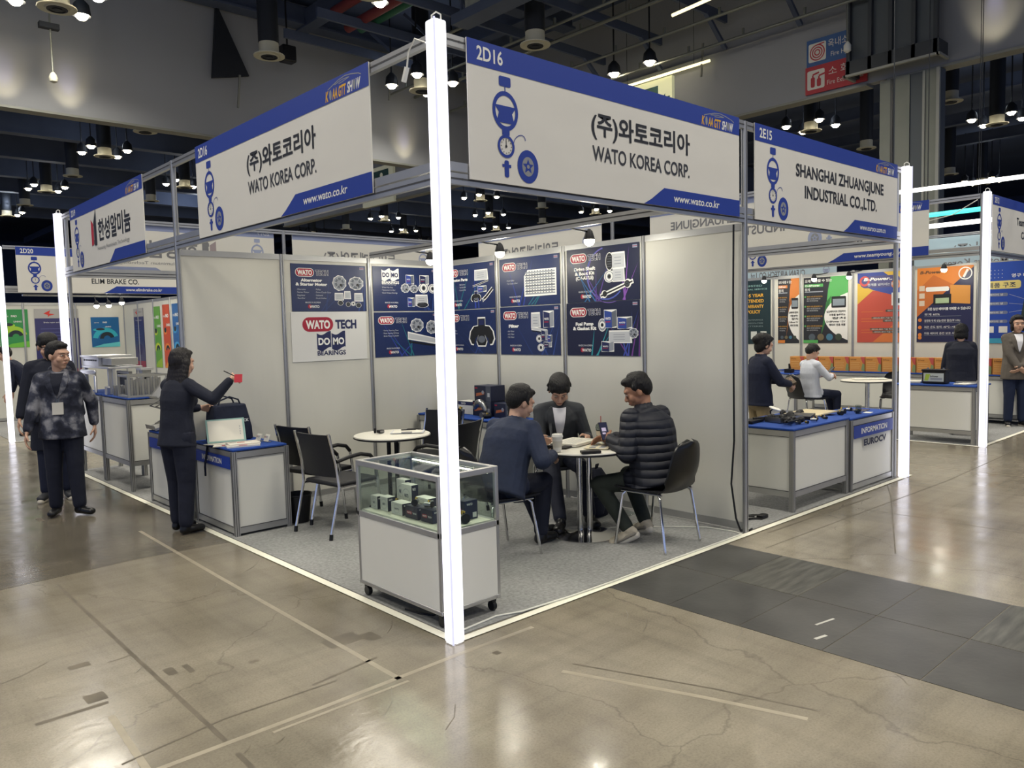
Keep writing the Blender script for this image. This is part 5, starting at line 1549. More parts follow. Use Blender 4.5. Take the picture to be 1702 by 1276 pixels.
        tp = base + fdir * .025 * k + sd * .032 * k
        t1 = tp + (fdir * .6 + sd * .65 + pn * .35).normalized() * .045 * k
        t2 = t1 + (fdir * .85 + sd * .1 + pn * .5).normalized() * .035 * k
        cap(b, base + sd * .015, tp, .014 * k, .014 * k); cap(b, tp, t1, .013 * k, .0105 * k); cap(b, t1, t2, .0105 * k, .009 * k)
    for J, K_, F_, T_ in ((JL, KL, FL, TL), (JR, KR, FR, TR)):
        cap(b, J, K_, .078 * k, .052 * k); cap(b, K_, F_, .050 * k, .036 * k)
        cap(b, F_ - Vector((0, 0, .03)), F_ + T_ * .13 * k - Vector((0, 0, .045)), .034 * k, .025 * k)
    solidify_union(b, 'body', vox, t, skin, 3)
    # ---- trousers
    bt = MB()
    el(bt, P + u * .01, (.180 * k, .140 * k, .15 * k), tfr)
    for J, K_, F_ in ((JL, KL, FL), (JR, KR, FR)):
        cap(bt, J - Vector((0, 0, .01)), K_, .094 * k * legw, .070 * k * legw)
        cap(bt, K_, F_ + (K_ - F_).normalized() * .03, .068 * k * legw, .056 * k * legw)
    solidify_union(bt, 'trousers', .009, t, bottom, 3)
    # ---- shoes
    for F_, T_ in ((FL, TL), (FR, TR)):
        s = MB()
        hfl = Vector((T_.x, T_.y, 0)).normalized()
        dn = Vector((0, 0, 1)) if abs(T_.z) < .05 else (hfl.cross(Vector((0, 0, 1)))).normalized().cross(T_).normalized()
        a_ = F_ - dn * .034
        cap(s, F_ + dn * .0, a_ - T_ * .02, .046 * k, .044 * k)
        cap(s, a_ - T_ * .02, a_ + T_ * .15 * k - dn * .008, .041 * k, .036 * k)
        sdv = T_.cross(dn).normalized()
        for q in (-1, 1):
            cap(s, a_ + T_ * .06 * k + sdv * q * .014, a_ + T_ * .15 * k + sdv * q * .012 - dn * .008, .034 * k, .032 * k)
        zf = W(F_).z - .075
        o_ = solidify_union(s, 'shoe', .008, t, shoem, 4)
        if shoem.name == 'cream_sneaker':
            lc = MB()
            for e in range(4):
                c_ = a_ + T_ * (.03 + .022 * e) * k + dn * (.046 - .006 * e)
                lc.tube([W(c_ - sdv * .024), W(c_ + dn * .004), W(c_ + sdv * .024)], .004, SOLE, 6)
            lc.build('lace', t)
            for q in (-1, 1):
                gp = MB()
                capsule(gp, W(a_ - T_ * .03 + sdv * q * .034 - dn * .006), W(a_ + T_ * .10 * k + sdv * q * .036 - dn * .014), .017, .013, SKIN)
                solidify_union(gp, 'side_patch', .008, t, mat('sneaker_grey', '#8b867b', .8), 1)
        if solem:
            q_ = MB()
            cap(q_, a_ - T_ * .035 - dn * .03, a_ + T_ * .16 * k - dn * .034, .034 * k, .034 * k)
            solidify_union(q_, 'shoe_sole', .008, t, solem, 2)
    # ---- upper garment
    j = MB()
    torso(j, .014, (.10 + hem) if not sit else .075)
    if sit:
        for J, K_ in ((JL, KL), (JR, KR)):
            cap(j, J, J + (K_ - J) * (.18 + hem * 2), (.098 + bulk * .2) * k, (.096 + bulk * .2) * k)
    for S_, E_, Hh in ((SL, EL, HL), (SR, ER, HR)):
        d = (Hh - E_).normalized()
        cap(j, S_, E_, (.066 + bulk * .25) * k, (.056 + bulk * .25) * k)
        cap(j, E_, Hh - d * .028, (.056 + bulk * .25) * k, (.042 + bulk * .2) * k)
    if coat:
        for q in (-1, 1):
            pass
        cr = []
        for v in range(9):
            z = hz + .08 - (coat + .08) * v / 8
            cr.append([W(Vector(((.19 + .035 * v / 8) * k * math.cos(2 * PI * i / 24), -.01 + (.145 + .02 * v / 8) * k * math.sin(2 * PI * i / 24), z))) for i in range(24)])
        j.rings(cr, M0)
    if hood:
        for q in (-1, 0, 1):
            cap(j, nb - f * .06 * k + r * q * .06 * k + u * .035, nb - f * .11 * k + r * q * .05 * k - u * .07 * k, .05 * k, .055 * k)
        for q in (-1, 1):
            cap(j, nb - f * .03 + r * q * .075 * k + u * .02, nb + f * .06 * k + r * q * .05 * k - u * .04 * k, .034 * k, .026 * k)
    if collar:
        for i in range(10):
            a0, a1 = PI * (.12 + .176 * i) + PI / 2 + .0, PI * (.12 + .176 * (i + 1)) + PI / 2
            pa = nb + u * collar * .4 + (r * math.cos(a0) * .062 + f * math.sin(a0) * .058) * k
            pb = nb + u * collar * .4 + (r * math.cos(a1) * .062 + f * math.sin(a1) * .058) * k
            cap(j, pa - u * .02, pa + u * collar * .6, .016, .014); cap(j, pa, pb, .016, .016); cap(j, pa + u * collar * .5, pb + u * collar * .5, .014, .014)
    jo = solidify_union(j, topname, .0075, t, top, 3)
    # things lying on the chest: shirt opening, lapels, strap, badge - laid onto the garment's surface
    me = jo.data
    bvh = BVHTree.FromPolygons([v.co for v in me.vertices], [tuple(p.vertices) for p in me.polygons])
    Wf = A3 @ f
    inv = jo.matrix_parent_inverse
    offs = Vector(loc)
    def chest(x, z, lift):
        o_ = W(P + r * x * k + u * z * k + f * .5)
        h = bvh.ray_cast(o_, -Wf, .8)
        p_ = h[0] if h[0] is not None else W(P + r * x * k + u * z * k + f * .12)
        return p_ + Wf * lift
    def decal(name, rows, m, lift=.004, th=.004):
        n = len(rows[0])
        fr = [chest(x, z, lift) for row in rows for x, z in row]
        bk = [p - Wf * (lift + th) for p in fr]
        T_ = len(fr); R_ = len(rows)
        f1 = [(a * n + i, a * n + i + 1, (a + 1) * n + i + 1, (a + 1) * n + i) for a in range(R_ - 1) for i in range(n - 1)]
        bd = list(range(n)) + [a * n + n - 1 for a in range(1, R_)] + [(R_ - 1) * n + i for i in range(n - 2, -1, -1)] + [a * n for a in range(R_ - 2, 0, -1)]
        fs = f1 + [tuple(T_ + i for i in reversed(q)) for q in f1] + [(bd[i], T_ + bd[i], T_ + bd[(i + 1) % len(bd)], bd[(i + 1) % len(bd)]) for i in range(len(bd))]
        return MB().add(fr + bk, fs, m).build(name, t)
    if shirt:
        rows = []
        for i in range(12):
            v = i / 11
            z = .53 - (vdepth + .015) * v
            w = .058 * (1 - v) ** .7 + .002
            rows.append([(w * q, z) for q in (-1, -.5, 0, .5, 1)])
        decal('shirt', rows, shirt, .010)
        for q in (-1, 1):
            lr = []
            for i in range(10):
                v = i / 9
                z = .535 - (vdepth + .04) * v
                a = .060 * (1 - v) ** .7 + .002
                w = .055 * math.sin(PI * min(1, .15 + v * .9)) ** .7
                lr.append([(q * a, z), (q * (a + w * .5), z), (q * (a + w), z - .01)])
            decal('lapel', lr, top, .014, .006)
        cm = MB()
        for i in range(9):
            a0, a1 = PI * (.25 + .18 * i) + PI / 2 - .0, PI * (.25 + .18 * (i + 1)) + PI / 2
            if i < 8:
                pa = nb + u * .012 * k + (r * math.cos(a0) * .056 + f * math.sin(a0) * .056) * k
                pb = nb + u * .012 * k + (r * math.cos(a1) * .056 + f * math.sin(a1) * .056) * k
                cm.bar(W(pa), W(pb), .012, .034 * k, shirt, up=tuple(A3 @ u))
        cm.build('collar', t)
    if lanyard:
        for q in (-1, 1):
            decal('lanyard', [[(q * (.06 - .055 * i / 9) + e, .50 - .26 * i / 9) for e in (-.005, .005)] for i in range(10)], lanyard, .006, .002)
    if badge:
        decal('badge', [[(x, z) for x in (-.05, 0, .05)] for z in (.24, .18, .12)], badge, .012, .004)
    # ---- hair
    h = MB()
    def hd(c, rr):
        el(h, Hd(*c), tuple(x * hk for x in rr), hfr)
    hd((0, -.020, .076), (.084, .094, .066)); hd((0, -.052, .03), (.084, .066, .088))
    for q in (-1, 1):
        hd((q * .056, -.022, .045), (.032, .058, .052))
    hd((0, .048, .100), (.056, .040, .028))
    if hair == 'bangs':
        hd((0, .066, .072), (.066, .034, .042))
        for q in (-1, 1):
            hd((q * .05, .03, .05), (.035, .05, .045))
        hd((0, -.004, .088), (.086, .096, .058))
    if hair in ('long', 'bun', 'bob'):
        hd((0, -.045, .0), (.082, .062, .10))
        for q in (-1, 1):
            hd((q * .066, -.012, .02), (.022, .045, .065))
    if hair == 'long':
        for i in range(11):
            v = i / 10
            for q in (-1.35, -.7, 0, .7, 1.35):
                c = Hd(q * .047 * (1 + .25 * v), -.055 - .02 * v + .02 * abs(q) * (1 - v), -.0) - Vector((0, 0, 1)) * .40 * v * k - Vector((f.x, f.y, 0)) * .035 * v
                el(h, c, (.050 * hk * (1 - .25 * v * v), .042 * hk, .06 * hk), tfr)
    if hair == 'bun':
        hd((0, -.115, .035), (.05, .045, .048)); hd((0, -.06, .065), (.084, .07, .07))
    if hair == 'bob':
        for q in (-1, 1):
            hd((q * .07, .0, -.03), (.022, .045, .07))
        hd((0, -.06, -.04), (.075, .045, .06))
    hv = random.Random(int(H * 1000) + len(label))
    for i in range(70):
        th_, ph_ = hv.uniform(0, 2 * PI), hv.uniform(-.25, 1.45)
        x_, y_, z_ = math.cos(ph_) * math.cos(th_), math.cos(ph_) * math.sin(th_), math.sin(ph_)
        if y_ > .15 and (z_ < (.25 if hair == 'bangs' else .8)):
            continue
        p0 = Vector((x_ * .078, y_ * .092 - .01, .045 + z_ * .088))
        p1 = p0 + Vector((x_ * .012 + hv.uniform(-.012, .012), y_ * .012 + hv.uniform(-.004, .02), -.03 + hv.uniform(-.012, .02)))
        cap(h, Hd(*p0), Hd(*p1), .016 * hk, .007 * hk)
    solidify_union(h, 'hair', .006, t, hairm, 2)
    # ---- face
    for q in (-1, 1):
        MB().ball(W(Hd(q * .033, .083, .010)), (.0125 * hk, .006 * hk, .0055 * hk), EYEW, 10, 6, Matrix(hfr).transposed()).ball(W(Hd(q * .033, .0885, .010)), (.0055 * hk, .003 * hk, .0052 * hk), EYEB, 8, 5, Matrix(hfr).transposed()).build('eye', t)
        MB().tube([W(Hd(q * .016, .094, .027)), W(Hd(q * .034, .092, .032)), W(Hd(q * .054, .078, .026))], [.0022 * hk, .0032 * hk, .0015 * hk], BROW, 6).build('eyebrow', t)
    MB().tube([W(Hd(-.024, .088, -.058)), W(Hd(-.008, .099, -.056)), W(Hd(.008, .099, -.056)), W(Hd(.024, .088, -.058))], [.002 * hk, .0045 * hk, .0045 * hk, .002 * hk], LIP, 6).build('mouth', t)
    return t, A
NAVYC = cloth('navy_cloth', '#161d33'); BLACKC = cloth('black_cloth', '#131828'); BLACK2 = cloth('black_trouser', '#131829'); GREYS = cloth('grey_suit', '#393c40', .12); BLUES = cloth('blue_grey_suit', '#262f45', .12)
OLIVE = cloth('olive_trouser', '#2f352f'); WHITEC = cloth('white_shirt', '#c3c8d2', .04, .4); KHAKI = cloth('khaki_trouser', '#8f7f62'); BROWNG = cloth('brown_grey_jacket', '#5d5750'); DKBLUE = cloth('dark_blue_trouser', '#1c2740')
LEATHER = mat('black_leather', '#0c0d10', .35); SNEAK = mat('cream_sneaker', '#bcb39f', .7, noise=.25, nscale=18); SOLE = mat('white_sole', '#cfc9ba', .6); WSHIRT = mat('shirt_white', '#e6e6ea', .7)
def camo():
    m = mat('camouflage', '#20232e', .85, noise=.3, nscale=8, bump=.5, bscale=10)
    for n in m.node_tree.nodes:
        if n.type == 'VALTORGB':
            e = n.color_ramp.elements
            e[0].position = .40; e[0].color = lin('#171b2a'); e[1].position = .66; e[1].color = lin('#8a8b92')
            x = e.new(.52); x.color = lin('#343848')
        if n.type == 'TEX_NOISE' and n.inputs['Scale'].default_value == 8:
            n.inputs['Detail'].default_value = 7
    return m
def quilt():
    m = mat('quilted_nylon', '#0d1220', .62, noise=.05, nscale=6, bump=.1, bscale=40)
    nt = m.node_tree
    b = nt.nodes['Principled BSDF']
    tc = nt.nodes.new('ShaderNodeTexCoord')
    w = nt.nodes.new('ShaderNodeTexWave'); w.bands_direction = 'Z'; w.inputs['Scale'].default_value = 5.2; w.inputs['Distortion'].default_value = 1.2; w.inputs['Detail'].default_value = 2
    nt.links.new(tc.outputs['Object'], w.inputs['Vector'])
    p = nt.nodes.new('ShaderNodeMath'); p.operation = 'POWER'; p.inputs[1].default_value = .35
    nt.links.new(w.outputs['Fac'], p.inputs[0])
    bp = nt.nodes.new('ShaderNodeBump'); bp.inputs['Strength'].default_value = .5; bp.inputs['Distance'].default_value = .03
    nt.links.new(p.outputs[0], bp.inputs['Height']); nt.links.new(bp.outputs[0], b.inputs['Normal'])
    return m
def L2(loc, yaw, p):
    """a place in the room seen from a person's own frame."""
    c, s = math.cos(-yaw), math.sin(-yaw)
    x, y = p[0] - loc[0], p[1] - loc[1]
    return (x * c - y * s, x * s + y * c, p[2])
# yaw: 0 faces +Y (down the aisle); faces (-sin yaw, cos yaw)
# the seated three
lo, yw = (1.24, 1.02, 0), -1.30
person('person in a blue-grey suit seated back to the showcase, leaning over the table', lo, yw, 1.74, hip=.52, lean=.50, twist=.0, look=(-.35, .45), neckfwd=.03, top=BLUES, topname='suit_jacket', bottom=BLACK2, shoem=LEATHER,
       hand_l=L2(lo, yw, (1.72, 1.13, .79)), hand_r=L2(lo, yw, (1.66, .86, .72)), foot_l=L2(lo, yw, (1.78, 1.12, .085)), foot_r=L2(lo, yw, (1.63, .98, .085)), knee_l=(-.1, .6, 1), knee_r=(.1, .6, 1), toe_l=(.1, 1, 0), toe_r=(.2, 1, 0), shirt=None, collar=.03, hair='short', hem=.02, bulk=.045, legw=1.05)
lo, yw = (2.52, 1.64, 0), 2.42
person('person in a dark grey suit and white shirt, head bowed behind the round table', lo, yw, 1.74, hip=.52, lean=.36, look=(-.66, 0), neckfwd=.04, top=GREYS, topname='suit_jacket', bottom=BLACK2, shoem=LEATHER, shirt=WSHIRT, vdepth=.3, hair='bangs',
       hand_l=L2(lo, yw, (2.44, 1.20, .74)), hand_r=L2(lo, yw, (2.10, 1.33, .74)), foot_l=L2(lo, yw, (2.32, 1.08, .085)), foot_r=L2(lo, yw, (2.02, 1.14, .085)), knee_l=(-.1, .6, 1), knee_r=(.1, .6, 1), hem=.0, elbow_l=(-.35, -.6, -1), elbow_r=(.35, -.6, -1))
lo, yw = (2.31, .36, 0), -.10
person('person in a black quilted jacket and olive trousers seated at the table', lo, yw, 1.76, hip=.52, lean=.24, look=(-.45, -.75), neckfwd=.03, skin=SKIN2, top=quilt(), topname='padded_jacket', bottom=OLIVE, shoem=SNEAK, solem=SOLE, collar=.05, hair='short',
       hand_l=L2(lo, yw, (2.11, .66, .815)), hand_r=L2(lo, yw, (2.24, .74, .80)), foot_l=L2(lo, yw, (2.12, .50, .11)), foot_r=L2(lo, yw, (2.40, .55, .11)), knee_l=(-.35, 1, .6), knee_r=(.1, 1, .6), toe_l=(-.5, .55, -.35), toe_r=(.15, .9, -.25), hem=.04, bulk=.075, elbow_l=(-.4, -.3, -1), elbow_r=(.4, -.3, -1), curl_l=.9)
# the woman at the information counter
lo, yw = (-.22, 3.56, 0), -1.25
person('person with long black hair in a black trouser suit, reaching out over the counter', lo, yw, 1.60, lean=.10, twist=.05, look=(-.1, .05), top=BLACKC, topname='suit_jacket', bottom=BLACK2, shoem=LEATHER, hair='long', hairm=HAIRB, female=True,
       hand_r=L2(lo, yw, (.14, 3.22, 1.33)), hand_l=L2(lo, yw, (.06, 3.74, 1.06)), elbow_r=(.6, -.2, -.8), elbow_l=(-.6, -.2, -.8), fingers_r=(-.1, 1, .05), foot_l=(-.09, .03, .07), foot_r=(.09, -.03, .07), toe_l=(.1, 1, 0), toe_r=(.2, 1, 0), hem=.0, legw=1.2, collar=.02, curl_r=.9)
# the two men walking up the aisle
lo, yw = (-.75, 5.14, 0), PI - .42
person('person in a camouflage jacket with a white badge, walking and looking sideways', lo, yw, 1.66, lean=.02, look=(-.05, -.95), top=camo(), topname='jacket', bottom=BLACK2, shoem=LEATHER, hood=True, hair='short', shirt=BLACKC, vdepth=.2, lanyard=mat('lanyard_grey', '#596273', .7), badge=mat('badge_white', '#c8c6be', .6),
       hand_r=(.28, .14, .80), hand_l=(-.26, -.10, .86), elbow_r=(.6, -.8, 0), elbow_l=(-.6, -.8, 0), foot_l=(-.12, .06, .075), foot_r=(.10, -.02, .075), toe_l=(-.75, .6, 0), toe_r=(.1, 1, 0), bulk=.028, hem=.03, legw=1.15)
lo, yw = (-.63, 6.08, 0), PI - .30
person('taller person in a long dark coat with a black fringe, half behind the camouflage jacket', lo, yw, 1.77, lean=.0, look=(-.25, -.15), top=BLACKC, topname='coat', bottom=NAVYC, shoem=mat('dark_sneaker', '#24262c', .6), solem=SOLE, hair='bangs', coat=.40, bulk=.02, collar=.03,
       hand_r=(.30, .12, .84), hand_l=(-.28, .05, .85), foot_l=(-.1, .0, .085), foot_r=(.1, .05, .085))
# someone inside the far stand
person('person with short dark hair bending over in the far stand, beside the cut light post', (.42, 12.75, 0), 1.2, 1.68, lean=.55, look=(-.3, 0), top=NAVYC, bottom=BLACK2, shoem=LEATHER, hair='short', vox=.009)
# the car-part stand and the battery stand
lo, yw = (5.32, 1.22, 0), -2.05
person('person with a hair bun, dark navy jacket and khaki trousers standing behind the car-part counter', lo, yw, 1.57, lean=.05, look=(-.35, .0), top=NAVYC, bottom=KHAKI, shoem=LEATHER, hair='bun', female=True, collar=.04, hand_l=(-.04, .34, 1.03), hand_r=(.10, .33, 1.00), elbow_l=(-.7, -.4, -.6), elbow_r=(.7, -.4, -.6), bulk=.015, hem=-.03, curl=.9)
lo, yw = (9.55, 2.74, 0), -2.0
person('seated person in a white shirt with a red lanyard looking at a phone', lo, yw, 1.70, hip=.53, lean=-.02, look=(-.55, .1), top=WHITEC, topname='shirt', bottom=NAVYC, shoem=LEATHER, hair='short', lanyard=mat('lanyard_red', '#a03040', .7), hand_l=(-.02, .34, .82), hand_r=(.10, .33, .80), foot_l=(-.05, .5, .085), foot_r=(.12, .42, .085), knee_l=(-.1, .5, 1), knee_r=(.1, .5, 1), elbow_l=(-.8, -.4, -.5), elbow_r=(.8, -.4, -.5), collar=.02, vox=.0075, curl=.9)
lo, yw = (9.72, .58, 0), -1.3
person('person in black behind the battery counter, half hidden by the light post', lo, yw, 1.60, lean=.12, look=(-.3, 0), top=BLACKC, bottom=BLACK2, shoem=LEATHER, hair='bob', female=True, bulk=.05, vox=.0075, lanyard=mat('lanyard_red'))
lo, yw = (11.18, .27, 0), 2.15
person('person in a brown-grey jacket with hands folded, standing before the blue poster', lo, yw, 1.70, lean=.0, look=(0, 0), top=BROWNG, bottom=DKBLUE, shoem=LEATHER, solem=SOLE, hair='bob', female=True, shirt=WSHIRT, vdepth=.26, hand_l=(-.02, .20, .93), hand_r=(.03, .22, .91), elbow_l=(-1, -.2, -.2), elbow_r=(1, -.2, -.2), legw=1.15, hem=.08, bulk=.03, vox=.0075, lanyard=mat('lanyard_grey'), fingers_l=(.6, .1, -.5), fingers_r=(-.6, .1, -.5))
# ================================================================ SMALL THINGS
# glass showcase on casters
GX0, GY0, GX1, GY1 = .0, .12, .44, .99
t = thing('glass_showcase', 'white glass-topped showcase on casters behind the bright corner light post', 'showcase', ((GX0 + GX1) / 2, (GY0 + GY1) / 2, .005))
MB().box((GX0, GY0, .10), (GX1, GY1, .53), CABW).build('cabinet', t, bev=.004)
def frame_loop(z, h, w, nm, m=ALU):
    q = MB()
    q.box((GX0 - .004, GY0 - .004, z), (GX0 + w, GY1 + .004, z + h), m).box((GX1 - w, GY0 - .004, z), (GX1 + .004, GY1 + .004, z + h), m)
    q.box((GX0 + w, GY0 - .004, z), (GX1 - w, GY0 + w, z + h), m).box((GX0 + w, GY1 - w, z), (GX1 - w, GY1 + .004, z + h), m)
    return q.build(nm, t, bev=.004)
frame_loop(.53, .035, .03, 'shelf_frame'); frame_loop(.855, .035, .028, 'top_frame'); frame_loop(.085, .025, .03, 'base_frame')
MB().box((GX0 + .03, GY0 + .03, .55), (GX1 - .03, GY1 - .03, .565), mat('shelf_board', '#e9e8d8', .4)).build('shelf_board', t)
for x in (GX0 + .008, GX1 - .008):
    for y in (GY0 + .008, GY1 - .008):
        MB().box((x - .012, y - .012, .53), (x + .012, y + .012, .86), ALU).build('corner_post', t, bev=.003)
        MB().box((x - .010, y - .010, .10), (x + .010, y + .010, .53), ALU).build('corner_trim', t, smooth=False)
        cx, cy = x + (.025 if x < .2 else -.025), y + (.03 if y < .5 else -.03)
        MB().cyl((cx - .014, cy, .036), (cx + .014, cy, .036), .030, BLACKP, 16).box((cx - .018, cy - .018, .06), (cx + .018, cy + .018, .088), BLACKP).build('caster', t, bev=.003)
MB().box((GX0 + .03, GY0 + .03, .873), (GX1 - .03, GY1 - .03, .879), GLASS).build('glass_top', t)
MB().box((GX0 + .004, GY0 + .024, .565), (GX0 + .008, GY1 - .024, .856), GLASS).build('glass_pane', t)
MB().box((GX1 - .008, GY0 + .024, .565), (GX1 - .004, GY1 - .024, .856), GLASS).build('glass_pane', t)
MB().box((GX0 + .024, GY0 + .004, .565), (GX1 - .024, GY0 + .008, .856), GLASS).build('glass_pane', t)
MB().box((GX0 + .024, GY1 - .008, .565), (GX1 - .024, GY1 - .004, .856), GLASS).build('glass_pane', t)
MB().box((GX1 - .04, GY0 + .05, .842), (GX1 - .03, GY1 - .05, .850), mat('showcase_tube', '#ffffff', .4, emit=6, ecol='#fffbe6')).build('fill_tube', t)  # unseen glowing tube added to brighten the shelf
CART = mat('carton_white', '#deddd4', .6); CARTN = mat('carton_navy', '#1a2038', .5); CARTR = mat('carton_red', '#9c3038', .5)
def carton(x, y, z, w, d, h, rz, label, white=True, group='small product cartons', name='product_carton'):
    """w along the face towards the aisle; printed front, dark side."""
    t = thing(name, label, 'carton', (x, y, z), rz, group)
    m = CART if white else CARTN
    c, s_ = math.cos(rz), math.sin(rz)
    U, V = Vector((c, s_, 0)), Vector((-s_, c, 0))
    o = Vector((x, y, z))
    MB().obox(o + Vector((0, 0, h / 2)), U * w / 2, V * d / 2, Vector((0, 0, h / 2)), m).build('box', t, bev=.002)
    s = Sheet(o - U * w / 2 - V * d / 2, U); s.N = -V
    if white:
        s.ring(w / 2, h * .5, min(w, h) * .36, min(w, h) * .38, ink('#8d9094')); s.text('WATO', w / 2, h * .42, h * .16, NVI, w=w * .4, align='C', bold=.03)
    else:
        s.rrect(w * .12, h * .35, w * .55, h * .6, h * .12, REDL); s.lay(); s.text('WATO', w * .16, h * .41, h * .13, WHT, w=w * .34, bold=.03); s.text('TECH', w * .6, h * .41, h * .13, WHT, w=w * .3, bold=.03)
    s.build('lettering', t)
    s = Sheet(o + U * w / 2 - V * d / 2, V); s.N = U
    s.rect(.001, .001, d - .001, h - .001, ink('#1a2038') if white else ink('#20284a')); s.lay(); s.text('WATO', d * .15, h * .75, h * .12, WHT, w=d * .45, bold=.03); s.rect(d * .6, h * .08, d * .9, h * .35, WHT)
    s.build('label', t)
    return t
Z0 = .566
RZ = -PI / 2
carton(.115, .93, Z0, .075, .06, .085, RZ, 'small white carton with a dark end, first from the far end of the showcase')
carton(.125, .83, Z0, .085, .06, .09, RZ, 'small white carton with a dark end, second from the far end of the showcase')
carton(.13, .68, Z0, .12, .08, .075, RZ, 'wide white carton lying low between the small and the navy cartons in the showcase')
carton(.13, .525, Z0, .13, .075, .075, RZ, 'navy and red carton in the showcase beside the wide white carton', False)
carton(.135, .375, Z0, .12, .075, .08, RZ, 'navy and red carton in the showcase nearest the light post', False)
carton(.32, .93, Z0, .10, .05, .16, RZ, 'tall white carton standing at the rear glass, far one of two')
carton(.29, .82, Z0, .115, .055, .145, RZ, 'tall white carton standing before its twin at the rear glass')
carton(.29, .64, Z0, .13, .07, .085, RZ, 'low white carton behind the navy cartons in the showcase')
carton(.33, .27, Z0, .06, .10, .115, RZ, 'black carton with a white barcode side at the short end of the showcase', False)
METAL = mat('machined_metal', '#9a9b9c', .28, .9); BRASS = mat('brass_fitting', '#b59a4a', .35, .8)
def machine_part(x, y, z, s_, seed, label, m=METAL, group='loose machined car parts'):
    R = random.Random(seed)
    t = thing('car_part', label, 'car part', (x, y, z), 0, group)
    a = R.uniform(0, PI)
    d = Vector((math.cos(a), math.sin(a), 0))
    MB().cyl(Vector((x, y, z + .32 * s_)) - d * .5 * s_, Vector((x, y, z + .32 * s_)) + d * .45 * s_, .3 * s_, m, 16).cyl(Vector((x, y, z + .32 * s_)) + d * .45 * s_, Vector((x, y, z + .32 * s_)) + d * .62 * s_, .2 * s_, m, 14).build('housing', t)
    MB().lathe([(.16 * s_, -.1 * s_), (.38 * s_, -.1 * s_), (.38 * s_, .02 * s_), (.16 * s_, .02 * s_)], Vector((x, y, z + .38 * s_)) - d * .5 * s_, DARKM, 18, d).build('flange', t)
    MB().tube([(x, y, z + .6 * s_), (x + .1 * s_, y + .1 * s_, z + .8 * s_), (x + .35 * s_, y + .1 * s_, z + .7 * s_)], .09 * s_, BRASS, 8).build('spout', t)
    return t
machine_part(.13, .53, Z0 + .077, .055, 3, 'shiny fitting lying on the navy carton beside the wide white one')
machine_part(.13, .40, Z0 + .082, .05, 5, 'shiny fitting lying on the navy carton nearest the light post')
machine_part(.22, .88, Z0, .06, 7, 'dark fitting behind the two small white cartons in the showcase', DARKM)
machine_part(.21, .72, Z0, .055, 9, 'dark fitting behind the wide white carton in the showcase', DARKM)
machine_part(.24, .22, Z0, .08, 11, 'metal pump part at the short end of the showcase beside the black carton')
tag(MB().tube([(.04, .55, .010), (.06, .42, .010), (.10, .34, .010), (.2, .36, .010), (.3, .5, .010)], .006, CABLE, 6).build('power_cable'), 'thin black cable curling on the carpet under the showcase', 'cable')

# meeting table: cups, papers, phones
TZ = .7405
t = thing('paper_cup', 'white paper coffee cup with a lid at the front of the meeting table', 'cup', (1.715, .86, TZ))
MB().lathe([(.028, 0), (.031, .002), (.042, .115), (.040, .117)], (1.715, .86, TZ), mat('paper_white', '#dcdad0', .6), 28).build('cup', t)
MB().lathe([(.0445, .113), (.0455, .12), (.043, .124), (.041, .136), (.036, .138), (.034, .133), (.002, .133)], (1.715, .86, TZ), CART, 28).build('lid', t)
MB().lathe([(.0335, .035), (.0392, .085), (.0400, .085), (.0344, .035)], (1.715, .86, TZ), mat('cup_sleeve', '#c8c4b6', .8), 28).build('sleeve', t)
t = thing('iced_coffee_cup', 'clear plastic iced coffee cup with a red straw on the meeting table', 'cup', (2.33, .95, TZ))
PLAST = clear('clear_plastic', '#e4e8e6')
MB().lathe([(.030, 0), (.033, .003), (.044, .115), (.0425, .115), (.032, .006), (.002, .006)], (2.33, .95, TZ), PLAST, 28).build('cup', t)
MB().lathe([(.002, .007), (.0315, .007), (.0355, .045), (.002, .045)], (2.33, .95, TZ), mat('coffee', '#1d0f08', .2), 24).build('coffee', t)
MB().lathe([(.0365, .047), (.0415, .090), (.0422, .090), (.0372, .047)], (2.33, .95, TZ), mat('cup_band', '#c3b6a0', .7), 28).build('sleeve', t)
MB().lathe([(.046, .113), (.046, .120), (.040, .14), (.026, .155), (.012, .158), (.012, .156), (.025, .152), (.038, .139), (.044, .119)], (2.33, .95, TZ), PLAST, 28).build('dome_lid', t)
MB().cyl((2.335, .955, TZ + .03), (2.315, .935, TZ + .215), .0035, mat('straw_red', '#b04038', .5), 8).build('straw', t)
def sheet(x, y, z, w, d, rz, label, m, name='paper_sheet', h=.0015, group=None, draw=None, cat='paper'):
    c, s_ = math.cos(rz), math.sin(rz)
    U, V = Vector((c, s_, 0)), Vector((-s_, c, 0))
    o = Vector((x, y, z))
    p = MB().obox(o + Vector((0, 0, h / 2)), U * w / 2, V * d / 2, Vector((0, 0, h / 2)), m).build(name, loc=tuple(o), smooth=False)
    tag(p, label, cat, group)
    if draw:
        s = Sheet(o - U * w / 2 - V * d / 2 + Vector((0, 0, h)), U, V)
        draw(s, w, d)
        s.build('lettering', p)
    return p
PAPER = mat('paper', '#dddacd', .7); CREAM = mat('cream_paper', '#d8d0b4', .7)
def lines(s, w, d):
    for i in range(7):
        s.rect(w * .1, d * (.82 - .1 * i), w * (.9 - .12 * (i % 3)), d * (.84 - .1 * i), GR1)
def pics(s, w, d):
    for i in range(3):
        for q in range(2):
            s.rrect(w * (.1 + .29 * i), d * (.15 + .4 * q), w * (.32 + .29 * i), d * (.42 + .4 * q), .01, GR2 if (i + q) % 2 else GR1)
sheet(2.11, 1.05, TZ, .36, .25, .2, 'thick white folder lying before the man with bowed head', PAPER, 'paper_folder', .02, draw=lines, cat='folder')
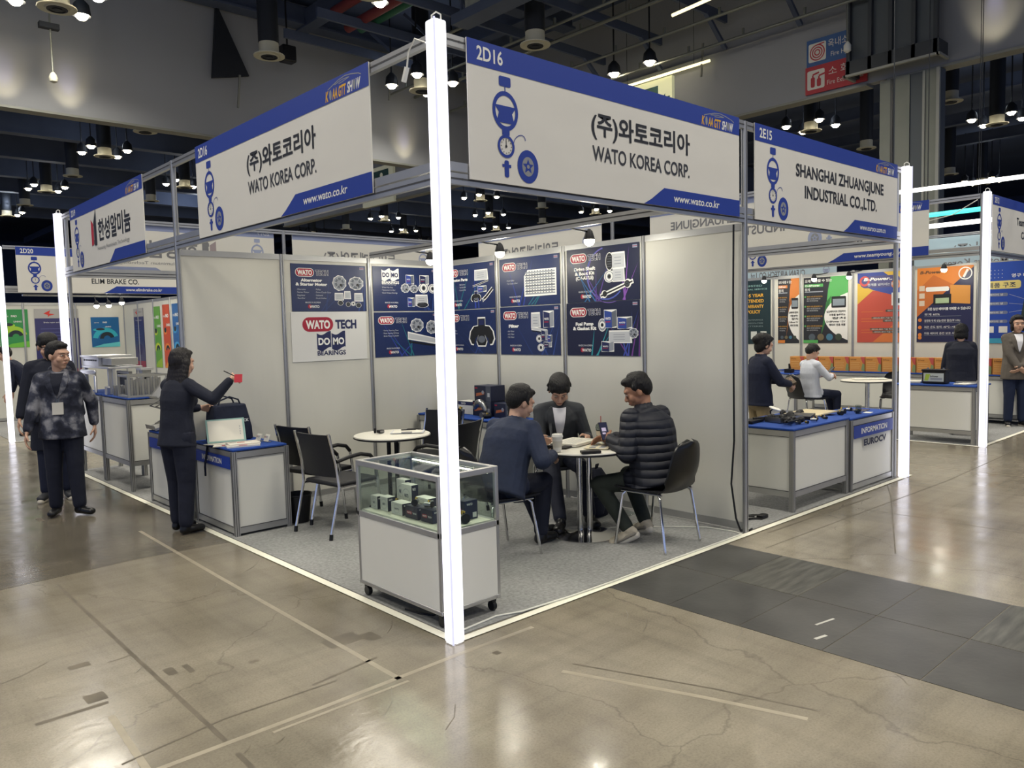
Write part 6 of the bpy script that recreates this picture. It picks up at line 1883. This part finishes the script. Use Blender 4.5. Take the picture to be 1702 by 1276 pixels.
sheet(2.10, .77, TZ, .27, .19, .5, 'cream brochure with small pictures on the meeting table', CREAM, 'brochure', .004, draw=pics, cat='brochure')
sheet(2.22, .86, TZ + .0045, .2, .15, .9, 'second cream brochure lying across the first on the meeting table', CREAM, 'brochure', .003, draw=pics, cat='brochure')
sheet(1.98, 1.19, TZ, .2, .12, -.4, 'loose white sheet under the edge of the thick folder', PAPER, 'paper_sheet', .0012, draw=lines)
sheet(1.83, .62, TZ, .15, .07, -.6, 'black wallet lying at the near edge of the meeting table', mat('wallet_black', '#1a1715', .5), 'wallet', .016, cat='wallet')
sheet(1.90, .95, TZ, .14, .07, .3, 'dark phone lying between the paper cup and the folder', BLACKP, 'phone', .008, cat='phone')
t = thing('charger', 'small black charger brick lying behind the paper cup', 'charger', (1.80, 1.0, TZ))
MB().obox((1.80, 1.0, TZ + .015), (.045, .01, 0), (-.006, .025, 0), (0, 0, .015), BLACKP).build('brick', t, bev=.004)
MB().tube([(1.76, 1.01, TZ + .012), (1.72, 1.05, TZ + .006), (1.75, 1.1, TZ + .005), (1.83, 1.12, TZ + .005)], .003, CABLE, 6).build('cord', t)
def phone(c, ax, ay, label):
    c, ax, ay = Vector(c), Vector(ax).normalized(), Vector(ay).normalized()
    n = ax.cross(ay).normalized(); ay = n.cross(ax)
    t = thing('phone', label, 'phone', tuple(c))
    MB().obox(c, ax * .037, ay * .076, n * .0042, BLACKP).build('case', t, bev=.003)
    s = Sheet(c - ax * .034 - ay * .072 + n * .0043, ax, ay)
    s.rect(0, 0, .068, .144, mat('phone_screen', '#1c2030', .2, emit=.25, ecol='#4a4a66')); s.lay(); s.rect(.012, .07, .05, .10, mat('phone_text', '#b9b0c8', .3, emit=.4)); s.rect(.012, .045, .04, .06, mat('phone_text'))
    s.build('screen', t)
phone((2.125, .735, .865), (.9, -.35, 0), (.1, .45, .9), 'phone with a lit screen held by the man in the quilted jacket')
phone((9.95, 2.60, .88), (.4, .9, 0), (.7, -.3, .6), 'phone held by the seated man in the white shirt')
# the other round table
t = thing('clipboard', 'clipboard with a pen on the empty round table', 'clipboard', (1.66, 2.80, TZ))
U_, V_ = Vector((.75, -.66, 0)), Vector((.66, .75, 0))
MB().obox((1.66, 2.80, TZ + .002), U_ * .155, V_ * .11, (0, 0, .002), mat('clip_white', '#c9cbd0', .5)).build('board', t)
MB().obox(Vector((1.66, 2.80, TZ + .0055)) - V_ * .005, U_ * .14, V_ * .095, (0, 0, .001), PAPER).build('paper', t)
MB().obox(Vector((1.66, 2.80, TZ + .009)) - V_ * .10, U_ * .05, V_ * .012, (0, 0, .005), METAL).build('clip', t)
tag(MB().cyl(Vector((1.66, 2.80, TZ + .0135)) + V_ * .05 - U_ * .07, Vector((1.66, 2.80, TZ + .0135)) + V_ * .075 + U_ * .07, .0055, BLACKP, 8).build('pen'), 'black pen lying on the clipboard', 'pen')
t = thing('card_reader', 'small black and silver gadget on the empty round table', 'gadget', (1.45, 2.96, TZ))
MB().box((1.42, 2.93, TZ), (1.48, 2.975, TZ + .03), BLACKP).build('body', t, bev=.004)
MB().cyl((1.415, 2.99, TZ), (1.415, 2.99, TZ + .045), .012, BLACKP, 12).build('stub', t)
MB().box((1.43, 2.924, TZ + .008), (1.47, 2.929, TZ + .024), METAL).build('screen', t)

# information counter: bag, folder, brochures, card holders
CZ = .7455
t = thing('tote_bag', 'dark navy tote bag standing behind the open folder on the information counter', 'bag', (.27, 3.62, CZ))
BAGM = cloth('bag_navy', '#121a30', .1)
MB().rings([[Vector((.28 + w * .5 * sx + off, 3.66 + .10 * sy + off2, CZ + z)) for sx, sy in ((-1, -1), (1, -1), (1, 1), (-1, 1))] for z, w, off, off2 in ((0, .36, 0, 0), (.02, .37, 0, 0), (.12, .36, 0, 0), (.22, .33, .0, .02), (.33, .29, .0, .04))], BAGM).build('bag', t, bev=.015)
for q in (-.07, .07):
    MB().tube([(.17, 3.69 + q, CZ + .32), (.19, 3.69 + q, CZ + .37), (.28, 3.69 + q, CZ + .40), (.36, 3.69 + q, CZ + .37), (.38, 3.69 + q, CZ + .32)], .008, BAGM, 6).build('strap', t)
MB().tube([(.12, 3.58, CZ + .22), (.08, 3.56, CZ + .12), (.03, 3.55, CZ - .02), (.0, 3.55, CZ - .2), (.005, 3.56, CZ - .28), (.015, 3.58, CZ - .15)], .009, BAGM, 6).build('strap', t)
s = Sheet((.30, 3.5565, CZ + .17), (1, 0, 0)); s.text('ACK', 0.05, 0, .025, WHT, bold=.03); s.build('lettering', t)
t = thing('open_folder', 'open clear folder with a pale green edge leaning on the navy bag', 'folder', (.17, 3.44, CZ))
FU, FV = Vector((.97, -.22, 0)).normalized(), Vector((.05, .28, .95)).normalized()
fo = Vector((.015, 3.50, CZ + .012))
fn = FU.cross(FV)
MB().obox(fo + FU * .165 + FV * .105, FU * .165, FV * .105, fn * .003, mat('folder_green', '#8fb3ab', .4)).build('cover', t)
MB().obox(fo + FU * .163 + FV * .105 + fn * .004, FU * .148, FV * .092, fn * .0012, PAPER).build('sheet', t)
MB().obox(fo + FU * .165 - Vector((0, .055, .006)), FU * .17, Vector((.03, -.06, 0)), (0, 0, .003), PAPER).build('lower_sheet', t)
s = Sheet(fo + FU * .282 + FV * .06 + fn * .0055, FU, FV)
for i in range(4):
    s.rect(0, .022 * i, .006, .022 * i + .014, GR1)
s.build('lettering', t)
for i, (x, y, w, d, h, rz, lab) in enumerate(((.20, 3.20, .27, .19, .014, -.25, 'lower white brochure stack with a red spine on the information counter'), (.11, 3.33, .2, .15, .008, -.5, 'white leaflets fanned beside the brochure stack'))):
    def red(s, w, d):
        s.rect(w * .35, 0, w * .6, d * .4, REDL); s.rect(w * .1, d * .6, w * .35, d * .75, GR1)
    sheet(x, y, CZ, w, d, rz, lab, PAPER, 'brochure', h, draw=red, cat='brochure')
sheet(.215, 3.215, CZ + .0145, .26, .18, -.2, 'topmost white brochure with a red emblem on the information counter', PAPER, 'brochure', .014, draw=lambda s, w, d: (s.rect(w * .3, d * .4, w * .55, d * .6, ink('#b5382e')), s.rect(w * .1, d * .7, w * .3, d * .78, GR2)), cat='brochure')
for x, y, lab in ((.43, 3.36, 'business card holder nearer the navy bag on the information counter'), (.455, 3.25, 'business card holder nearer the black chairs on the information counter')):
    t = thing('card_holder', lab, 'card holder', (x, y, CZ), 0, 'business card holders')
    MB().box((x - .02, y - .045, CZ), (x + .02, y + .045, CZ + .006), PLAST).build('base', t)
    MB().obox((x - .004, y, CZ + .036), (.0035, 0, .001), (0, .043, 0), (.012, 0, .028), PAPER).build('card', t)
    s = Sheet((x - .022, y + .04, CZ + .012), (0, -1, 0), (.4, 0, .92)); s.rect(.008, .028, .02, .04, REDL); s.rect(.026, .036, .07, .041, GR1); s.rect(.026, .026, .06, .03, GR1); s.build('lettering', t)
# red card and pen in the reaching hand
tag(MB().obox((.175, 3.155, 1.335), (.03, -.012, 0), (.008, .012, .034), (.0006, .0012, -.0004), ink('#b01c30')).build('red_card'), 'red card held up by the woman in the black suit', 'card')
tag(MB().cyl((.10, 3.27, 1.40), (.17, 3.17, 1.345), .005, BLACKP, 8).build('pen'), 'black pen held with the red card', 'pen')
# folding brochure rack on the second counter
t = thing('brochure_rack', 'folding zigzag metal brochure rack behind the woman in black', 'rack', (.25, 4.85, CZ))
def tray(c, w, d, tilt):
    c = Vector(c)
    U, V = Vector((0, -1, 0)), Vector((math.cos(tilt), 0, math.sin(tilt)))
    n = U.cross(V)
    MB().obox(c, U * w / 2, V * d / 2, n * .003, ALU).obox(c - V * d / 2 + n * .02, U * w / 2, V * .003, n * .022, ALU).obox(c + U * w / 2, U * .003, V * d / 2, n * .012, ALU).obox(c - U * w / 2, U * .003, V * d / 2, n * .012, ALU).build('tray', t, smooth=False)
tray((.19, 5.02, CZ + .46), .27, .34, .85); tray((.16, 5.05, CZ + .05), .27, .26, .25)
zz = [(.10, CZ + .06), (.30, CZ + .16), (.06, CZ + .25), (.28, CZ + .36)]
for y in (4.94, 5.12):
    for (xa, za), (xb, zb) in zip(zz, zz[1:]):
        MB().bar((xa, y, za), (xb, y, zb), .012, .012, METAL).build('link', t, smooth=False)
# aluminium profiles on the corner counter
DZ = 1.0405
t = thing('profile_gantry', 'aluminium gantry of slotted profiles standing on the corner counter', 'profile frame', (.25, 7.2, DZ))
PROF = mat('bright_profile', '#cfd0d4', .3, .8)
for x, y in ((.10, 6.62), (.10, 7.62), (.42, 6.62), (.42, 7.62)):
    MB().box((x - .02, y - .02, DZ), (x + .02, y + .02, DZ + .30), PROF).build('leg', t, bev=.003)
MB().box((.07, 6.55, DZ + .30), (.45, 7.70, DZ + .325), PROF).build('table_plate', t, bev=.003)
q = MB().box((.08, 6.98, DZ + .325), (.22, 7.70, DZ + .43), PROF).box((.06, 6.95, DZ + .43), (.46, 7.72, DZ + .455), PROF)
q.build('slotted_block', t, bev=.003)
for i in range(7):
    MB().box((.075, 7.06 + .085 * i, DZ + .385), (.083, 7.10 + .085 * i, DZ + .405), BLACKP).build('slot', t, smooth=False)
MB().box((.12, 6.6, DZ + .34), (.42, 6.97, DZ + .425), ALU).build('beam', t, bev=.004)
t = thing('arch_frame', 'rounded white arch stand under the slotted profile block', 'profile frame', (.06, 7.4, DZ))
q = MB()
for y in (7.08, 7.66):
    q.box((.045, y - .025, DZ), (.075, y + .025, DZ + .22), PROF)
q.box((.045, 7.055, DZ + .22), (.075, 7.685, DZ + .28), PROF)
q.build('arch', t, bev=.02)
t = thing('display_screen', 'small dark square screen framed in aluminium under the gantry', 'screen', (.33, 6.9, DZ))
q = MB()
for a, b in (((.31, 6.62, DZ + .04), (.35, 6.66, DZ + .26)), ((.31, 7.06, DZ + .04), (.35, 7.10, DZ + .26)), ((.31, 6.66, DZ + .04), (.35, 7.06, DZ + .07)), ((.31, 6.66, DZ + .23), (.35, 7.06, DZ + .26))):
    q.box(a, b, ALU)
q.build('frame', t, smooth=False)
MB().box((.325, 6.66, DZ + .07), (.335, 7.06, DZ + .23), BLACKP).build('panel', t)
for i in range(12):
    x, y = .09 + .035 * (i % 3) + .01 * (i % 2), 6.42 - .05 * (i // 3) - .012 * (i % 3)
    h = (.115, .10, .12, .09)[i % 4]
    o = MB().box((x - .013, y - .018, DZ), (x + .013, y + .018, DZ + h), ALU).box((x - .014, y - .003, DZ + .004), (x + .014, y + .003, DZ + h - .004), ALUD).build('profile_sample', smooth=False)
    tag(o, 'short upright aluminium profile sample in the cluster on the corner counter', 'profile sample', 'aluminium profile samples on the corner counter')
for i, (x, y) in enumerate(((.06, 6.62), (.055, 6.55))):
    tag(MB().obox((x, y, DZ + .048), (.016, 0, 0), (0, .022, .006), (0, -.012, .045), PROF).build('profile_sample', smooth=False), ('tilted bright profile offcut at the counter edge', 'second bright offcut beside the tilted one at the counter edge')[i], 'profile sample', 'aluminium profile samples on the corner counter')
t = thing('profile_crate', 'square aluminium crate frame holding upright bars on the corner counter', 'profile frame', (.28, 6.0, DZ))
q = MB()
X0, X1, Y0_, Y1_, HH = .07, .48, 5.83, 6.18, .25
for x in (X0, X1):
    for y in (Y0_, Y1_):
        q.box((x - .012, y - .012, DZ), (x + .012, y + .012, DZ + HH), ALU)
for z in (DZ + .012, DZ + HH - .012):
    for y in (Y0_, Y1_):
        q.box((X0, y - .011, z - .011), (X1, y + .011, z + .011), ALU)
    for x in (X0, X1):
        q.box((x - .011, Y0_, z - .011), (x + .011, Y1_, z + .011), ALU)
q.build('frame', t, smooth=False)
for i in range(6):
    for j_ in range(3):
        x, y = .12 + .06 * i, 5.90 + .09 * j_
        MB().box((x - .012, y - .012, DZ + .002), (x + .012, y + .012, DZ + .19 + .02 * ((i + j_) % 2)), ALU).build('bar', t, smooth=False)
t = thing('tool_block', 'small grey fixture block behind the crate of bars', 'fixture', (.40, 6.33, DZ))
MB().box((.36, 6.28, DZ), (.46, 6.40, DZ + .28), ALU).box((.38, 6.275, DZ + .16), (.44, 6.281, DZ + .2), BLACKP).build('block', t, bev=.004)
MB().box((.34, 6.26, DZ + .28), (.48, 6.42, DZ + .305), PROF).build('plate', t)
t = thing('monitor', 'tall black monitor with a white sticker beside the slotted post', 'monitor', (.35, 4.35, CZ))
MB().box((.30, 4.22, 1.30), (.33, 4.48, 1.93), BLACKP).build('panel', t, bev=.006)
MB().box((.31, 4.33, CZ + .01), (.33, 4.37, 1.30), BLACKP).build('stand', t)
MB().box((.22, 4.25, CZ), (.42, 4.45, CZ + .012), BLACKP).build('base', t)
MB().box((.2985, 4.26, 1.84), (.2995, 4.34, 1.90), CART).build('sticker', t)
# waste bin
t = thing('waste_bin', 'tapered black waste bin beside the information counter', 'bin', (.66, 3.12, .006))
MB().lathe([(.085, .006), (.09, .008), (.118, .25), (.124, .255), (.124, .265), (.114, .262), (.086, .02), (.002, .02)], (.66, 3.12, 0), BLACKP, 28).build('bucket', t)
# product shelf
SZ = .7755
def bigbox(x, y, z, w, d, h, lab, rz=RZ, art='part', white=False, name='product_box'):
    t = thing(name, lab, 'carton', (x, y, z), rz, 'product boxes on the blue shelf')
    c, s_ = math.cos(rz), math.sin(rz)
    U, V = Vector((c, s_, 0)), Vector((-s_, c, 0))
    o = Vector((x, y, z))
    MB().obox(o + Vector((0, 0, h / 2)), U * w / 2, V * d / 2, Vector((0, 0, h / 2)), CART if white else CARTN).build('box', t, bev=.003)
    s = Sheet(o - U * w / 2 - V * d / 2, U); s.N = -V
    if white:
        s.rect(0.002, h * .7, w - .002, h - .002, NVI); s.lay(); s.text('WATO', w * .2, h * .76, h * .14, WHT, w=w * .3, bold=.03)
    else:
        s.rect(w * .7, .002, w - .002, h - .002, ink('#4a4f5c')); s.poly([(w * .1, h * .3), (w * .6, h * .45), (w * .62, h * .62), (w * .12, h * .5)], ink('#a8603f')); s.disc(w * .52, h * .58, h * .12, GR1)
        s.lay(); s.rect(w * .05, h * .8, w * .2, h * .88, REDL); s.rect(w * .8, h * .3, w * .93, h * .55, GR3)
    s.build('lettering', t)
bigbox(2.86, 3.72, SZ, .2, .14, .11, 'small navy box at the wall end of the blue shelf')
bigbox(2.86, 3.30, SZ, .26, .16, .14, 'white box with a navy top on the blue shelf beside the light post', white=True)
bigbox(2.84, 2.98, SZ, .30, .2, .16, 'navy box behind the silver caliper on the blue shelf')
bigbox(2.84, 2.96, SZ + .161, .27, .2, .165, 'tall navy box on top of another, highest on the blue shelf')
bigbox(2.84, 2.65, SZ, .26, .2, .155, 'grey and brown box beside the black flask on the blue shelf')
machine_part(2.66, 3.25, SZ, .11, 21, 'shiny throttle body in front of the white box on the blue shelf')
t = thing('brake_caliper', 'silver ribbed caliper part in front of the navy boxes on the blue shelf', 'car part', (2.65, 2.93, SZ))
cp = [(2.65 + .02 * i / 8, 2.99 - .16 * i / 8, SZ + .03 + .13 * math.sin(PI * (.15 + .75 * i / 8))) for i in range(9)]
MB().tube(cp, [.02, .028, .034, .036, .036, .034, .03, .026, .02], METAL, 10).build('arch', t)
for p_ in cp[1:8]:
    MB().bar((p_[0] - .035, p_[1], p_[2]), (p_[0] + .035, p_[1], p_[2] + .01), .012, .03, METAL).build('rib', t, smooth=False)
MB().cyl((2.62, 2.85, SZ + .03), (2.70, 2.85, SZ + .03), .03, METAL, 16).build('piston', t)
machine_part(2.64, 2.78, SZ, .07, 23, 'small dark fitting beside the silver caliper', DARKM)
t = thing('flask', 'black flask on the blue shelf behind the man in the blue-grey suit', 'flask', (2.70, 2.45, SZ + .0))
MB().lathe([(.045, 0), (.05, .004), (.05, .15), (.04, .165), (.002, .165)], (2.70, 2.45, SZ), BLACKP, 24).build('body', t)
MB().lathe([(.042, .166), (.044, .17), (.044, .205), (.036, .215), (.002, .215)], (2.70, 2.45, SZ), DARKM, 24).build('lid', t)
# backpack under the table, water bottle
t = thing('backpack', 'black backpack standing on the carpet beyond the table column', 'bag', (2.62, 1.28, .006))
MB().rings([[Vector((2.62 + a * math.cos(2 * PI * i / 14), 1.28 + b_ * math.sin(2 * PI * i / 14), z)) for i in range(14)] for z, a, b_ in ((.006, .13, .09), (.03, .145, .1), (.2, .145, .105), (.36, .12, .09), (.43, .07, .05))], BLACKC).build('sack', t)
MB().tube([(2.60, 1.26, .42), (2.60, 1.25, .47), (2.64, 1.26, .47), (2.64, 1.28, .42)], .008, BLACKC, 6).build('handle', t)
MB().rings([[Vector((2.55 + a * math.cos(2 * PI * i / 10), 1.19 + b_ * math.sin(2 * PI * i / 10), z)) for i in range(10)] for z, a, b_ in ((.04, .07, .03), (.08, .08, .04), (.2, .075, .035))], BLACK2).build('pocket', t)
t = thing('water_bottle', 'clear plastic bottle lying on the carpet near the backpack', 'bottle', (2.72, 1.05, .04))
MB().lathe([(.002, 0), (.03, .004), (.032, .12), (.014, .17), (.013, .19), (.002, .19)], (2.66, 1.10, .038), PLAST, 18, (.75, -.65, 0)).build('body', t)
MB().cyl((2.80, .977, .038), (2.815, .964, .038), .015, CART, 14).build('cap', t)
# cables by the wall end
t = thing('power_strip', 'coiled black cable with a plug lying at the wall end', 'cable', (3.3, .14, .012))
for k_, (a, b_) in enumerate(((.16, .10), (.20, .13), (.13, .07))):
    MB().tube([(3.12 + a * (1 - math.cos(PI * i / 8)), .10 + b_ * math.sin(PI * i / 8) + .02 * k_, .014 + .012 * k_) for i in range(9)], .008, CABLE, 6).build('loop', t)
MB().box((3.44, .10, .006), (3.54, .16, .04), BLACKP).build('plug', t, bev=.006)
tag(MB().tube([(2.97, .03, .012), (3.02, .0, .03), (3.05, .04, .014), (3.0, .06, .03), (2.98, .02, .012), (3.04, -.01, .012), (3.10, .0, .012)], .008, CABLE, 6).build('power_cable'), 'knot of black cable at the foot of the wall post', 'cable')
tag(MB().tube([(2.1, 1.0, .010), (2.4, .85, .010), (2.7, .55, .010), (2.9, .3, .010), (2.93, .06, .010), (2.9, -.03, .012)], .005, WCABLE, 6).build('power_cable'), 'white cable snaking on the carpet towards the wall end', 'cable')
tag(MB().tube([(.04, .03, .010), (.35, .06, .010), (.5, .0, .012), (.9, -.03, .012), (1.3, -.035, .012), (2.0, -.03, .012), (2.88, -.03, .012)], .006, WCABLE, 6).build('power_cable'), 'white cable laid along the tape strip by the tiled trench', 'cable')
# car-part counter
XZ = .7605
sheet(4.62, .35, XZ, .3, .2, .3, 'black case of tools lying on the car-part counter', BLACKP, 'tool_case', .03, cat='case')
t = thing('metal_tray', 'shallow metal tray of black parts on the car-part counter', 'tray', (4.28, .36, XZ))
MB().obox((4.28, .36, XZ + .003), (.15, -.03, 0), (.02, .09, 0), (0, 0, .003), METAL).build('bottom', t)
for c_, a_, b_ in (((4.28 + .02, .36 + .09, XZ + .025), (.15, -.03, 0), (.001, .003, 0)), ((4.28 - .02, .36 - .09, XZ + .025), (.15, -.03, 0), (.001, .003, 0)), ((4.43, .33, XZ + .025), (.003, 0, 0), (.02, .09, 0)), ((4.13, .39, XZ + .025), (.003, 0, 0), (.02, .09, 0))):
    MB().obox(c_, a_, b_, (0, 0, .025), METAL).build('side', t, smooth=False)
R_ = random.Random(31)
names = ('beside the metal tray', 'behind the metal tray', 'at the middle of the blue cloth', 'beside the tool case', 'at the far corner of the blue cloth', 'near the pale board', 'at the near edge of the blue cloth', 'next to the brass fitting', 'above the name band', 'between the tray and the board')
for i in range(10):
    x, y = R_.uniform(4.0, 4.85), R_.uniform(.14, .62)
    L_ = R_.uniform(.12, .26); a = R_.uniform(-.5, .7)
    d = Vector((math.cos(a), math.sin(a), 0))
    zz_ = XZ + (.036 if i < 6 else .014)
    t = thing('drive_shaft', 'black drive shaft lying %s' % names[i], 'car part', (x, y, XZ), 0, 'black drive shafts on the car-part counter')
    o_ = Vector((x, y, zz_))
    MB().cyl(o_ - d * L_ / 2, o_ + d * L_ / 2, .010, DARKM, 10).build('shaft', t)
    MB().lathe([(.012, 0), (.022, .008), (.018, .016), (.026, .024), (.02, .032), (.03, .042), (.03, .07), (.002, .07)], o_ + d * L_ * .3, BLACKP, 14, d).build('boot', t)
for i, (x, y, s_, m) in enumerate(((4.15, .15, .045, METAL), (4.22, .10, .035, BRASS), (4.40, .12, .05, METAL), (4.5, .14, .04, DARKM), (4.62, .12, .04, DARKM), (4.72, .2, .035, BRASS))):
    machine_part(x, y, XZ, s_, 40 + i, 'loose fitting on the blue cloth edge, %s from the metal tray' % order[i], m)
sheet(4.05, .55, XZ, .28, .12, .1, 'black cable harness bundle on the blue cloth behind the tray', BLACKP, 'cable_harness', .022, cat='harness')
sheet(5.0, .45, XZ + .002, .5, .34, .05, 'pale board lying across the two counters of the car-part stand', mat('pale_board', '#c9bb98', .6), 'board', .012, cat='board')
t = thing('magnifier', 'round white lens of a magnifier lamp over the car parts', 'magnifier', (4.55, .60, XZ))
MB().lathe([(.002, 0), (.055, .004), (.06, .01), (.055, .016), (.002, .02)], (4.55, .60, XZ + .07), CART, 24, (.1, -.3, .9)).build('lens', t)
MB().tube([(4.55, .62, XZ + .075), (4.57, .66, XZ + .05), (4.58, .66, XZ + .002)], .008, DARKM, 8).build('arm', t)
IZ = .7355
for i, (x, y, s_, m) in enumerate(((5.22, .25, .06, DARKM), (5.36, .30, .07, METAL), (5.5, .2, .05, DARKM), (5.62, .34, .05, METAL))):
    machine_part(x, y, IZ, s_, 60 + i, 'machined part on the information counter top, %s from the pale board' % order[i], m)
t = thing('glass_jar', 'small clear jar on the information counter of the car-part stand', 'jar', (5.42, .15, IZ))
MB().lathe([(.03, 0), (.032, .003), (.032, .09), (.028, .09), (.028, .006), (.002, .006)], (5.42, .15, IZ), PLAST, 20).build('jar', t)
sheet(5.75, .28, IZ, .22, .16, .2, 'dark leaflet on the information counter beside the light post', NAVYD, 'leaflet', .004, cat='leaflet')
sheet(5.58, .12, IZ, .10, .07, .1, 'small white card on the information counter edge', PAPER, 'card', .003, cat='card')
# battery stand: battery, papers, orange boxes
BZ_ = .7955
t = thing('car_battery', 'black car battery with a pale label on the counter across the aisle', 'battery', (8.98, .64, BZ_))
MB().box((8.90, .50, BZ_), (9.06, .80, BZ_ + .17), BLACKP).build('case', t, bev=.006)
MB().box((8.895, .49, BZ_ + .17), (9.065, .81, BZ_ + .195), BLACKP).build('lid', t, bev=.006)
for y in (.55, .75):
    MB().cyl((8.98, y, BZ_ + .195), (8.98, y, BZ_ + .215), .012, METAL, 12).build('terminal', t)
s = Sheet((8.899, .78, BZ_ + .03), (0, -1, 0)); s.rect(0, 0, .26, .115, ink('#b9c0bd')); s.lay(); s.poly([(.01, .01), (.06, .01), (.09, .1), (.03, .1)], ink('#a7c04a')); s.text('B-Power', .09, .06, .022, BLKI, w=.1, bold=.03); s.rect(.09, .02, .24, .05, GR1); s.build('lettering', t)
sheet(9.05, .97, BZ_, .25, .2, .3, 'white papers fanned on the battery counter, farther from the light post', PAPER, 'paper_sheet', .02)
sheet(9.0, .28, BZ_, .3, .16, -.2, 'white leaflets on the battery counter beside the light post', PAPER, 'paper_sheet', .012)
sheet(9.18, .30, BZ_, .2, .3, .1, 'grey closed laptop on the battery counter', ALU, 'laptop', .018, cat='laptop')
ORB = mat('orange_carton', '#c98a45', .6)
def obox_(y, lab):
    x, z, w, h, d = 11.42, .7755, .27, .255, .16
    t = thing('orange_box', lab, 'carton', (x, y, z), 0, 'orange battery boxes in a row on the back counter')
    MB().box((x - d / 2, y - w / 2, z), (x + d / 2, y + w / 2, z + h), ORB).build('box', t, bev=.003)
    s = Sheet((x - d / 2 - .0004, y + w / 2, z), (0, -1, 0))
    s.poly([(w * .72, h), (w, h), (w, h * .45), (w * .86, h * .62)], ink('#b8504a')); s.poly([(w * .78, h * .1), (w, 0.002), (w, h * .5), (w * .86, h * .55)], ink('#7f8f62'))
    s.text('B-Power', w * .08, h * .78, h * .1, ink('#8a5a2c'), w=w * .4, bold=.03)
    for i in range(4):
        s.rect(w * .08, h * (.6 - .13 * i), w * (.7 - .05 * (i % 2)), h * (.64 - .13 * i), ink('#d9a868'))
    s.build('lettering', t)
nm = ('first', 'second', 'third', 'fourth', 'fifth', 'sixth', 'seventh', 'eighth', 'ninth', 'tenth', 'eleventh', 'twelfth', 'thirteenth')
for i in range(13):
    obox_(3.92 - .285 * i, 'orange battery box on the back counter, %s from the seated man' % nm[i])
t = thing('desk_organizer', 'small dark pen holder on the blue side counter beside the seated man', 'pen holder', (10.15, 3.45, .8005))
MB().box((10.09, 3.37, .8005), (10.21, 3.50, .87), DARKM).build('tray', t, bev=.004)
for i in range(4):
    MB().cyl((10.11 + .025 * i, 3.42, .86), (10.10 + .03 * i, 3.42 + .01 * i, .96), .006, BLACKP, 8).build('pen', t)
sheet(10.25, 3.30, .8005, .28, .12, .2, 'blue and white leaflet on the side counter', BLUETOP, 'leaflet', .012, cat='leaflet')
sheet(10.08, 2.02, TZ, .5, .22, -.9, 'long white brochure lying on the round table of the battery stand', PAPER, 'brochure', .012, cat='brochure')
tag(MB().obox((5.62, 1.02, 1.02), (.05, -.03, .02), (.03, .05, .03), (-.008, -.004, .014), mat('brown_notebook', '#5a4a35', .6)).build('notebook'), 'brown notebook held by the woman with the hair bun', 'notebook')
# ---------------------------------------------------------------- clip spotlights
def spotlight(p, a, label, w=5.0):
    """p: clamp point on a rail; a: where the bulb hangs."""
    p, a = Vector(p), Vector(a)
    t = thing('clip_spotlight', label, 'spotlight', tuple(p), 0, 'clip-on spotlights on the booth rails')
    MB().tube([p, p + (a - p) * .6 + Vector((0, 0, .03)), a + Vector((0, 0, .07))], .008, DARKM, 8).build('arm', t)
    MB().lathe([(.012, .09), (.03, .07), (.045, .02), (.05, 0.0), (.046, 0.0), (.04, .02)], a, DARKM, 18).build('shade', t)
    MB().ball(a + Vector((0, 0, -.008)), .046, SPOTG, 16, 10).build('bulb', t)
    l = bpy.data.lights.new('spot_light', 'POINT')
    l.energy = w; l.color = (1.0, .95, .82); l.shadow_soft_size = .05
    o = bpy.data.objects.new('spot_light', l)
    o.location = a + Vector((0, 0, -.075)); COL.objects.link(o)
    return t
spotlight((2.05, 2.30, 2.55), (2.45, 2.30, 2.435), 'lit clip spotlight above the lifter poster', 9)
spotlight((2.05, 1.15, 2.55), (2.45, 1.15, 2.44), 'lit clip spotlight above the drive shaft poster', 9)
spotlight((2.05, 3.35, 2.55), (2.40, 3.35, 2.44), 'lit clip spotlight hidden behind the corner light post', 9)
for i, (x, z) in enumerate(((1.585, 2.315), (1.824, 2.326), (2.091, 2.384))):
    spotlight((x, 12.22 + (x - .3) * .437, 2.49), (x, 12.1 + (x - .3) * .437, z), 'lit clip spotlight on the far stand bar, %s from its light post' % order[i], 6)
for i, (y, z) in enumerate(((4.512, 2.488), (3.513, 2.46), (2.87, 2.462), (1.318, 2.478))):
    spotlight((11.72, y, 2.58), (11.2, y, z), 'lit clip spotlight over the %s poster' % ('warranty', 'black and white green-curved', 'red and yellow', 'orange diagonal')[i], 6)
# the foot of someone stepping in at the picture's edge
lo, yw = (-1.12, 10.15, 0), -1.9
person('person stepping in at the far aisle edge in dark trousers and pale shoes', lo, yw, 1.70, lean=.05, top=NAVYC, bottom=DKBLUE, shoem=SNEAK, solem=SOLE, foot_l=(-.08, -.25, .09), foot_r=(.02, .52, .085), toe_r=(.1, 1, 0), vox=.009)
